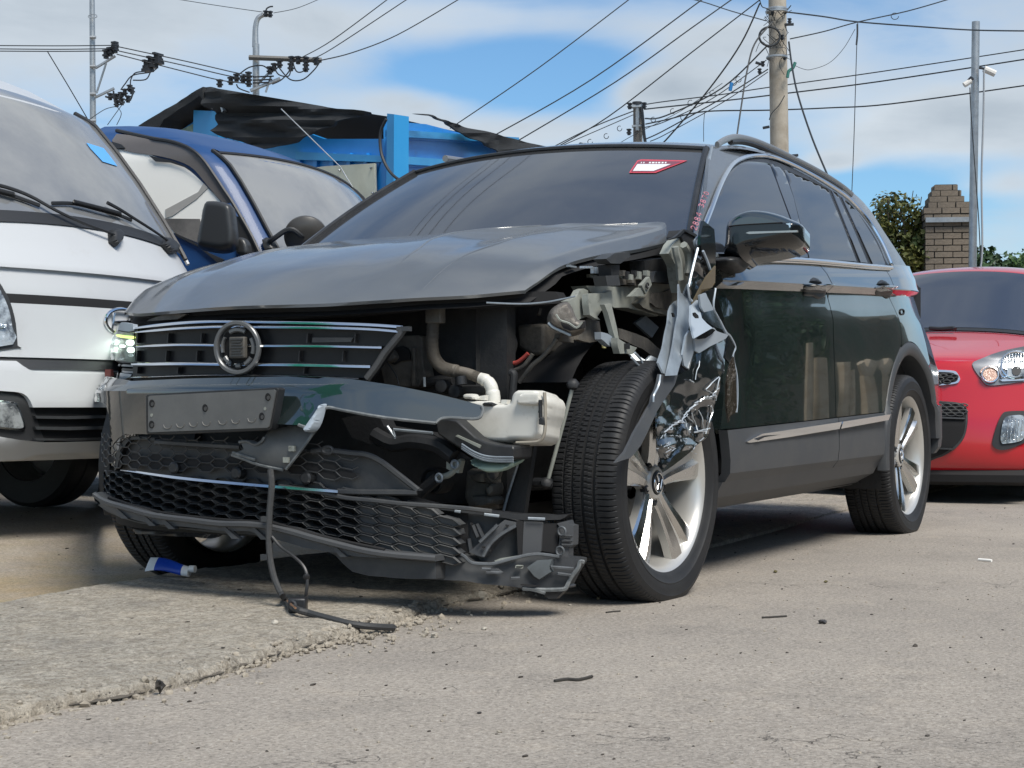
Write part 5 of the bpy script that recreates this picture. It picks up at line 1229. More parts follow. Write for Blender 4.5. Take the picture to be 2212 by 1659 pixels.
# handles
q = z5
for par, poly, base in ((fdoor, [(868, 985), (900, 968), (1006, 962), (1006, 985), (960, 995), (955, 1012), (920, 1010), (880, 1005)], [(852, 1010), (880, 990), (985, 995), (975, 1040), (940, 1056), (905, 1040), (855, 1035)]), (rdoor, [(1308, 985), (1335, 970), (1412, 976), (1410, 992), (1375, 1000), (1370, 1012), (1330, 1010)], [(1296, 1015), (1315, 995), (1400, 1000), (1385, 1040), (1365, 1054), (1340, 1038), (1298, 1034)])):
    pillow(MB(), sm2(q(*poly), 2, True), onSide(.012), (0, 1, .1), .030, 5, 3, .01).build('door_handle', m_paint, par, smooth=60)
    pillow(MB(), sm2(q(*base), 2, True), onSide(.002), (0, 1, 0), .006, 4, 3, .0).build('handle_recess', m_black, par, smooth=60)
for par, c in ((fdoor, (925, 940)), (rdoor, (1345, 955))):
    pillow(MB(), sm2(q((c[0] - 38, c[1] + 6), (c[0] - 20, c[1] - 16), (c[0], c[1] - 14), (c[0] + 38, c[1] + 20), (c[0], c[1] + 16)), 2, True), onSide(.0), (0, 1, 0), .012, 4, 3, .0).build('lock_cap', m_black, par, smooth=60)
B(MB().tube([onSide(.003)((x, y)) for x, y in [(1949 + 4.5 * cos(a), 674 + 6 * sin(a)) for a in [2 * pi * k / 16 for k in range(16)]]], .003, 5, True), 'sensor_ring', m_black)
# door mirror
mY = lambda p: WF.PL(p, Vector((-.50, .86, 1.1)), Vector((-.52, 1.12, 1.1)), Vector((-.50, .86, 1.3)))
shellp = sm2(q((386, 640), (400, 600), (440, 560), (500, 532), (560, 522), (640, 528), (720, 548), (790, 575), (840, 598), (857, 615)), 3)
low = sm2(q((857, 615), (858, 680), (848, 725), (800, 752), (700, 775), (610, 792), (540, 806), (500, 830), (470, 836), (400, 800), (372, 800), (380, 730), (386, 640)), 3)
seam = q((380, 655), (430, 650), (500, 641), (640, 633), (760, 627), (860, 620))
mlow = pillow(MB(), shellp[:-1] + low[:-1], mY, (.95, .1, .16), .085, 24, 3, .08, lambda c: 0 if c[1] < interp(seam, c[0]) else 1).build('door_mirror', [m_paint, mat('mirror_lower_gloss', (.007, .009, .011), .14, 0, .5, .6)], suv, smooth=80)
B(MB().tube([mY(p) + Vector((.082, .008, .013)) for p in sm2(seam[1:-1], 3)], .0022, 5), 'mirror_seam', m_void, mlow)
B(MB().patch(q((538, 692), (560, 684), (700, 681), (850, 676), (850, 688), (700, 692), (560, 699)), lambda p: mY(p) + Vector((.088, .009, .014)), 8, (), (-.012, 0, 0)), 'mirror_repeater', mat('clear_repeater', (.42, .43, .42), .15, .5), mlow)
B(MB().patch(q((778, 632), (806, 628), (806, 655), (778, 658)), lambda p: mY(p) + Vector((.080, .009, .013)), 0, (), (-.02, 0, 0)), 'mirror_camera', m_chrome, mlow)
pillow(MB(), sm2(q((378, 800), (430, 792), (505, 824), (500, 845), (460, 890), (440, 893), (380, 850), (366, 815)), 2, True), lambda p: WF.Y(p, .93), (.3, .9, 0), .03, 8, 4, .06).build('mirror_foot', m_black, suv, smooth=60)

# ---------------- roof, rails, windscreen
def wsf(u, v):     # u across (-1 right .. 1 left), v foot to header
    hw = lerp(.80, .618, v); y = u * hw
    x = lerp(-.225, -.93, v) - lerp(.225, .115, v) * abs(u) ** 2.0; z = lerp(1.068, 1.487, v) - lerp(.0, .028, v) * u * u + .018 * sin(pi * v)
    return Vector((x, y, z))
B(MB().grid([[wsf(lerp(-1, 1, j / 36), lerp(-.02, 1, i / 20)) for j in range(37)] for i in range(21)]), 'windscreen', m_glassd if False else mat('windscreen_glass', (.034, .035, .037), .03, 0, .9, ior=2.1, rvar=(2, .02, .06), dirt=(9, (.06, .06, .06), .55, .8, .5)), smooth=80)
def onWS(off=0.0):
    # sight line against the curved screen, marched on its own height parametrisation
    def f(v):
        t = (v.z - 1.068) / .419
        for _ in range(3):
            hw = lerp(.80, .618, t); u = v.y / hw; t = (v.z - 1.068 + .028 * t * u * u - .018 * sin(pi * max(0, min(1, t)))) / .419
        hw = lerp(.80, .618, t); u = v.y / hw
        return v.x - (lerp(-.225, -.93, t) - lerp(.225, .115, t) * u * u + off)
    return lambda p: WF.S(p, f, 3.5, 9)
# black frit line and pillar trim on both sides
for sg in (-1, 1):
    B(MB().tube([wsf(sg * .985, k / 20) + Vector((.006, 0, .004)) for k in range(21)], .011, 6), 'screen_trim', m_black)
B(MB().tube([wsf(lerp(-1, 1, k / 30), 1.0) + Vector((.004, 0, .004)) for k in range(31)], .007, 6), 'screen_trim', m_black)
B(MB().tube([wsf(1.0, k / 20) + Vector((.008, .012, .008)) for k in range(21)], .006, 6), 'pillar_bright_edge', m_chrome if False else m_bent)
rows = []
for k in range(13):   # far pillar
    a = wsf(-1, k / 12); rows.append([a, a + Vector((-.03, -.045, .01)), a + Vector((-.10, -.07, -.01))])
B(MB().grid(rows), 'far_pillar', m_paintd)
redge = [(-1.05, .622, 1.462), (-1.1, .630, 1.476), (-1.2, .636, 1.494), (-1.36, .64, 1.513), (-1.6, .645, 1.524), (-1.85, .645, 1.527), (-2.2, .64, 1.515), (-2.6, .63, 1.485), (-2.95, .62, 1.435), (-3.2, .60, 1.37)]
rows = []
for k, e in enumerate(smooth_path(redge, 3)):
    r = []
    for j in range(-16, 17):
        u = j / 16; x = e.x
        if e.x > -1.4: x = e.x + .0 + (1 - abs(u) ** 2) * .115 * max(0, min(1, (e.x + 1.4) / .45)) * .0 + (1 - u * u) * .112 * max(0, min(1, (e.x + 1.6) / .6))
        r.append((x, e.y * u, e.z + (.036 + .012 * max(0, min(1, (-1 - e.x) / .5))) * (1 - u * u) - .012 * abs(u) ** 8))
    rows.append(r)
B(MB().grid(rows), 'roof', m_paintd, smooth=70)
q = z5
tubeon([(1549, 313)] + q((350, 82), (390, 65), (440, 58), (520, 72), (620, 108), (760, 175), (900, 245), (1000, 302), (1090, 362), (1150, 412)), .0, .013, 'roof_rail', mat('rail_satin', (.26, .265, .27), .32, .5), flat=.7)
tubeon(q((400, 88), (470, 86), (560, 110), (700, 175), (900, 275), (1010, 335), (1080, 380)), -.012, .011, 'rail_gap', m_black)
rows = []
for i in range(9):
    t = i / 8; a = Vector((-1.25 - 1.6 * t, -.60, 1.545 + .03 * sin(pi * t))); rows.append(a)
B(MB().tube(rows, .014, 8), 'roof_rail', MATS['rail_satin'])
q = zTM
pillow(MB(), q((1492, 912), (1525, 878), (1560, 884), (1612, 895), (1616, 905), (1500, 915)), lambda p: WF.D(p, 7.9), (.7, .5, .2), .02, 6, 4, .03).build('roof_fin', m_black, suv)
# rear closing panels
rows = []
for z, x, w in ((.30, -3.40, .66), (.45, -3.50, .70), (.75, -3.56, .70), (1.0, -3.50, .66), (1.2, -3.36, .62), (1.37, -3.18, .56)):
    rows.append([(x - .05 * (1 - (j / 8) ** 2), w * j / 8, z) for j in range(-8, 9)])
B(MB().grid(rows), 'tailgate', m_paint, smooth=60)
# sticker and marker numbers
q = zTM
B(MB().patch(q((1828, 1066), (1880, 990), (1905, 983), (2188, 990), (1992, 1066)), onWS(.006), 12, (), (-.002, 0, 0)), 'windscreen_sticker', mat('sticker_red', (.52, .06, .09), .5))
B(MB().patch(q((1840, 1059), (1884, 996), (1908, 991), (2160, 996), (1988, 1059)), onWS(.0075), 12, (), (-.001, 0, 0)), 'sticker_panel', mat('sticker_plum', (.17, .05, .075), .5))
B(MB().patch(q((1852, 1054), (1880, 1012), (2088, 1012), (1980, 1054)), onWS(.009), 12, (), (-.001, 0, 0)), 'sticker_field', mat('sticker_white', (.66, .67, .68), .5))
for a, w_ in ((1900, 8), (1915, 9), (1950, 14), (1968, 18), (1990, 12), (2006, 16), (2028, 14), (2048, 12)):
    B(MB().patch(q((a, 1008), (a + 3, 999), (a + w_, 999), (a + w_ - 3, 1008)), onWS(.009), 0, (), (-.001, 0, 0)), 'sticker_letter', MATS['sticker_white'])
DIG = {'2': [(0, .75), (.2, 1), (.7, 1), (.9, .75), (.6, .4), (0, 0), (1, 0)], '8': [(.5, .52), (.1, .75), (.5, 1), (.9, .75), (.5, .52), (0, .25), (.5, 0), (1, .25), (.5, .52)], '4': [(.75, 0), (.8, 1), (0, .35), (1, .35)], '3': [(0, .9), (.5, 1), (.9, .78), (.4, .52), (1, .25), (.5, 0), (0, .1)], '7': [(0, .95), (1, .95), (.4, 0)], '0': [(.5, 1), (.05, .6), (.4, 0), (.9, .4), (.5, 1)]}
m_mark = mat('pink_marker', (.50, .19, .24), .5)
def write(txt, org, adv, up):
    x, y = org
    for ch in txt:
        pts = [(x + adv[0] * .68 * a + up[0] * b, y + adv[1] * .68 * a + up[1] * b) for a, b in DIG[ch]]
        B(MB().tube([onSide(.002)(p) for p in (sm2(pts, 3) if ch in '2380' else pts)], .0015, 5), 'marker_digit', m_mark)
        x += adv[0]; y += adv[1]
write('2884', z5((188, 632))[0], (3.6, -9.6), (-11.5, -4.2)); write('3870', z5((232, 492))[0], (3.5, -8.8), (-10.5, -4))

# ---------------- bonnet
def fh(k0, x0): return lambda v: v.x - (x0 - (k0[0] if v.y < 0 else k0[1]) * v.y * v.y)
hfront = [(269, 674), (290, 677), (313, 677), (400, 669), (516, 661), (691, 656), (829, 648), (899, 643.5), (1010, 638), (1090, 631), (1134, 627)]
HF = [WF.S(p, fh((.60, .88), .80), 2.5, 9) for p in sm2(hfront, 4)]
HL_px = [((1134, 627), .66), ((1162, 608), .675), ((1214, 574), .70), ((1284, 553), .72), ((1372, 539), .745), ((1431, 526), .755), ((1438, 522), .755)]
HL = [WF.Y(p, y) for p, y in HL_px]
HR = [HF[0], Vector((.40, -.735, .899)), Vector((.30, -.745, .945)), Vector((.05, -.755, 1.021)), Vector((-.2, -.755, 1.066)), Vector((-.45, -.75, 1.092))]
HB = [HR[-1], Vector((-.33, -.45, 1.112)), Vector((-.27, -.1, 1.114))] + [WF.S(p, lambda v: v.x - (-.255 - .26 * v.y * v.y), 3, 9) for p in ((1034, 500), (1140, 495), (1244, 490), (1350, 487.5), (1425, 486))]
HB += [WF.Y((1438, 489), .742), WF.Y((1440, 503), .750), HL[-1]]
def resamp(P, n):
    P = smooth_path(P, 8); L_ = [0]
    for a, b in zip(P, P[1:]): L_.append(L_[-1] + (b - a).length)
    out = []; k = 0
    for i in range(n + 1):
        s_ = L_[-1] * i / n
        while k < len(P) - 2 and L_[k + 1] < s_: k += 1
        t = 0 if L_[k + 1] == L_[k] else (s_ - L_[k]) / (L_[k + 1] - L_[k]); out.append(P[k].lerp(P[k + 1], max(0, min(1, t))))
    return out
NU, NV = 88, 56
f0, f1 = resamp(HF, NU), resamp(HB, NU); r0, l0 = resamp(HR, NV), resamp(HL, NV)
rows = []
for i in range(NV + 1):
    v = i / NV; r = []
    for j in range(NU + 1):
        u = j / NU
        p = (f0[j] * (1 - v) + f1[j] * v) + (r0[i] * (1 - u) + l0[i] * u) - (f0[0] * (1 - u) * (1 - v) + f0[NU] * u * (1 - v) + f1[0] * (1 - u) * v + f1[NU] * u * v)
        s_ = sin(pi * u) ** .8; nose = 1 - exp(-v * 5.5)
        p = p + Vector((0, 0, .030 * s_ * nose * (1 - .75 * v)))
        for uc, amp, wd in ((.20, .010, .10), (.30, .008, .11), (interp([(0, .705), (.2, .705), (.36, .682), (.55, .635), (.75, .602), (.9, .615), (.97, .648), (1, .76)], v), .013 * min(1, max(0, (v - .06) / .22)), .10), (interp([(0, .795), (.18, .805), (.41, .807), (.64, .797), (.85, .81), (.96, .841), (1, .93)], v), .015, .085)):
            e = (u - uc) / wd
            p = p + Vector((0, 0, amp * max(0, 1 - abs(e) * (1.35 if e < 0 else .8)) ** 1.2 * min(1, v * 7) * (1 - .45 * v * v)))
        p = p + Vector((0, 0, .0012 * noise.noise(Vector((u * 3, v * 2, 3)))))
        r.append(p)
    rows.append(r)
hood = MB().grid(rows)
hood.grid([[a[k] + Vector((0, 0, -d)) for a in rows] for k, d in ((0, 0), (0, .012))])
hood.grid([[p + Vector((-d * .8, 0, -d)) for p in rows[0]] for d in (0, .004, .008)])
hood.grid([[a[NU] + Vector((0, -.4 * d, -d)) for a in rows] for d in (0, .005, .010)])
hood.grid([[p + Vector((0, 0, -d)) for p in rows[NV]] for d in (0, .018)])
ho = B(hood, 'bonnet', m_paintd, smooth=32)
UC_IN = [(0, .705), (.2, .705), (.36, .682), (.55, .635), (.75, .602), (.9, .615), (.97, .648), (1, .76)]; UC_OUT = [(0, .795), (.18, .805), (.41, .807), (.64, .797), (.85, .81), (.96, .841), (1, .93)]
def hood_at(u, v):
    i = min(int(v * NV), NV - 1); j = min(int(u * NU), NU - 1); a = v * NV - i; b = u * NU - j
    return (Vector(rows[i][j]) * (1 - b) + Vector(rows[i][j + 1]) * b) * (1 - a) + (Vector(rows[i + 1][j]) * (1 - b) + Vector(rows[i + 1][j + 1]) * b) * a
for tab, v0 in ((UC_IN, .13), (UC_OUT, .01)):
    P_ = [hood_at(interp(tab, lerp(v0, .985, k / 60)), lerp(v0, .985, k / 60)) for k in range(61)]
    for _ in range(6): P_ = [P_[0]] + [(P_[k - 1] + P_[k] * 2 + P_[k + 1]) / 4 for k in range(1, 60)] + [P_[-1]]
    B(MB().tube([p + Vector((0, 0, -.0012)) for p in P_], [.0034 * min(1, .25 + k / 12) for k in range(61)], 10), 'pressed_crease', m_paintd, ho, smooth=80)
B(MB().grid([[p + Vector((-.03 if i < 3 else 0, 0, -.03)) for p in r] for i, r in enumerate(rows[::4])]), 'bonnet_liner', m_void, ho)
for k in range(3):
    B(MB().box(HL[4] + Vector((.06 * k - .03, -.06 - .02 * k, -.075 - .004 * k)), (.05, .012, .01)), 'hinge_slot', m_ecoat, ho)
# cowl under the screen
B(MB().grid([[Vector((lerp(-.20, -.46, i / 3) - .2 * (j / 10) ** 2 * 1.0, .80 * j / 10, lerp(1.045, 1.075, i / 3) - .02)) for j in range(-10, 11)] for i in range(4)]), 'cowl', m_void)

# ---------------- inner structure that keeps the damage from being see-through
mb = MB().box((-.50, 0, .68), (.04, 1.40, .75)); mb.box((-1.8, 0, .26), (3.2, 1.60, .06)); mb.box((.1, -.05, .24), (.9, 1.0, .04))
B(mb, 'bulkhead', m_void)
B(MB().box((-1.85, 0, .70), (2.7, 1.62, .80)), 'cabin_lining', m_void)
B(MB().box((.36, -.02, .56), (.05, 1.22, .56)), 'radiator', m_inner)
B(MB().grid([[(lerp(.40, -.36, i / 8), .50 + .03 * sin(i * 1.3), lerp(.30, .86, j / 6)) for j in range(7)] for i in range(9)]), 'inner_wing', m_inner)
rows = [[(.38 * cos(radians(a)), lerp(.45, .74, j / 4), .37 + .39 * sin(radians(a))) for j in range(5)] for a in range(40, 185, 8)]
B(MB().grid(rows), 'torn_wheel_liner', m_void)
eb = MB()
for c, s_ in (((.10, .15, .60), (.34, .36, .30)), ((.16, .30, .40), (.30, .30, .26)), ((.12, -.2, .55), (.3, .4, .4)), ((.28, .40, .66), (.10, .16, .22))): eb.box(c, s_)
B(eb, 'engine_block', m_soot, bevel=.02)

# service cables high above the yard; the screen mirrors them
def ws_uv(p):
    v = onWS(0)(p); t = (v.z - 1.068) / .419
    for _ in range(4):
        u = v.y / lerp(.80, .618, t); t = (v.z - 1.068 + .028 * t * u * u - .018 * sin(pi * max(0, min(1, t)))) / .419
    return u, t
def mirrored(p, H):
    u, t = ws_uv(p); a = wsf(u, t); n = (wsf(u + .01, t) - wsf(u - .01, t)).cross(wsf(u, t + .01) - wsf(u, t - .01)).normalized()
    d = (a - CAM).normalized()
    if n.dot(d) > 0: n = -n
    r = d - n * 2 * d.dot(n); return a + r * ((H - a.z) / r.z)
for k, (pa, pb, H, lb) in enumerate((((475, 1455), (820, 1110), 8.2, 'first'), ((525, 1450), (900, 1080), 8.0, 'second'), ((592, 1450), (1000, 1050), 8.4, 'third'), ((682, 1440), (1010, 1120), 8.6, 'fourth'))):
    a, b = mirrored(zTM(pa)[0], H), mirrored(zTM(pb)[0], H); dd = (b - a).normalized()
    tag(MB().tube([a - dd * 14, b + dd * 14], .013 if k else .009, 6).build('overhead_cable', m_wire), 'cable high over the yard, ' + lb + ' of four mirrored in the dark windscreen', 'cable', WG)

# pale timbers leaning at the foot of the bank across the yard, mirrored in the doors
m_timber = mat('pale_timber', (.52, .44, .33), .8, var=(5, (.36, .28, .19), .4, .66))
def door_ray(p):
    f = onSide(0); a = f(p); n = (f((p[0] + 6, p[1])) - a).cross(f((p[0], p[1] + 6)) - a).normalized(); d = (a - CAM).normalized()
    if n.dot(d) > 0: n = -n
    return a, d - n * 2 * d.dot(n)
def across(p, s_): a, r = door_ray(p); return a + r * (s_ / hypot(r.x, r.y))
for nm, pa, pb, w_, lb in (('timber_post', (990, 245), (968, 465), .10, 'widest upright'), ('timber_post', (1072, 262), (1066, 452), .07, 'slim upright'), ('timber_post', (1112, 318), (1135, 430), .08, 'short leaning'), ('timber_post', (905, 170), (890, 500), .06, 'tallest thin'), ('timber_post', (1205, 262), (1240, 345), .07, 'left arm of the forked'), ('timber_post', (1275, 250), (1240, 345), .07, 'right arm of the forked'), ('timber_post', (1240, 340), (1240, 436), .09, 'stem of the forked')):
    a, b = across(z6(pa)[0], 13.5), across(z6(pb)[0], 13.5)
    if 'fork' not in lb or 'stem' in lb: b = Vector((b.x, b.y, -.05))
    tag(MB().tube([a, b], w_, 8).build(nm, m_timber), lb + ' timber at the foot of the bank, mirrored in the doors', 'post', 'pale timbers mirrored in the doors')
# ================================================================== SUV: nose, torn bumper, engine bay, crumpled wing, wheels
def CF(y): return .22 * y * y + (.55 if y < 0 else .30) * y ** 4
def onF(x0): return lambda p: WF.S(p, lambda v: v.x - (x0 - CF(v.y)), 2.4, 8)
def onX(x): return lambda p: WF.X(p, x)
def onY(y): return lambda p: WF.Y(p, y)
def FP(name, poly, x0, m, th=.012, step=14, par=None, smooth=40, holes=()): return B(MB().patch(poly, onF(x0), step, holes, (-th, 0, 0)), name, m, par, smooth=smooth)
def XP(name, poly, x, m, th=.012, par=None, step=0, holes=(), bevel=0): return B(MB().patch(poly, onX(x), step, holes, (-th, 0, 0)), name, m, par, bevel=bevel)
# slam panel between bonnet and grille
B(MB().patch(sm2([(275, 684), (300, 679), (420, 671), (600, 661), (760, 653), (901, 646), (1040, 638), (1140, 630), (1200, 630)], 2) + [(1215, 655), (1130, 660), (1010, 666), (930, 664), (870, 672), (760, 682), (600, 690), (470, 694), (380, 700), (300, 712), (270, 712)], lambda p: WF.S(p, fh((.60, .88), .745), 2.5, 9), 14, (), (-.05, 0, 0)), 'slam_panel', m_void)
B(MB().tube([WF.D(p, 4.10) for p in sm2(zC_((0, 672), (500, 690), (850, 665), (1050, 630), (1280, 580)), 4)], .0022, 6), 'slam_panel_edge', m_bent)
FP('slam_cap', z1((430, 245), (620, 232), (680, 200), (560, 195), (450, 232)), .745, m_soot, .01)
# grille: backing, ribs, chrome bars
grille = FP('grille', [(287, 704), (480, 700), (700, 702), (872, 712), (800, 818), (788, 826), (600, 818), (400, 818), (287, 822)], .775, mat('grille_black', (.010, .011, .013), .38, 0, .3), .02)
def bar(top, th, x0, nm='grille_bar'):
    t = sm2(top, 4); rows = []
    for k, p in enumerate(t):
        u = k / (len(t) - 1); w = th * (.55 + .45 * min(1, u * 8)) ; r = []
        for a, off in ((0, .0), (.12, .002), (.5, .0045), (.88, .0060), (1, .0035)):
            r.append(onF(x0 + off)((p[0], p[1] + w * a)))
        rows.append(r)
    mb = MB().grid(rows); mb.grid([[r[0], r[0] + Vector((-.03, 0, 0))] for r in rows]); mb.grid([[r[-1], r[-1] + Vector((-.03, 0, 0))] for r in rows])
    return B(mb, nm, m_chrome, grille, smooth=50)
q = z1
bar(q((350, 283), (480, 263), (620, 249), (760, 240), (900, 237), (1150, 240), (1500, 248), (1800, 258), (2010, 272)), 6.5, .795)
bar(q((350, 308), (480, 293), (620, 281), (760, 274), (890, 270), (1150, 272), (1500, 276), (1800, 285), (1985, 300)), 6.0, .80)
bar(q((362, 395), (480, 385), (620, 380), (780, 381), (920, 384), (1130, 386), (1500, 388), (1880, 397)), 6.5, .80)
bar(q((335, 504), (480, 498), (620, 496), (800, 498), (920, 500), (1060, 500), (1400, 504), (1810, 514)), 7.5, .80)
bar(q((330, 588), (700, 573), (1000, 570), (1400, 577), (1740, 592)), 3.2, .80)
for y0, y1, xs_ in ((318, 378, (370, 560, 765, 1420, 1715)), (425, 492, (368, 548, 738, 1370, 1640)), (525, 568, (370, 620, 1080, 1400))):
    for a in xs_: FP('grille_rib', q((a, y0 + 6), (a + 6, y0), (a + 2, y1), (a - 6, y1)), .79, m_black, .015, 0, grille)
FP('grille_shutter', q((1455, 345), (1705, 345), (1690, 372), (1450, 375)), .782, m_dplas, .006, 0, grille)
B(MB().tube([onF(.80)(p) for p in q((2020, 285), (1990, 330), (1900, 440), (1850, 520), (1790, 600))], .010, 6), 'grille_broken_edge', m_dplas, grille)
B(MB().box(onF(.80)(q((2020, 292))[0]), (.02, .035, .012)), 'grille_clip', m_dplas, grille)
# empty badge ring with the radar block behind it
bc = onF(.815)((512, 751)); 
ring = MB(); Mb = Matrix.Translation(bc) @ Matrix.Rotation(radians(2), 4, 'Y') @ Matrix.Rotation(radians(6), 4, 'Z') @ Matrix.Rotation(radians(-90), 4, 'Z')
ring.lathe([(.0735, -.006), (.0735, .002), (.071, .005), (.064, .005), (.061, .002), (.060, -.01)], Mb, 48); B(ring, 'badge_ring', mat('ring_grey', (.12, .125, .13), .3, .3), grille)
B(MB().lathe([(.001, -.012), (.058, -.012), (.058, -.018)], Mb, 40), 'badge_plate', m_void, grille)
pl = MB()
for a0, a1 in ((60, 120), (150, 200), (215, 245), (262, 278), (300, 330), (345, 395)):
    P = [Mb @ Vector((.049 * cos(radians(lerp(a0, a1, k / 8))), -.004, .049 * sin(radians(lerp(a0, a1, k / 8))))) for k in range(9)]; pl.tube(P, .007, 6, flat=.6)
B(pl, 'badge_tab', MATS['ring_grey'], grille)
rd = MB(); rd.box(Mb @ Vector((-.004, -.0, 0)), (.016, .052, .058)); B(rd, 'radar_block', m_soot, grille, bevel=.003)
for k in range(7): B(MB().box(Mb @ Vector((-.004, .009, -.022 + .0075 * k)), (.004, .042 - (k % 3) * .006, .003)), 'radar_rib', m_dplas, grille)
# right headlight, still lit
q = zG
hl = FP('headlight_housing', q((440, 430), (660, 440), (690, 960), (620, 975), (340, 930), (330, 800), (360, 660), (400, 560)), .765, mat('headlight_inside', (.10, .105, .09), .3, .4), .08, 10)
FP('running_light', sm2(q((430, 575), (520, 590), (650, 600), (655, 635), (560, 632), (440, 610)), 2, True), .785, m_ledy, .01, 6, hl)
for c, rx, ry in (((615, 695), 52, 42), ((400, 690), 32, 36), ((625, 800), 46, 42), ((372, 800), 30, 42), ((500, 745), 30, 22), ((640, 880), 40, 20), ((490, 935), 42, 13)):
    FP('led_lamp', q(*[(c[0] + rx * cos(a), c[1] + ry * sin(a)) for a in [2 * pi * k / 16 for k in range(16)]]), .782, m_led if c[1] < 810 else m_refl, .01, 6, hl)
FP('headlight_lens', q((436, 420), (668, 436), (696, 965), (620, 980), (334, 938), (322, 800), (352, 655), (395, 555)), .800, mat('headlight_clear', (.92, .97, .95), .04, 0, .5, trans=1.0, ior=1.15), .004, 10, hl, 60)
FP('headlight_brow', q((470, 420), (500, 400), (660, 430), (668, 520), (600, 535), (440, 520)), .803, m_bentl, .02, 10, hl)
FP('headlight_brow', q((450, 515), (600, 540), (665, 525), (665, 545), (600, 552), (445, 530)), .806, m_black, .01, 0, hl)
for y0, m in ((935, m_dplas), (985, m_bent), (1040, m_black), (1075, m_bent), (1110, m_dplas)):
    d = (y0 - 930) * .35
    FP('lamp_bracket', q((345 - d, y0), (520 - d * .3, y0 + 20), (700, y0 + 35), (700, y0 + 62), (500, y0 + 50), (330 - d, y0 + 36)), .775 - d * .0004, m, .03, 12)
FP('wing_stub', q((270, 1170), (400, 1120), (640, 1150), (620, 1190), (440, 1250), (380, 1245), (270, 1200)), .77, m_bentl, .03, 12)
# upper bumper skin: the part left hanging on
zk = .60
def bsurf(off=0.0):
    def f(v):
        t = max(0, min(1, (v.y + .10) / .3))
        zcrease = .602
        up = max(0, v.z - zcrease); dn = zcrease - v.z if v.z < zcrease else 0
        low_s = lerp(-.10, .42, t)
        x = .865 - CF(v.y) * lerp(1, .95, t) - up * 1.05 + dn * low_s * (1 if t > 0 else 1)
        x += .012 * noise.noise(Vector((v.y * 4, v.z * 7, 1))) * t
        return v.x - (x + off)
    return lambda p: WF.S(p, f, 2.4, 8)
upper = [(229, 813), (284, 823), (400, 818), (480, 816), (620, 813), (687, 818), (700, 815), (761, 819), (850, 832), (940, 850), (1000, 865), (1040, 876), (1043, 886), (1037, 901), (1020, 905), (1008, 901)]
lowr = [(975, 902), (952, 905), (941, 914), (900, 912), (831, 902), (780, 893), (740, 886), (712, 880), (700, 884), (693, 890), (688, 905), (676, 926), (662, 922), (645, 918), (591, 916)]
left = [(560, 921), (480, 929), (400, 935), (320, 938), (272, 937), (256, 946), (246, 958), (238, 940), (236, 900), (228, 872), (215, 868), (196, 874), (200, 860), (210, 838), (215, 825)]
bumper = B(MB().patch(upper + lowr + left, bsurf(), 9, (), (-.006, 0, 0)), 'bumper_skin', m_paint, smooth=32)
q = z1
# ragged edge, hanging flap and curled tear
B(MB().tube([bsurf(.004)(p) for p in sm2([(1040, 877), (1043, 886), (1037, 901), (1020, 905), (975, 902), (952, 905), (941, 914)], 3)], .004, 6), 'torn_edge', m_tear, bumper)
B(MB().tube([bsurf(.006)(p) for p in sm2([(645, 918), (676, 926), (688, 905), (693, 890), (700, 884), (712, 880), (740, 886), (831, 902), (941, 914)], 3)], .0045, 6), 'torn_edge', m_tear, bumper)
pillow(MB(), sm2(q((1420, 900), (1440, 880), (1500, 790), (1518, 755), (1530, 762), (1520, 800), (1500, 870), (1470, 920), (1430, 930)), 2, True), bsurf(.015), (1, 0, 0), .025, 5, 4, .01).build('curled_strip', m_bentl, bumper)
def flap(p):
    t = (p[1] - 925) / 90.0; return WF.X(p, .85 + .06 * t - .05 * t * t)
fl = B(MB().patch(q((1190, 922), (1300, 900), (1420, 890), (1485, 905), (1470, 935), (1300, 1152), (1282, 1162), (1180, 1140), (1100, 1118), (965, 1070), (1010, 1055), (1035, 1040), (1015, 990), (1080, 985), (1130, 1000), (1160, 960)), flap, 12, (), (-.004, 0, .003), 0, .006, 3), 'hanging_flap', mat('bumper_back', (.085, .09, .092), .5, var=(6, (.13, .135, .135), .42, .66), dirt=(20, (.03, .032, .035), .6, .75, .7)), bumper, smooth=30)
for pts in (((965, 1070), (1040, 1095), (1100, 1120), (1180, 1142), (1280, 1162)), ((1010, 990), (1060, 985), (1110, 1005), (1150, 985), (1165, 960)), ((970, 1055), (1030, 1075), (1110, 1100)), ((1482, 905), (1440, 975), (1370, 1070), (1300, 1158))):
    B(MB().tube([flap(p) + Vector((.006, 0, 0)) for p in sm2(q(*pts), 3)], .004, 5), 'torn_edge', m_tear, bumper)
for c in ((1335, 1030), (1300, 1100)): B(MB().box(flap(q(c)[0]) + Vector((.004, 0, 0)), (.008, .018, .014)), 'clip_hole', m_ecoat, bumper)
# plate frame
hp = sm2(q((424, 706), (436, 694), (600, 685), (850, 672), (1100, 660), (1228, 653), (1245, 662), (1240, 690), (1220, 800), (1200, 900), (1190, 915), (1100, 922), (800, 935), (560, 944), (434, 942), (428, 930), (425, 800)), 1, True)
def plateS(o): 
    a = onF(.905)((330, 870)); b = onF(.925)((590, 850)); c_ = a + UV * .1 + Vector((.004, 0, 0)); 
    a, b, c_ = a + Vector((o, 0, 0)), b + Vector((o, 0, 0)), c_ + Vector((o, 0, 0))
    return lambda p: WF.PL(p, a, b, c_)
holder = B(MB().patch(hp, plateS(0), 0, (), (-.03, 0, 0)), 'plate_holder', m_black, bumper, bevel=.002)
B(MB().patch(q((440, 712), (452, 704), (1215, 666), (1228, 676), (1186, 893), (1176, 902), (450, 930), (440, 920)), plateS(.004), 0, (), (-.006, 0, 0)), 'plate_panel', m_holder, holder)
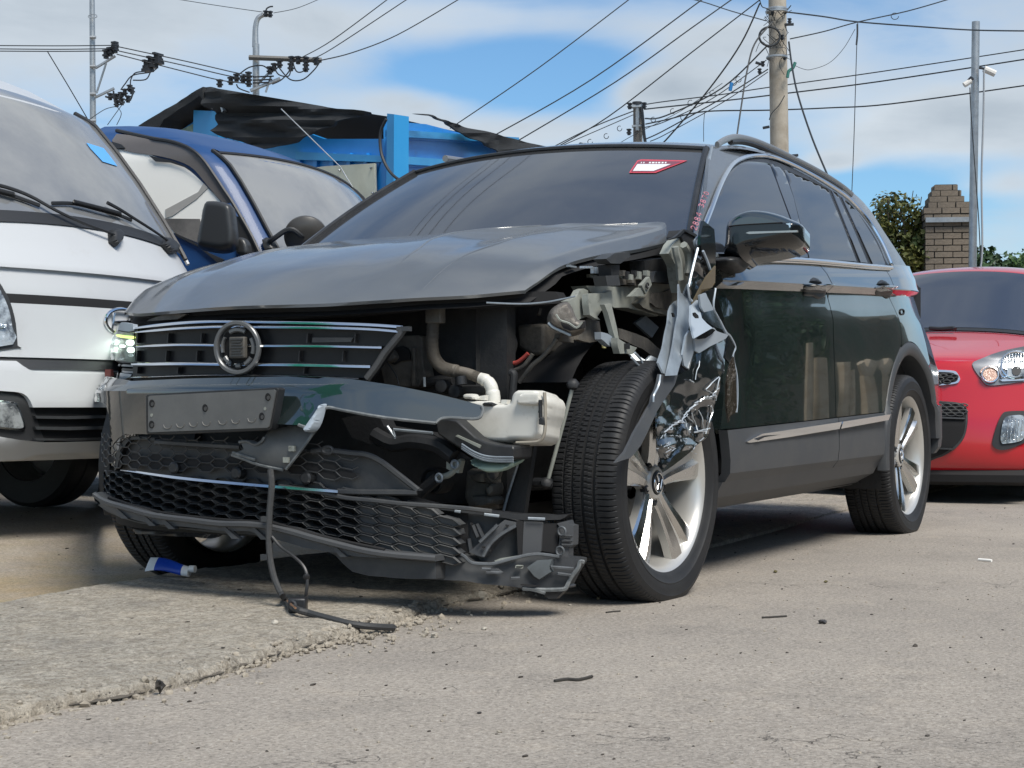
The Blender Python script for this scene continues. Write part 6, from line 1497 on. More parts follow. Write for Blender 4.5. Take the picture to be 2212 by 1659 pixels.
for c in ((462, 752), (790, 780), (1178, 712), (460, 882), (1140, 832), (460, 825), (1160, 785)):
    big = c[1] not in (825, 785); s_ = 16 if big else 7
    B(MB().patch(q(*[(c[0] + s_ * cos(a), c[1] + s_ * 1.5 * sin(a)) for a in [2 * pi * k / 14 for k in range(14)]]), plateS(.0055), 0, (), (-.004, 0, 0)), 'screw_recess', m_void if big else m_ecoat, holder)
    if big: B(MB().patch(q(*[(c[0] + 3 + 9 * cos(a), c[1] + 5 + 13 * sin(a)) for a in [2 * pi * k / 12 for k in range(12)]]), plateS(.0075), 0, (), (-.004, 0, 0)), 'screw', m_disc, holder)
m_ghost = mat('worn_imprint', (.15, .145, .135), .5)
for a in (560, 640, 720, 800, 900, 980, 1080):
    y = 905 - (a - 560) * .075
    B(MB().tube([plateS(.0045)(p) for p in sm2(q((a - 25, y - 22), (a - 18, y - 4), (a, y + 2), (a + 18, y - 4), (a + 25, y - 22)), 2)], .0012, 4), 'number_imprint', m_ghost, holder)
# tow eye cover and broken wing edge at the far corner
q = zH
B(MB().tube([onF(.80)(p) for p in sm2(q((110, 110), (160, 90), (260, 95), (350, 125), (378, 155), (330, 180), (240, 175), (150, 150)), 3, True)], .006, 6, True), 'washer_cap_ring', m_chrome if False else m_bent)
FP('corner_scrap', q((60, 110), (110, 130), (240, 200), (330, 230), (450, 230), (440, 300), (330, 400), (300, 340), (215, 520), (200, 600), (120, 560), (110, 400), (70, 200)), .765, m_crump, .02, 6)
FP('corner_scrap', q((120, 560), (200, 600), (250, 560), (240, 780), (130, 730)), .768, m_bent, .02, 8)
FP('corner_scrap', q((215, 500), (300, 345), (335, 400), (250, 540)), .785, m_void, .01, 0)
FP('bumper_corner', q((245, 560), (340, 470), (480, 400), (600, 330), (820, 320), (830, 350), (560, 400), (480, 470), (440, 620), (420, 840), (330, 860), (240, 820)), .80, m_paint, .03, 12)
FP('bumper_corner', [(236, 900), (246, 958), (240, 985), (220, 990), (213, 960), (222, 930), (226, 890)], .775, m_paint, .03, 8)
FP('corner_scrap', q((100, 800), (130, 780), (330, 850), (310, 890), (180, 880), (120, 850)), .79, m_bent, .02, 8)
FP('side_marker', q((195, 905), (262, 930), (278, 1150), (235, 1130)), .785, m_amber, .015, 0)
FP('bumper_corner', q((165, 880), (195, 905), (235, 1130), (280, 1150), (262, 930), (320, 900), (400, 900), (320, 1250), (160, 1170), (170, 1000)), .78, m_dplas, .03, 12)
FP('splitter_corner', q((95, 1240), (170, 1150), (330, 1250), (240, 1360), (260, 1430), (110, 1310)), .80, m_gplas, .05, 10)

# ---------------- lower grille: honeycomb that sags towards the torn corner
def sag(y): return -.30 * max(0, y - .18) ** 1.5
lg_back = []
FP('grille_surround', sm2(z1((245, 1150), (262, 1060), (300, 985), (350, 962), (480, 968), (760, 985), (1010, 1000)), 3) + z1((1500, 1050), (1790, 1072), (1885, 1112), (2000, 1200), (2112, 1290), (2040, 1300), (1610, 1300), (1000, 1255), (500, 1190), (300, 1160)), .815, m_dplas, .02, 14)
FP('grille_frame', sm2(z1((250, 1150), (268, 1070), (305, 1000), (350, 975), (480, 982)), 3) + z1((480, 968), (350, 955), (290, 975), (245, 1055), (232, 1170)), .835, m_black, .03, 10)
for pts in (((490, 990), (640, 1000), (800, 1010), (1010, 1022)), ((1450, 1050), (1540, 1042), (1700, 1060), (1790, 1070), (1880, 1112), (2000, 1205), (2105, 1288)), ((1610, 1296), (1800, 1300), (2100, 1302))):
    B(MB().tube([onF(.835)(p) for p in sm2(z1(*pts), 3)], .008, 6), 'grille_frame_edge', m_dplas)
B(MB().tube([onF(.84)(z1((1548 + 30 * cos(a), 1040 + 20 * sin(a)))[0]) for a in [2 * pi * k / 16 for k in range(16)]], .005, 6, True), 'clip_eye', m_dplas)
def Lpt(y, z, o): return Vector((.825 + o - CF(y), y, z + sag(y)))
HW, HH = .066, .0245
HX = [(.5, 0), (.25, .5), (-.25, .5), (-.5, 0), (-.25, -.5), (.25, -.5)]
lat = MB(); solid = MB(); lat2 = MB(); openc = MB()
for colu in range(-14, 13):
    for row in range(-8, 6):
        y = colu * HW * .75; z = .362 + (row + (.5 if colu % 2 else 0)) * HH
        bot = interp([(-.6, .252), (-.2, .232), (.1, .222), (.6, .215)], y)
        if -.70 < y < .60 and bot < z < .352:
            o_ = [(y + a * HW, z + b * HH) for a, b in HX]; i_ = [(y + a * HW * .89, z + b * HH * .78 + .0006) for a, b in HX]; n0 = len(lat.v)
            lat.v += [Lpt(a, b, .0) for a, b in o_] + [Lpt(a, b - .0012, .005) for a, b in i_] + [Lpt(a, b, -.03) for a, b in i_]
            for n in range(6):
                m_ = (n + 1) % 6; lat.f.append((n0 + n, n0 + m_, n0 + 6 + m_, n0 + 6 + n)); lat.m.append(0); lat.f.append((n0 + 6 + n, n0 + 6 + m_, n0 + 12 + m_, n0 + 12 + n)); lat.m.append(0)
            if y > .36 or y < -.56:
                j = len(solid.v); solid.v += [Lpt(a, b, -.006) for a, b in i_]; solid.f.append(tuple(range(j, j + 6))); solid.m.append(0)
        elif -.66 < y < .36 and .382 < z < .478 - .05 * max(0, y - .2):
            P = [Lpt(y + a * HW * .95, z + b * HH * .9, .012) for a, b in HX]; lat2.tube([P[3], P[4], P[5], P[0]], .0018, 5)
            if z < .418: openc.add([Lpt(y + a * HW * .86, z + b * HH * .74, .0085) for a, b in HX], [(0, 1, 2, 3, 4, 5)])
lg = B(lat, 'lower_grille', m_dplas, smooth=0)
B(solid, 'blanked_cells', m_dplas, lg, smooth=0, kind='stuff')
B(MB().grid([[Lpt(lerp(-.72, .62, j / 20), z, -.05) for j in range(21)] for z in (.20, .37)]), 'grille_backing', m_void, lg)
B(lat2, 'grille_lattice', m_dplas, lg, smooth=0, kind='stuff')
B(openc, 'cell_openings', m_void, lg, smooth=0, kind='stuff')
for p in ((600, 1150), (985, 1182), (1415, 1212)):
    c = onF(.842)(z1(p)[0]); M = Matrix.Translation(c) @ Matrix.Rotation(radians(-90), 4, 'Z')
    B(MB().lathe([(.017, -.02), (.017, .002), (.012, .006), (.001, .006)], M, 20), 'parking_sensor', m_black, lg)
# chrome strip
st = sm2(z1((268, 1160), (340, 1166), (480, 1185), (640, 1205), (800, 1222), (1000, 1240), (1190, 1256), (1400, 1272), (1610, 1288)), 3)
rows = [[onF(.858)((p[0], p[1] - .4)), onF(.866)((p[0], p[1] - .2)), onF(.8685)((p[0], p[1] + 2.6 * (.5 + .5 * min(1, i / 6)))), onF(.871)((p[0], p[1] + 5.4 * (.4 + .6 * min(1, i / 8)))), onF(.855)((p[0], p[1] + 6.0 * (.4 + .6 * min(1, i / 8))))] for i, p in enumerate(st)]
B(MB().grid(rows), 'lower_chrome_strip', m_chrome, lg, smooth=50)
# splitter
def split(p):
    t = (p[0] - 204) / 736.0; return onF(.865)(p)
up = z3((112, 512), (180, 556), (330, 600), (480, 640), (700, 668), (880, 690), (1060, 694), (1180, 708), (1300, 735), (1430, 772), (1560, 806), (1720, 846), (1900, 878), (2212, 905))
mid_ = z3((150, 585), (260, 660), (380, 690), (600, 718), (880, 748), (1060, 752), (1200, 790), (1400, 850), (1560, 880), (1720, 905), (2212, 940))
lo = z3((110, 575), (190, 630), (270, 668), (400, 705), (600, 728), (900, 765), (1100, 775), (1240, 800), (1480, 850), (1600, 905), (1640, 950), (1700, 1000), (1800, 1025), (1950, 1036), (2212, 1045))
B(MB().patch(up + list(reversed(mid_)), onF(.872), 8, (), (-.05, 0, 0), 0, .003, 2), 'splitter', m_gplas, smooth=35)
B(MB().patch(mid_ + list(reversed(lo)), onF(.845), 9, (), (-.08, 0, -.005), 0, .004, 5), 'splitter_underside', m_dplas, smooth=35)
B(MB().tube([onF(.885)((p[0], p[1] + 5)) for p in sm2(up, 3)], .0085, 6), 'splitter_rim', m_gplas)
for a in ((190, 575), (360, 620), (480, 640), (870, 700), (1050, 705), (1540, 812)):
    p = z3(a)[0]; B(MB().patch([(p[0], p[1]), (p[0] + 9, p[1] + 2), (p[0] + 44, p[1] + 34), (p[0] + 30, p[1] + 34)], onF(.882), 0, (), (-.02, 0, 0)), 'splitter_rib', m_gplas)
B(MB().tube([onF(.852)(p) for p in sm2(z3((200, 545), (480, 632), (880, 682), (1180, 700), (1300, 728), (1560, 798), (1900, 868)), 3)], .006, 6), 'shadow_gap', m_void)
B(MB().tube([onF(.86)(p) for p in sm2(z1((1250, 1262), (1500, 1300), (1660, 1335), (1840, 1352), (2000, 1370), (2212, 1385), (2400, 1400), (2560, 1418)), 3)], .006, 6), 'grille_top_edge', m_dplas)
pillow(MB(), z3((360, 700), (480, 715), (900, 765), (880, 785), (640, 770), (400, 760), (380, 745)), onF(.70), (1, 0, -.3), .03, 6, 6, .05).build('air_guide', m_black, suv)

m_edge = mat('scraped_plastic_edge', (.105, .115, .125), .45, var=(22, (.06, .065, .07), .42, .62))
# ---------------- torn bumper carcass at the near corner
q = zF_
car = B(MB().patch(q((-220, 60), (0, 95), (1170, 300), (1560, 320), (1560, 800), (1240, 850), (1180, 840), (860, 915), (520, 905), (400, 790), (200, 560), (0, 330)), onF(.755), 10, (), (-.02, 0, 0), 0, .008, 4), 'bumper_carcass', m_dplas, smooth=30)
def CP(name, poly, x0, m, th=.02, jit=.004, seed=1, step=9): return B(MB().patch(q(*poly), onF(x0), step, (), (-th, 0, 0), 0, jit, seed), name, m, car, smooth=30)
CP('top_ledge', [(-400, 20), (0, 85), (600, 150), (1200, 212), (1500, 222), (1700, 232), (1930, 212), (1880, 255), (1800, 290), (1580, 305), (1250, 300), (800, 250), (300, 190), (0, 150), (-400, 70)], .80, m_black, .03)
for a, b in (((280, 168), (365, 182)), ((705, 218), (920, 245)), ((1335, 278), (1580, 288))): B(MB().tube([onF(.81)(q(a)[0]), onF(.81)(q(b)[0])], .004, 6, flat=.5), 'bright_clip', m_bent, car)
CP('diagonal_brace', [(490, 752), (640, 620), (830, 430), (1000, 300), (1165, 335), (1160, 385), (960, 520), (820, 650), (690, 830)], .80, m_gplas, .03)
B(MB().tube([onF(.815)(p) for p in sm2(q((640, 620), (830, 440), (900, 370)), 3)], .005, 6), 'brace_rib', m_edge, car)
B(MB().tube([onF(.815)(p) for p in sm2(q((690, 825), (760, 700), (830, 610), (960, 500), (1160, 385)), 3)], .005, 6), 'brace_rib', m_edge, car)
CP('post', [(1275, 310), (1550, 330), (1525, 750), (1500, 780), (1245, 835)], .795, m_gplas, .03, .003)
CP('gap_slot', [(1170, 310), (1262, 315), (1245, 800), (1215, 830), (1190, 800)], .80, m_void, .01, 0)
CP('window_slot', [(1550, 345), (1745, 345), (1775, 400), (1770, 720), (1730, 780), (1530, 745)], .79, m_void, .01, 0)
CP('end_bracket', [(1740, 345), (1910, 312), (1930, 365), (1995, 385), (1985, 650), (1915, 700), (1915, 825), (1790, 820), (1730, 790), (1770, 710), (1785, 400)], .80, m_gplas, .03, .005, 6)
for c in ((1830, 460), (1805, 745)):
    cc_ = onF(.815)(q(c)[0]); B(MB().tube([cc_ + Vector((.002, .011 * cos(a), .011 * sin(a))) for a in [2 * pi * k / 14 for k in range(14)]], .0035, 5, True), 'screw_boss', m_edge, car)
for y in (530, 600, 660): B(MB().tube([onF(.81)(q((1815, y))[0]), onF(.81)(q((1970, y + 4))[0])], .004, 5), 'bracket_rib', m_dplas, car)
CP('fascia', [(-420, 830), (0, 815), (300, 805), (370, 785), (430, 830), (520, 912), (700, 930), (860, 922), (1180, 835), (1460, 785), (1780, 825), (1850, 850), (2080, 880), (2085, 930), (2050, 990), (1990, 1080), (1880, 1285), (1500, 1305), (1200, 1265), (800, 1215), (400, 1175), (0, 1185), (-420, 1140)], .80, m_dplas, .04, .010, 8, 8)
CP('fascia_fold', [(1310, 980), (1450, 880), (1680, 860), (1640, 960), (1660, 1040), (1500, 1145), (1420, 1100)], .83, mat('fascia_grey', (.10, .115, .125), .45, var=(7, (.07, .08, .085), .4, .65)), .02, .006, 9)
B(MB().tube([onF(.825)(p) for p in sm2(q((370, 790), (430, 830), (520, 912), (700, 932), (860, 925), (1180, 838), (1460, 790), (1780, 828)), 4)], .0045, 6), 'fascia_edge', m_edge, car)
for a, b in (((1660, 975), (1990, 1000)), ((1760, 1070), (1950, 1095)), ((1090, 1140), (1220, 1135)), ((670, 1005), (800, 1010)), ((730, 1055), (960, 1060))): B(MB().tube([onF(.83)(q(a)[0]), onF(.83)(q(b)[0])], .004, 5), 'fascia_ridge', m_edge, car)
CP('fascia_panel', [(770, 1000), (880, 1000), (960, 1055), (740, 1052)], .828, m_gplas, .01, 0)
CP('slot', [(1160, 950), (1245, 955), (1240, 1000), (1150, 990)], .828, m_ecoat, .01, 0); CP('slot', [(1165, 966), (1235, 968), (1230, 984), (1160, 980)], .834, m_void, .01, 0)
CP('slot', [(1225, 1225), (1470, 1245), (1440, 1262), (1230, 1240)], .83, m_void, .01, 0)
for a in ((240, 270), (500, 340), (1010, 365), (670, 675), (770, 725)): CP('bolt_hole', [(a[0], a[1]), (a[0] + 35, a[1] + 8), (a[0] + 28, a[1] + 36), (a[0] + 2, a[1] + 26)], .812, m_void, .006, 0)
for a, b in (((300, 480), (420, 445)), ((480, 570), (510, 750)), ((600, 350), (690, 560)), ((540, 370), (610, 545))): B(MB().tube([onF(.775)(q(a)[0]), onF(.775)(q(b)[0])], .006, 6), 'carcass_rib', m_gplas, car)
CP('cream_tag', [(850, 885), (940, 850), (1160, 815), (1190, 835), (1060, 890), (980, 900), (870, 905)], .815, m_ecoat, .006, 0)
CP('hanging_tip', [(1500, 1310), (1700, 1300), (1880, 1285), (1800, 1370), (1740, 1432), (1640, 1440)], .775, m_black, .02, .003)
for pts in (((1880, 1285), (1960, 1120), (2060, 985), (2085, 900), (2140, 905)), ((1260, 1290), (1400, 1300), (1580, 1350)), ((1250, 1280), (1500, 1305), (1820, 1300), (1890, 1270))): B(MB().tube([onF(.82)(p) for p in sm2(q(*pts), 3)], .0055, 5), 'torn_edge', m_tear, car)
pillow(MB(), q((1890, 1240), (1960, 1215), (2005, 1235), (1990, 1265), (1900, 1280)), onF(.78), (1, 0, 0), .01, 4, 3, .01).build('loose_tab', m_gplas, car)
# upper support under the reservoir: black guide with its pale slot
q = z2
gd = XP('bumper_guide', sm2(q((318, 1112), (345, 1085), (400, 1082), (445, 1090), (500, 1140), (560, 1195), (620, 1225), (700, 1245), (790, 1250), (802, 1262), (798, 1330), (740, 1348), (620, 1335), (520, 1300), (430, 1245), (330, 1180)), 1, True), .66, m_black, .10, None, 0, (), .006)
B(MB().patch(q((440, 1190), (452, 1183), (597, 1248), (590, 1265)), onX(.665), 0, (), (-.006, 0, 0)), 'guide_slot', m_ecoat, gd)
for dy in (0, 14, 26): B(MB().tube([onX(.667)(p) for p in sm2(q((480, 1240 + dy), (560, 1290 + dy), (650, 1318 + dy), (798, 1322 + dy)), 4)], .003, 5), 'guide_rib', m_bent, gd)
XP('beam_cover', q((-40, 1040), (0, 1130), (120, 1150), (300, 1175), (420, 1250), (540, 1330), (480, 1330), (300, 1270), (180, 1260), (60, 1265), (-60, 1250), (-200, 1200), (-260, 1080)), .60, m_inner, .06)
B(MB().tube([onX(.62)(p) for p in sm2(q((-60, 1180), (60, 1240), (180, 1225), (330, 1250), (430, 1320)), 4)], .022, 8), 'beam_edge', m_inner)
B(MB().tube([onX(.70)(p) for p in q((20, 1130), (70, 1200), (60, 1150), (300, 1172))], .004, 5), 'broken_bracket', m_bent)
pillow(MB(), sm2(q((530, 1340), (620, 1350), (795, 1348), (800, 1370), (760, 1400), (680, 1412), (620, 1395)), 2, True), onX(.62), (1, 0, -.2), .03, 10, 5, .06).build('reservoir_foot', m_greenp, suv)

# ---------------- washer bottle, filler hose and bay contents
q = zE
res = pillow(MB(), sm2(q((40, 510), (95, 545), (120, 620), (170, 690), (260, 770), (360, 830), (460, 862), (600, 872), (770, 872), (800, 856), (900, 850), (1120, 850), (1190, 820), (1240, 740), (1255, 600), (1280, 520), (1310, 440), (1335, 290), (1320, 230), (1290, 180), (1240, 150), (1205, 110), (1180, 95), (1040, 92), (900, 95), (840, 140), (810, 210), (795, 275), (740, 300), (600, 300), (520, 275), (480, 250), (420, 255), (300, 250), (40, 240)), 1, True), onX(.55), (1, .15, .1), .06, 9, 5, .10).build('washer_bottle', m_whitep, suv, smooth=70)
pillow(MB(), sm2(q((820, 285), (830, 210), (870, 150), (960, 130), (1120, 130), (1160, 160), (1165, 290), (1000, 300)), 2, True), onX(.615), (1, 0, 0), .012, 5, 4, .01).build('bottle_shoulder', m_whitep, res)
B(MB().tube([onX(.617)(p) for p in sm2(q((1205, 120), (1215, 300), (1215, 600), (1200, 720), (1160, 800), (1080, 835), (800, 845)), 4)], .0045, 6), 'bottle_seam', mat('grimy_seam', (.30, .27, .22), .6), res)
B(MB().tube([onX(.622)(p) for p in q((1145, 240), (1150, 480), (1185, 500), (1190, 590))], .005, 6), 'pump_wire', m_black, res)
for c in ((1145, 245), (1148, 285), (1145, 400)): B(MB().box(onX(.622)(q(c)[0]), (.008, .008, .006)), 'wire_clip', m_black, res)
B(MB().box(onX(.62)(q((1175, 540))[0]), (.016, .014, .016)), 'pump_plug', m_black, res, bevel=.002)
pillow(MB(), sm2(q((325, 320), (370, 270), (450, 262), (515, 300), (505, 340), (420, 345)), 2, True), onX(.60), (1, 0, .2), .02, 6, 4, .02).build('filler_cap', m_black, res)
pillow(MB(), sm2(q((40, 165), (80, 142), (170, 145), (205, 170), (215, 225), (120, 215), (60, 210)), 2, True), onX(.60), (1, 0, 0), .01, 5, 4, .02).build('bottle_lug', m_whitep, res)
for poly in ([(230, 180), (345, 160), (340, 235), (225, 225)], [(585, 225), (665, 228), (660, 290), (575, 285)]): B(MB().patch(q(*poly), onX(.58), 0, (), (-.02, 0, 0)), 'bottle_lug', m_whitep, res)
q = zD
path = smooth_path([onX(.50)(p) for p in q((716, 345), (706, 450), (700, 560), (694, 680), (700, 800), (722, 900), (770, 985), (840, 1050), (930, 1085), (1040, 1105), (1150, 1125), (1240, 1150), (1330, 1185), (1400, 1212))], 12)
dense = resamp(path, 300); hs = MB(); hs.tube(dense, [.0155 + (.0026 if k % 4 < 2 else 0) - (.003 if k > 215 else 0) for k in range(301)], 18); B(hs, 'filler_hose', m_hose, smooth=70)
B(MB().tube(smooth_path([onX(.50)(p) for p in q((1385, 1205), (1440, 1225), (1500, 1262), (1545, 1330), (1560, 1400), (1575, 1470), (1580, 1560))], 5), [.0155, .0155, .0155, .016, .0165, .017, .0175, .018, .0165, .016] + [.0175] * 10 + [.019, .0195, .0195, .0195, .019] + [.019] * 6, 18), 'filler_neck', m_whitep, smooth=60)
B(MB().box(onX(.505)(q((740, 300))[0]), (.03, .05, .045)), 'hose_clamp', m_soot, bevel=.004)
B(MB().tube([onX(.52)(q((1100, 1180))[0]), onX(.52)(q((1115, 1300))[0])], .016, 12), 'hose_clip', m_black)
def YX(name, poly, x, m, th=.05, bevel=.004): return XP(name, q(*poly), x, m, th, None, 0, (), bevel)
YX('radiator_support', [(150, 600), (530, 590), (550, 640), (560, 1000), (600, 1180), (540, 1240), (500, 1330), (380, 1340), (0, 1300), (-60, 1000), (20, 860), (100, 740)], .46, m_soot, .05)
YX('support_hole', [(20, 900), (130, 780), (260, 740), (340, 780), (370, 850), (375, 940), (230, 960), (140, 1010), (30, 960)], .468, m_void, .008, 0)
pillow(MB(), sm2(q((60, 830), (160, 780), (250, 850), (250, 950), (140, 1000), (40, 960)), 2, True), onX(.455), (1, 0, 0), .03, 6, 5, .0).build('fan_hub', m_soot, suv)
YX('support_leg', [(390, 760), (440, 760), (440, 1330), (380, 1330), (400, 1000)], .475, m_soot, .02)
YX('battery_tray', [(840, 260), (1240, 250), (1300, 640), (1180, 800), (1120, 960), (870, 960), (830, 700)], .30, m_soot, .12, .01)
YX('bay_bracket', [(1180, 780), (1420, 690), (1430, 760), (1200, 800)], .34, m_soot, .02)
YX('bay_module', [(1900, 430), (2300, 420), (2320, 850), (2140, 880), (1920, 780)], .24, m_soot, .12, .01)
YX('bay_module', [(1310, 880), (1420, 860), (1410, 960), (1310, 950)], .33, m_soot, .04)
def bt_(pts, x, r, nm, m): return B(MB().tube(smooth_path([onX(x)(p) for p in q(*pts)], 5), r, 10), nm, m)
bt_([(1560, 520), (1480, 660), (1470, 900), (1450, 1120)], .32, .013, 'coolant_hose', m_inner); bt_([(1780, 540), (1850, 700), (1800, 900), (1740, 1130)], .32, .015, 'coolant_hose', m_inner)
bt_([(1540, 780), (1620, 870), (1710, 945)], .345, .0042, 'power_cable', m_redc); bt_([(1810, 985), (1900, 985), (1990, 930), (2075, 850)], .345, .006, 'power_cable', m_redc)
bt_([(1620, 1280), (1720, 1210), (1850, 1110), (2000, 1040), (2100, 920), (2140, 860)], .36, .006, 'vacuum_hose', m_soot); bt_([(1950, 1270), (2080, 1090), (2160, 1000), (2300, 880), (2500, 640)], .36, .0065, 'vacuum_hose', m_soot)
bt_([(1820, 1120), (1870, 1150), (1860, 1300), (1840, 1560)], .42, .011, 'drain_hose', m_inner)
bt_([(600, 1270), (800, 1240), (1000, 1235)], .44, .014, 'coolant_hose', m_inner)
bt_([(20, 950), (120, 1080), (190, 1200), (215, 1310)], .49, .0022, 'thin_wire', m_black)
YX('lower_rail', [(760, 1310), (1400, 1300), (1500, 1340), (1420, 1440), (900, 1440), (700, 1400)], .47, m_inner, .05, .006)
for c in ((830, 1320), (1020, 1400)): 
    cc_ = onX(.50)(q(c)[0]); B(MB().lathe([(.018, -.02), (.018, .004), (.012, .006), (.001, .006)], Matrix.Translation(cc_) @ Matrix.Rotation(radians(-90), 4, 'Z'), 18), 'rubber_mount', m_inner)
bt_([(580, 1190), (585, 1330)], .5, .004, 'spring_clip', m_bent)
q = zC_
# ruptured rail end and pale bracket
def onYf(y): return lambda p: WF.Y(p, y)
def YP(name, poly, y, m, th=.015, step=8, jit=0., seed=1, par=None, smooth=35): return B(MB().patch(poly, onYf(y), step, (), (0, -th, 0), 0, jit, seed), name, m, par, smooth=smooth)
can = pillow(MB(), sm2(q((890, 960), (885, 860), (930, 770), (1040, 690), (1170, 660), (1240, 760), (1310, 920), (1420, 930), (1430, 1040), (1400, 1090), (1300, 1130), (1200, 1135), (1080, 1080), (960, 1030)), 2, True), lambda p: WF.D(p, 4.30), (.87, .48, 0), .045, 11, 5, .10).build('crushed_rail_end', mat('rusty_grey_metal', (.13, .115, .10), .5, .3, var=(16, (.24, .22, .19), .5, .7), dirt=(9, (.035, .03, .028), .52, .7, .9), bump=(12, .5, .02)), suv, smooth=40)
B(MB().patch(q((1060, 930), (1190, 970), (1300, 1032), (1360, 960), (1405, 945), (1400, 1040), (1200, 1085), (1120, 1060), (1085, 1010)), lambda p: WF.D(p, 4.245), 6, (), (-.01, 0, 0), 0, .006, 4), 'torn_hollow', m_void, can)
B(MB().tube([WF.D(p, 4.235) for p in sm2(q((1000, 840), (1040, 900), (1070, 930), (1190, 970), (1300, 1035), (1380, 950)), 3)], .003, 5), 'torn_lip', m_ecoat, can)
B(MB().tube([WF.D(p, 4.27) for p in sm2(q((890, 960), (960, 1025), (1080, 1080), (1190, 1130), (1205, 1150)), 3)], .004, 6), 'torn_lip', m_bentl, can)
YP('rail_bracket', q((1172, 650), (1290, 590), (1340, 490), (1400, 470), (1462, 505), (1460, 600), (1455, 760), (1475, 870), (1390, 885), (1345, 890), (1320, 925), (1270, 830), (1230, 730)), 0.750, m_ecoat, .02, 8, .006, 3)
YP('apron_rail', q((1440, 430), (1740, 440), (1940, 430), (2300, 425), (2660, 430), (2660, 640), (2450, 860), (2212, 780), (2030, 740), (1830, 745), (1760, 700), (1640, 640), (1500, 520)), 0.735, m_ecoat, .05, 10, .004, 4)
YP('apron_bracket', q((1470, 560), (1560, 540), (1700, 540), (1800, 495), (1840, 620), (1800, 720), (1700, 760), (1650, 800), (1600, 880), (1640, 920), (1560, 900), (1480, 860), (1465, 700)), 0.780, m_ecoat, .02, 8, .006, 7)
YP('stay_leg', q((1700, 700), (1800, 690), (1840, 860), (1880, 1040), (1905, 1190), (1885, 1270), (1850, 1180), (1790, 960), (1750, 820)), 0.810, m_ecoat, .015, 8, .003, 2)
YP('stay_foot', q((1885, 1180), (1960, 1230), (2030, 1270), (2170, 1315), (2110, 1410), (1920, 1405), (1890, 1300)), 0.830, m_ecoat, .02, 8, .003, 9)
B(MB().box(WF.Y(q((2020, 1300))[0], 0.835), (.014, .014, .016)), 'stay_bolt', m_black)
YP('arch_flange', q((1640, 1095), (1760, 1120), (1860, 1180), (1890, 1300), (1800, 1310), (1700, 1220), (1650, 1190)), 0.805, m_bentl, .02, 8, .006, 5)
YP('torn_flange', q((1320, 1220), (1350, 1110), (1440, 900), (1600, 930), (1640, 1200), (1650, 1220), (1470, 1260), (1390, 1245)), 0.750, m_soot, .02, 8, .01, 8)
YP('torn_flange', q((1040, 1235), (1080, 1120), (1300, 1150), (1230, 1190), (1240, 1245), (1100, 1240)), 0.730, m_soot, .02, 8, .01, 6)
YP('foam_block', q((1715, 285), (1905, 275), (1930, 425), (1745, 432)), 0.810, m_dplas, .04)
YP('foam_block', q((1790, 125), (1920, 125), (1915, 270), (1800, 285)), 0.805, m_inner, .04)
YP('foam_wedge', q((1725, 40), (1850, -40), (2050, -60), (2080, 0), (1930, 110), (1790, 105)), 0.820, m_dplas, .04)
for k in range(7): B(MB().box(WF.Y(q((1375 + 42 * k if k < 4 else 1530 + 45 * (k - 4), 162 if k < 4 else 205))[0], 0.750), (.008, .01, .006 if k < 4 else .018)), 'hinge_spring', m_bentl)
B(MB().box(WF.Y(q((1225, 152))[0], 0.710), (.045, .01, .005)), 'hinge_edge', m_bent)
YP('wiring_box', q((1930, 330), (2210, 310), (2230, 420), (1940, 425)), 0.750, m_soot, .03, 8, .006, 3)
for k in range(9):
    a = (1960 + 40 * k + (k % 3) * 12, 250 + (k % 4) * 28); B(MB().box(WF.Y(q(a)[0], 0.760 + .006 * (k % 3)), (.02, .014, .016 + .006 * (k % 2))), 'connector', (m_soot, m_inner, m_ecoat)[k % 3])
cc_ = WF.Y(q((1690, 1310))[0], 0.750); B(MB().blob(cc_, .006, 2, 1), 'plastic_plug', mat('yellow_plug', (.45, .42, .20), .5))
B(MB().tube([WF.Y(q((780, 760))[0], 0.600), WF.Y(q((755, 850))[0], 0.600)], .005, 6), 'hook', m_soot)
q = zA
YP('strut_tower', q((620, 640), (760, 590), (930, 570), (1010, 640), (1070, 760), (1090, 940), (700, 945), (640, 860)), 0.750, m_inner, .05, 9, .008, 6)
YP('tower_cover', q((770, 790), (800, 770), (930, 765), (1000, 810), (1025, 890), (1010, 935), (740, 930)), 0.780, m_dplas, .03)
YP('sealed_seam', q((960, 520), (1010, 400), (1060, 340), (1140, 290), (1180, 370), (1250, 470), (1285, 680), (1270, 830), (1250, 960), (1190, 1090), (1140, 1080), (1110, 950), (1080, 800), (1060, 690), (1010, 600)), 0.835, m_ecoat, .03, 7, .006, 4)
B(MB().tube([WF.Y(p, 0.857) for p in sm2(q((1060, 420), (1075, 520), (1110, 660), (1130, 900)), 4)], .011, 6), 'sealant_bead', m_ecoat); B(MB().tube([WF.Y(p, 0.862) for p in sm2(q((1180, 390), (1240, 500), (1262, 660), (1240, 820)), 4)], .012, 6), 'sealant_bead', m_ecoat)
YP('hinge_pillar', q((1185, 180), (1370, 265), (1350, 420), (1375, 440), (1310, 650), (1285, 690), (1240, 480), (1150, 280)), 0.845, m_inner, .05, 9, .004, 2)
YP('apron_panel', q((700, 945), (1060, 945), (1095, 990), (1095, 1170), (1010, 1260), (960, 1420), (760, 1370), (600, 1300), (540, 1240), (640, 1090)), 0.760, m_primer, .03, 9, .006, 3)
YP('apron_window', q((725, 1080), (900, 1070), (1010, 1030), (1010, 1190), (960, 1330), (780, 1290), (715, 1230)), 0.767, m_soot, .01, 0)
YP('fixing_tab', q((575, 975), (690, 850), (725, 965), (640, 1100)), 0.790, m_ecoat, .012, 0)
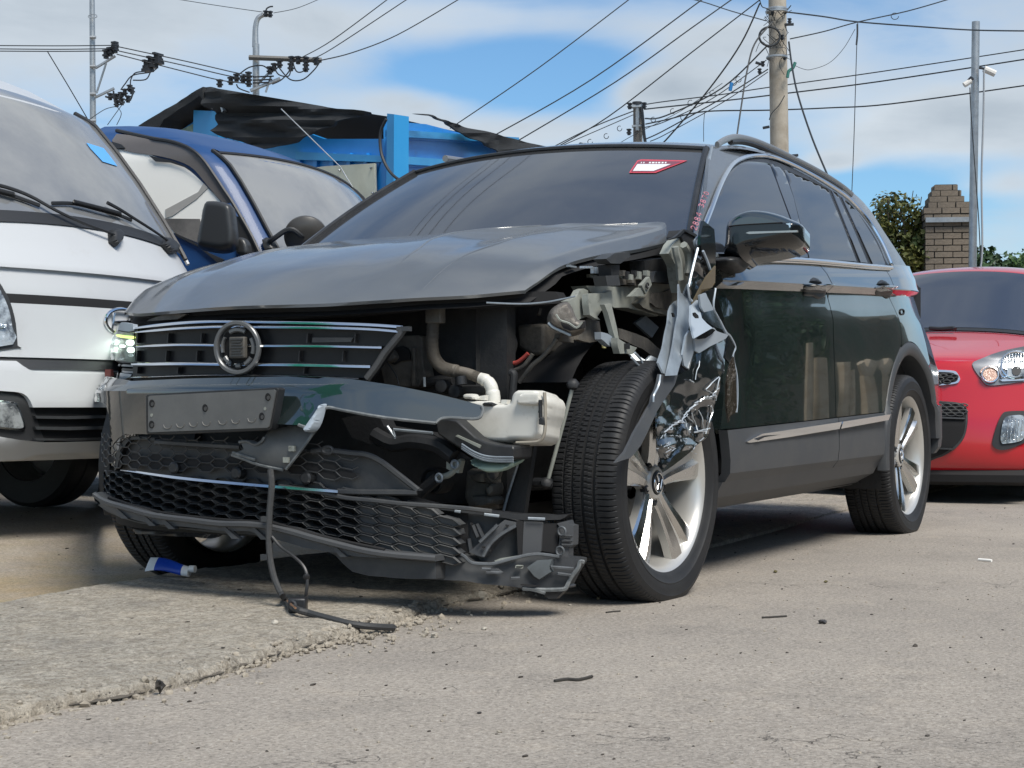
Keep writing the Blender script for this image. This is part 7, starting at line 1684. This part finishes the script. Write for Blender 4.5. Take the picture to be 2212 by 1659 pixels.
B(MB().tube([WF.Y((a + 2.6 * cos(t), b + 5.5 * sin(t)), .795) for a, b in q((660, 980)) for t in [2 * pi * k / 12 for k in range(12)]], .0025, 5, True), 'tab_nut', m_black)
YP('triangle_gusset', q((410, 1135), (540, 1010), (590, 1020), (620, 1130)), 0.785, m_ecoat, .012, 0)
YP('rectangular_plate', q((490, 1520), (635, 1412), (825, 1580), (725, 1732)), 0.710, m_bent, .01, 0)
YP('inner_drum', sm2(q((720, 1740), (760, 1640), (830, 1570), (950, 1520), (940, 1700), (880, 1920), (800, 1880)), 2, True), .60, m_inner, .03, 8)

# ---------------- crumpled wing panel between wheel and door
q = zA
def wingY(p):
    lo = max(0, min(1, (p[1] - 850) / 70))
    y = .952 + .030 * noise.noise(Vector((p[0] * .012, p[1] * .008, 2))) + .006 * abs(noise.noise(Vector((p[0] * .028, p[1] * .020, 6))))
    return y + lo * (.010 * noise.noise(Vector((p[0] * .045, p[1] * .04, 4))) + .004 * abs(noise.noise(Vector((p[0] * .10, p[1] * .09, 9)))))
def b2a(*pts): return [(a, b + 1474.7) for a, b in pts]
wing = B(MB().patch(q(*([(1340, 1945), (1560, 1830), (1790, 1745), (1765, 2230), (1720, 2260), (1700, 2480), (1640, 2650), (1600, 2880), (1535, 3130)])) + [(1529, 944), (1510, 958), (1491, 971), (1470, 975), (1455, 985), (1445, 1000), (1432, 1014), (1428, 990), (1420, 970)] + q((800, 3140), (790, 2790), (1040, 2420), (1095, 2270), (1260, 2195), (1320, 1980)),
    lambda p: WF.Y(p, wingY(p)), 4.5, (), (0, -.004, 0)), 'crumpled_wing', m_crump, smooth=26)
rr = random.Random(21)
m_scr = mat('bare_scratch', (.48, .52, .55), .3, .4)
def crack(pts, r=.0028, y=.93, m=m_scr):
    return B(MB().tube([WF.Y(p, wingY(p) + .004) for p in pts], r, 4), 'paint_crack', m, wing)
def jag(a, b, n, amp):
    P = []
    for k in range(n + 1):
        t = k / n; P.append((lerp(a[0], b[0], t) + rr.uniform(-amp, amp) * (0 < k < n), lerp(a[1], b[1], t) + rr.uniform(-amp, amp) * (0 < k < n)))
    return P
qb = zB
chain = qb((900, 1620), (1000, 1540), (1080, 1480), (1160, 1440), (1220, 1330), (1300, 1260), (1370, 1190), (1480, 1120), (1560, 1110), (1640, 1080))
for a, b in zip(chain, chain[1:]):
    crack(jag(a, b, 5, 2.0), .0026); crack(jag(a, (b[0] + 3, b[1] + 3), 4, 3.0), .0016)
for a, b in (((1300, 1340), (1380, 1590)), ((1400, 1300), (1450, 1400)), ((1450, 1400), (1470, 1560)), ((1580, 1240), (1600, 1330)), ((1600, 1330), (1500, 1640)), ((1200, 1430), (1260, 1650)), ((1240, 1390), (1320, 1470)), ((1690, 820), (1500, 1000)), ((1690, 980), (1600, 1080)), ((1500, 1000), (1600, 1060)), ((1410, 590), (1350, 860)), ((1270, 860), (1330, 900)), ((1050, 1480), (1200, 1480)), ((1380, 1600), (1560, 1560)), ((1330, 1620), (1500, 1600)), ((1640, 1080), (1640, 1160)), ((1700, 830), (1640, 1060))):
    p0, p1 = qb(a)[0], qb(b)[0]; crack(jag(p0, p1, 4, 1.4), rr.uniform(.0014, .0024))
for k in range(26):
    a = (rr.uniform(1418, 1520), rr.uniform(935, 985)); 
    if a[1] > 1000 - (a[0] - 1430) * .3: continue
    crack(jag(a, (a[0] + rr.uniform(-8, 14), a[1] + rr.uniform(-8, 8)), 3, 1.5), .0013)
def WP(name, poly, y, m, jit=.004, seed=1, th=.006, step=7, conv=q): return B(MB().patch(conv(*poly), (lambda p: WF.Y(p, y)) if not callable(y) else y, step, (), (0, -th, 0), 0, jit, seed), name, m, wing, smooth=30)
def slant(p0, y0, p1, y1):
    dx, dy = p1[0] - p0[0], p1[1] - p0[1]; L2 = dx * dx + dy * dy
    return lambda p: WF.Y(p, lerp(y0, y1, ((p[0] - p0[0]) * dx + (p[1] - p0[1]) * dy) / L2))
WP('wing_flange', [(1115, 960), (1140, 1085), (1185, 1105), (1245, 960), (1262, 1100), (1285, 1240), (1280, 1480), (1250, 1610), (1170, 1975), (1090, 2265), (945, 2275), (1010, 1980), (1060, 1700), (1110, 1410), (1115, 1180)], slant(q((1150, 1000))[0], .872, q((1020, 2270))[0], .968), m_bent, .002)
WP('wing_return', [(1010, 1265), (1060, 1210), (1115, 1185), (1112, 1410), (1062, 1700), (1005, 1990), (945, 2275), (900, 2240), (830, 2090), (845, 2030), (960, 1530), (985, 1340)], slant(q((1100, 1200))[0], .845, q((900, 2250))[0], .955), m_bent, .003, 4)
WP('flange_slot', [(1018, 1370), (1040, 1370), (1058, 1430), (1035, 1432)], 0.895, m_void, 0, 1, .004, 0)
WP('flange_groove', [(980, 1670), (1010, 1700), (905, 2050), (870, 2060)], 0.885, m_bentl, 0, 1, .004, 0)
WP('wing_shoulder', [(1288, 1265), (1330, 1240), (1392, 1180), (1410, 1300), (1445, 1450), (1520, 1530), (1600, 1590), (1500, 1650), (1340, 1735), (1300, 1600), (1283, 1500)], slant(q((1290, 1400))[0], 0.957, q((1600, 1590))[0], 1.005), m_bentl, .003, 7)
WP('shoulder_hole', [(1325, 1375), (1350, 1365), (1395, 1410), (1400, 1450), (1365, 1450), (1330, 1410)], 0.995, m_void, 0, 1, .004, 0)
WP('wing_lip', [(1340, 1735), (1500, 1620), (1620, 1585), (1660, 1630), (1830, 1690), (1790, 1745), (1560, 1850), (1400, 1942), (1345, 1910)], slant(q((1340, 1800))[0], 0.962, q((1830, 1690))[0], 1.005), m_bentl, .004, 11)
WP('lip_dent', [(1350, 1700), (1450, 1640), (1600, 1600), (1640, 1620), (1590, 1680), (1500, 1740), (1390, 1755), (1350, 1740)], slant(q((1340, 1800))[0], 0.977, q((1830, 1690))[0], 1.005), m_crump, .002, 3, .003)
WP('wing_tongue', [(1215, 1700), (1265, 1620), (1330, 1730), (1335, 1930), (1300, 2050), (1255, 2190), (1200, 2140), (1175, 1980)], 0.955, m_bentl, .004, 13)
WP('pillar_scrap', [(1400, 470), (1480, 560), (1560, 760), (1640, 680), (1640, 830), (1560, 990), (1400, 1110), (1310, 1230), (1280, 1190), (1260, 960), (1290, 830), (1330, 680)], lambda p: WF.Y(p, .90 + .02 * noise.noise(Vector((p[0] * .05, p[1] * .04, 3)))), m_crump, .006, 15, .005, 5)
WP('reflection_tinted_scrap', [(1640, 690), (1645, 940), (1600, 1010), (1440, 1080), (1330, 1240), (1300, 1240), (1420, 1010), (1500, 860)], slant(q((1320, 1230))[0], 0.942, q((1640, 700))[0], 0.980), mat('brown_reflection_tint', (.10, .075, .035), .25, 0, .5, .5), .005, 17, .005, 5)  # brown reflection on this scrap is put into its base colour
WP('wing_fold', [(1415, 1120), (1500, 1085), (1520, 1140), (1600, 1290), (1610, 1340), (1470, 1360), (1430, 1280)], 0.975, m_bentl, .004, 19)
WP('wing_fold', [(1460, 1370), (1610, 1345), (1760, 1620), (1620, 1580), (1450, 1450)], slant(q((1450, 1400))[0], 0.977, q((1760, 1620))[0], 0.990), m_crump, .003, 22)
WP('dark_fold', [(1510, 1060), (1640, 1020), (1605, 1290), (1520, 1140)], 0.965, m_crump, .003, 23)
for pts, m in ((((1385, 440), (1300, 780), (1250, 1000)), m_bentl), (((1640, 1020), (1610, 1290), (1680, 1450), (1790, 1680)), m_bentl), (((1460, 480), (1520, 620), (1565, 750)), m_bentl), (((1395, 260), (1340, 330), (1350, 400), (1385, 425), (1420, 330)), m_bentl), (((1240, 960), (1250, 1060), (1270, 1170), (1300, 1200)), m_bentl)):
    B(MB().tube([WF.Y(p, .965 if pts[0][0] != 1395 else .89) for p in sm2(q(*pts), 3)], .004, 5), 'bright_edge', m, wing)
WP('mirror_sail', [(1480, 50), (1620, 160), (1640, 400), (1640, 680), (1560, 760), (1480, 560), (1420, 400), (1440, 240)], 0.922, m_crump, .004, 25, .01, 6)
WP('pillar_foot', [(960, 310), (1050, 285), (1120, 230), (1185, 165), (1300, 200), (1400, 265), (1370, 285), (1200, 195), (1130, 270), (1060, 305), (980, 325)], 0.850, m_black, 0, 1, .008, 8)
# arch trim strip pulled away over the tyre
q = zB
at = B(MB().patch(q((850, 780), (960, 800), (1100, 795), (1050, 940), (940, 1110), (800, 1310), (720, 1480), (640, 1659)) + [(1385, 962), (1362, 990), (1330, 1000), (1352, 976)] + q((470, 1640), (620, 1380), (720, 1200), (745, 1090), (800, 990), (830, 900)), slant(q((500, 1500))[0], 0.985, q((1050, 900))[0], 0.950), 8, (), (0, -.008, 0), 0, .003, 3), 'arch_trim_strip', m_gplas, wing, smooth=40)
B(MB().tube([WF.Y(p, .985) for p in sm2(q((845, 790), (830, 900), (800, 990), (750, 1085), (745, 1180)), 3)], .0035, 5), 'bright_edge', m_bentl, wing)
# bright torn flange over the tyre crown
WP('torn_flange_tip', [(400, 500), (480, 470), (560, 540), (640, 600), (720, 530), (820, 580), (830, 620), (720, 690), (640, 700), (560, 670), (500, 600)], slant(zB((400, 500))[0], 0.782, zB((820, 620))[0], 0.850), m_bent, .012, 27, .006, 5, zB)
for pts in (((430, 540), (520, 640), (640, 720), (730, 750)), ((480, 470), (560, 560), (600, 640), (700, 690)), ((800, 720), (850, 760), (900, 800))): B(MB().tube([WF.Y(p, .86) for p in sm2(zB(*pts), 3)], .0035, 5), 'bright_edge', m_bentl, wing)
WP('inner_arch', [(230, 120), (500, 190), (660, 270), (840, 420), (830, 560), (720, 520), (560, 400), (380, 320), (240, 270)], .78, m_soot, .004, 29, .02, 8, zB)
# buckled leading edge of the door
q = zB
dlead = B(MB().patch(q((1830, 250), (1925, 385), (1845, 620), (1775, 540), (1810, 360)), slant(q((1780, 500))[0], 0.985, q((1920, 390))[0], 0.990), 6, (), (0, -.006, 0), 0, .005, 2), 'buckled_edge', m_crump, fdoor, smooth=30)
B(MB().patch(q((1850, 620), (1885, 520), (1940, 760), (1955, 1000), (1950, 1250), (1925, 1340), (1860, 1375), (1830, 1480), (1800, 1200), (1805, 900)), slant(q((1800, 1000))[0], 0.982, q((1955, 1000))[0], 0.985), 6, (), (0, -.006, 0), 0, .007, 12), 'buckled_edge', mat('ground_reflection_tint', (.03, .024, .018), .08, 0, .6, 1.0, bump=(5, .4, .03)), fdoor, smooth=30)  # brown of the reflected ground is mixed into the lower edge's paint colour
B(MB().tube([WF.Y(p, .965) for p in sm2(q((1700, 0), (1790, 170), (1850, 230), (1925, 390), (1890, 520), (1945, 800), (1955, 1100), (1940, 1330)), 4)], .0035, 5), 'door_edge', m_bentl, fdoor)
B(MB().tube([WF.Y(p, .80) for p in q((1760, 760), (1720, 1060), (1700, 1500), (1690, 2200))], .035, 6), 'door_hinge_post', m_black)
for c in ((1775, 800), (1715, 1080), (1660, 1570)): B(MB().blob(WF.Y(q(c)[0], .85), .014, c[0], 1, .4), 'hinge_bolt', m_ecoat)

# ---------------- suspension seen beside the tyre
q = z2
B(MB().tube([onX(.39)(q((1160, 905))[0]), onX(.39)(q((1085, 1190))[0]), onX(.39)(q((1015, 1450))[0])], .0055, 10), 'drop_link', m_ecoat)
for c in ((1165, 872), (1000, 1480)):
    cc_ = onX(.39)(q(c)[0]); B(MB().blob(cc_, .017, 3, 2, .15), 'ball_joint', m_inner)
B(MB().tube([onX(.38)(q((930, 1478))[0]), onX(.38)(q((1030, 1480))[0])], .014, 10), 'link_stud', m_inner)
XP('brace_strap', q((860, 1255), (925, 1250), (880, 1560), (845, 1800), (700, 1800), (760, 1570)), .44, m_inner, .02)
B(MB().tube([onX(.45)(p) for p in q((860, 1255), (760, 1570), (700, 1790))], .004, 5), 'strap_edge', m_bent)
pillow(MB(), q((545, 1390), (700, 1400), (710, 1500), (690, 1640), (560, 1640), (530, 1560)), onX(.40), (1, 0, 0), .05, 12, 7, .1).build('gearbox_case', m_soot, suv)
for poly in ([(560, 1420), (640, 1410), (650, 1480), (570, 1470)], [(560, 1555), (690, 1560), (700, 1610), (600, 1625)], [(650, 1500), (700, 1480), (700, 1550), (660, 1560)]): pillow(MB(), sm2(q(*poly), 2, True), onX(.45), (1, 0, 0), .03, 6, 5, .03).build('casting_rib', m_soot, suv)
B(MB().tube(smooth_path([onX(.47)(p) for p in q((635, 1410), (650, 1450), (680, 1470), (715, 1440), (725, 1400))], 4), .004, 6), 'bracket_loop', m_soot)
cc_ = onX(.56)(q((295, 1468))[0]); Mf = Matrix.Translation(cc_) @ Matrix.Rotation(radians(-90), 4, 'Z')
B(MB().lathe([(.036, -.06), (.036, 0), (.031, .004), (.029, -.01), (.001, -.015)], Mf, 28), 'fog_lamp_socket', m_inner)
B(MB().tube(smooth_path([onX(.60)(p) for p in q((225, 1545), (270, 1500), (330, 1450))], 3), .017, 10), 'socket_plug', m_inner)
B(MB().tube(smooth_path([onX(.61)(p) for p in q((330, 1445), (400, 1430), (450, 1380), (440, 1350))], 3), .0085, 8), 'horn_bracket', m_ecoat)
B(MB().patch(q((385, 1345), (410, 1340), (430, 1355), (470, 1330), (478, 1345), (460, 1420), (420, 1410), (385, 1390)), onX(.615), 0, (), (-.02, 0, 0)), 'horn_bracket', m_ecoat)
for c in ((340, 1448), (436, 1365)):
    cc_ = onX(.625)(q(c)[0]); B(MB().tube([cc_ + Vector((0, .010 * cos(a), .010 * sin(a))) for a in [2 * pi * k / 14 for k in range(14)]], .004, 5, True), 'bracket_bolt', m_bent)

# ---------------- wiring loom hanging to the ground
q = z3
def loom(p):
    y = p[1]
    if y < 1290: return WF.X(p, lerp(.885, .925, max(0, min(1, (y - 1000) / 290))))
    return WF.Z(p, .043)
lp = [loom(p) for p in sm2(q((1195, 370), (1203, 470), (1190, 640), (1186, 800), (1195, 930), (1220, 1040), (1255, 1125), (1295, 1185)), 5)] + [WF.Z(p, lerp(.055, .012, k / 5)) for k, p in enumerate(q((1345, 1228), (1430, 1255), (1560, 1290), (1700, 1325), (1840, 1340), (1955, 1345)))]
lm = B(MB().tube(smooth_path(lp, 2), .0085, 8), 'wiring_loom', mat('loom_tape', (.035, .036, .037), .65, bump=(90, .5, .004)))
B(MB().tube([loom(p) for p in sm2(q((1205, 785), (1260, 850), (1330, 900), (1390, 955), (1418, 1010), (1422, 1080), (1412, 1160), (1405, 1215)), 4)], .0045, 6), 'loom_branch', m_black, lm)
for p, w_ in (((1165, 675), .02), ((1165, 910), .022)): B(MB().box(loom(q(p)[0]), (.016, w_, .014)), 'loom_clip', m_dplas, lm)
B(MB().blob(loom(q((1420, 1032))[0]), .010, 4, 1), 'loom_ball', m_black, lm)
cc_ = WF.Z(q((1365, 1205))[0], .055); B(MB().box(cc_, (.045, .045, .038), Matrix.Rotation(.5, 3, 'Z')), 'loom_connector', m_black, lm, bevel=.005)
B(MB().tube([cc_ + Vector((.024, .012 * cos(a), .012 * sin(a))) for a in [2 * pi * k / 14 for k in range(14)]], .0035, 5, True), 'connector_ring', m_dplas, lm)
B(MB().tube([WF.Z(p, .06) for p in q((1300, 1180), (1330, 1210), (1350, 1225))], .003, 5), 'bare_wire', mat('copper_wire', (.35, .2, .12), .4, .6), lm)
q = z2
# ---------------- wheels
def make_wheel():
    W_ = bpy.data.objects.new('wheel', None); COL.objects.link(W_); W_.parent = suv
    NA = 840; prof = [(.256, -.100, 0), (.27, -.114, 0), (.290, -.121, 0), (.308, -.1235, 0), (.325, -.121, 0), (.338, -.1155, 0), (.346, -.108, 1), (.3505, -.098, 1), (.352, -.085, 1), (.352, -.064, 1)]
    gro = [(-.058, -.050), (-.022, -.013), (.013, .022), (.050, .058)]; tread = []
    last = -.064
    for a, b in gro:
        tread += [(.353, a - .0015, 2), (.345, a, 3), (.345, b, 3), (.353, b + .0015, 2)]
        mid = b + .0015; nxt = {-.050: -.022, -.013: .013, .022: .050, .058: .064}[b]
        if nxt - mid > .01: tread += [(.3535, lerp(mid, nxt - .0015, .5), 2)]
    prof += tread + [(.352, .066, 1), (.352, .085, 1), (.3505, .098, 1), (.346, .108, 1), (.338, .1155, 0), (.325, .121, 0), (.322, .1225, 0), (.318, .1215, 0), (.308, .1235, 0), (.290, .121, 0), (.287, .1225, 0), (.282, .118, 0), (.27, .114, 0), (.258, .1065, 0), (.252, .098, 0)]
    rows = []
    for r, y, k in prof:
        if y < 0: y *= .74
        row = []
        for n in range(NA):
            rr_ = r
            if k == 1 and (n % 12 == 0 or n % 12 == 5): rr_ = r - .0048
            if k == 2:
                sh_ = int(abs(y) * 1050); 
                if (n + (sh_ if y > 0 else -sh_)) % 12 in (0, 6): rr_ = r - .004
            a = 2 * pi * n / NA
            x, z = rr_ * cos(a), rr_ * sin(a)
            yy = y
            if z < -.332: 
                e = (-.332 - z); z = -.332 - e * .18
            if z < -.20: yy = y * (1 + .09 * max(0, (-.2 - z) / .13) ** 2 * (1 if r < .35 else .3))
            row.append((x, yy, z))
        rows.append(row)
    MB().grid(rows, 0, True).build('tyre', m_rubber, W_, smooth=30)
    I = Matrix()
    # barrel: outer lip, drop well, inner side
    MB().lathe([(.250, -.098), (.245, -.095), (.236, -.06), (.232, .02), (.235, .060), (.240, .085), (.246, .096), (.254, .1045), (.2585, .107), (.257, .100)], I, 80).build('rim_barrel', m_alloy, W_, smooth=50)
    sp_ = MB(); pk = MB()
    for k in range(5):
        a0 = pi / 2 + 2 * pi * k / 5
        def P(r, t, y):    # r along the spoke, t sideways
            ca, sa = cos(a0), sin(a0); return Vector((r * ca - t * sa, y, r * sa + t * ca))
        secs = [(.040, .036, .062), (.075, .034, .068), (.110, .040, .074), (.150, .051, .081), (.190, .062, .087), (.225, .072, .090), (.246, .078, .090)]
        rws = []
        for r, w, y in secs:
            g_ = .012 * min(1, (r - .04) / .08); rws.append([P(r, -w, y - .030), P(r, -w, y - .006), P(r, -w * .86, y), P(r, -w * .34, y + .004), P(r, -w * .16, y - g_), P(r, w * .16, y - g_), P(r, w * .34, y + .004), P(r, w * .86, y), P(r, w, y - .006), P(r, w, y - .030)])
        def mi(i, j): return 1 if j in (0, 8, 4) else 0
        sp_.grid(rws, 0, False, mi)
        sp_.add([rws[-1][0], rws[-1][1], rws[-1][8], rws[-1][9]], [(0, 1, 2, 3)], 1)
    sp_.lathe([(.052, .03), (.052, .066), (.045, .072), (.036, .073), (.034, .066), (.001, .066)], I, 40, 1)
    sp_.build('spokes', [m_mach, m_alloy], W_, smooth=25)
    bl = MB()
    for k in range(5):
        a = pi / 2 + pi / 5 + 2 * pi * k / 5; c = Vector((.056 * cos(a), .060, .056 * sin(a))); M = Matrix.Translation(c)
        bl.lathe([(.012, -.01), (.012, .007), (.009, .009), (.007, .004), (.001, .004)], M, 14)
    bl.build('wheel_bolts', m_black, W_, smooth=40, kind='stuff')
    MB().lathe([(.033, .06), (.033, .0745), (.030, .077), (.001, .077)], I, 36).build('centre_cap', m_black, W_, smooth=40)
    em = MB()
    def stroke(a, b): em.tube([Vector((a[0], .078, a[1])), Vector((b[0], .078, b[1]))], .0021, 5)
    s_ = .024
    for a, b in (((-.38, .9), (0, .1)), ((0, .1), (.38, .9)), ((-.92, .35), (-.48, -.85)), ((-.48, -.85), (0, -.05)), ((0, -.05), (.48, -.85)), ((.48, -.85), (.92, .35))): stroke((a[0] * s_, a[1] * s_), (b[0] * s_, b[1] * s_))
    em.tube([Vector((.0275 * cos(a), .078, .0275 * sin(a))) for a in [2 * pi * k / 32 for k in range(32)]], .0017, 5, True)
    em.build('emblem', m_chrome, W_)
    MB().lathe([(.05, .03), (.168, .03), (.168, .008), (.05, .008)], Matrix.Translation((0, -.04, 0)), 48).build('brake_disc', m_disc, W_)
    MB().box((.12, -.02, .05), (.075, .08, .20)).build('brake_caliper', m_disc, W_, bevel=.012)
    return W_
wh = make_wheel()
spots = [((-.004, .80, .333), radians(-2.4), 0), ((-2.681, .785, .333), 0, .45), ((0, -.79, .312), radians(-3.5), .9), ((-2.681, -.785, .325), 0, .2)]
for i, (loc, st_, sp2) in enumerate(spots):
    o = wh if i == 0 else copy_tree(wh, suv)
    o.location = loc
    if i >= 2: o.rotation_euler = (0, 0, st_ + pi)
    else: o.rotation_euler = (0, 0, st_)
    for ch in o.children:
        if ch.name.split('.')[0] in ('spokes', 'wheel_bolts'): ch.rotation_euler = (0, sp2, 0)

# unseen green cloth added and shaped so the torn bumper skin reflects green
def bump_ray(p):
    f = bsurf(0); a = f(p); n = (f((p[0] + 9, p[1])) - f((p[0] - 9, p[1]))).cross(f((p[0], p[1] + 7)) - f((p[0], p[1] - 7))).normalized(); d = (a - CAM).normalized()
    if n.dot(d) > 0: n = -n
    return a, d - n * 2 * d.dot(n)
cl_ = []
for p in z1((1385, 800), (1440, 740), (1490, 680), (1560, 640), (1660, 636), (1640, 690), (1570, 705), (1510, 760), (1470, 830), (1440, 868)):
    a, r = bump_ray(p); cl_.append(a + r * (5.0 / max(.25, r.z)))
cc_ = sum(cl_, Vector()) / len(cl_)
can_ = empty('green_reflection_cloth', Matrix.Translation((cc_.x, cc_.y, 0)), 'green shade cloth added out of view, shaped to reflect in the torn bumper', 'shade cloth')
o_ = Vector((cc_.x, cc_.y, 0)); MB().prism([p - o_ for p in cl_], (0, 0, .03)).build('cloth', mat('green_cloth', (.03, .52, .40), .8), can_, smooth=0)
for p in (cl_[0], cl_[4]): MB().tube([Vector((p.x, p.y, -.1)) - o_, p - o_], .03, 8).build('post', m_steel, can_)  # posts added under the unseen cloth
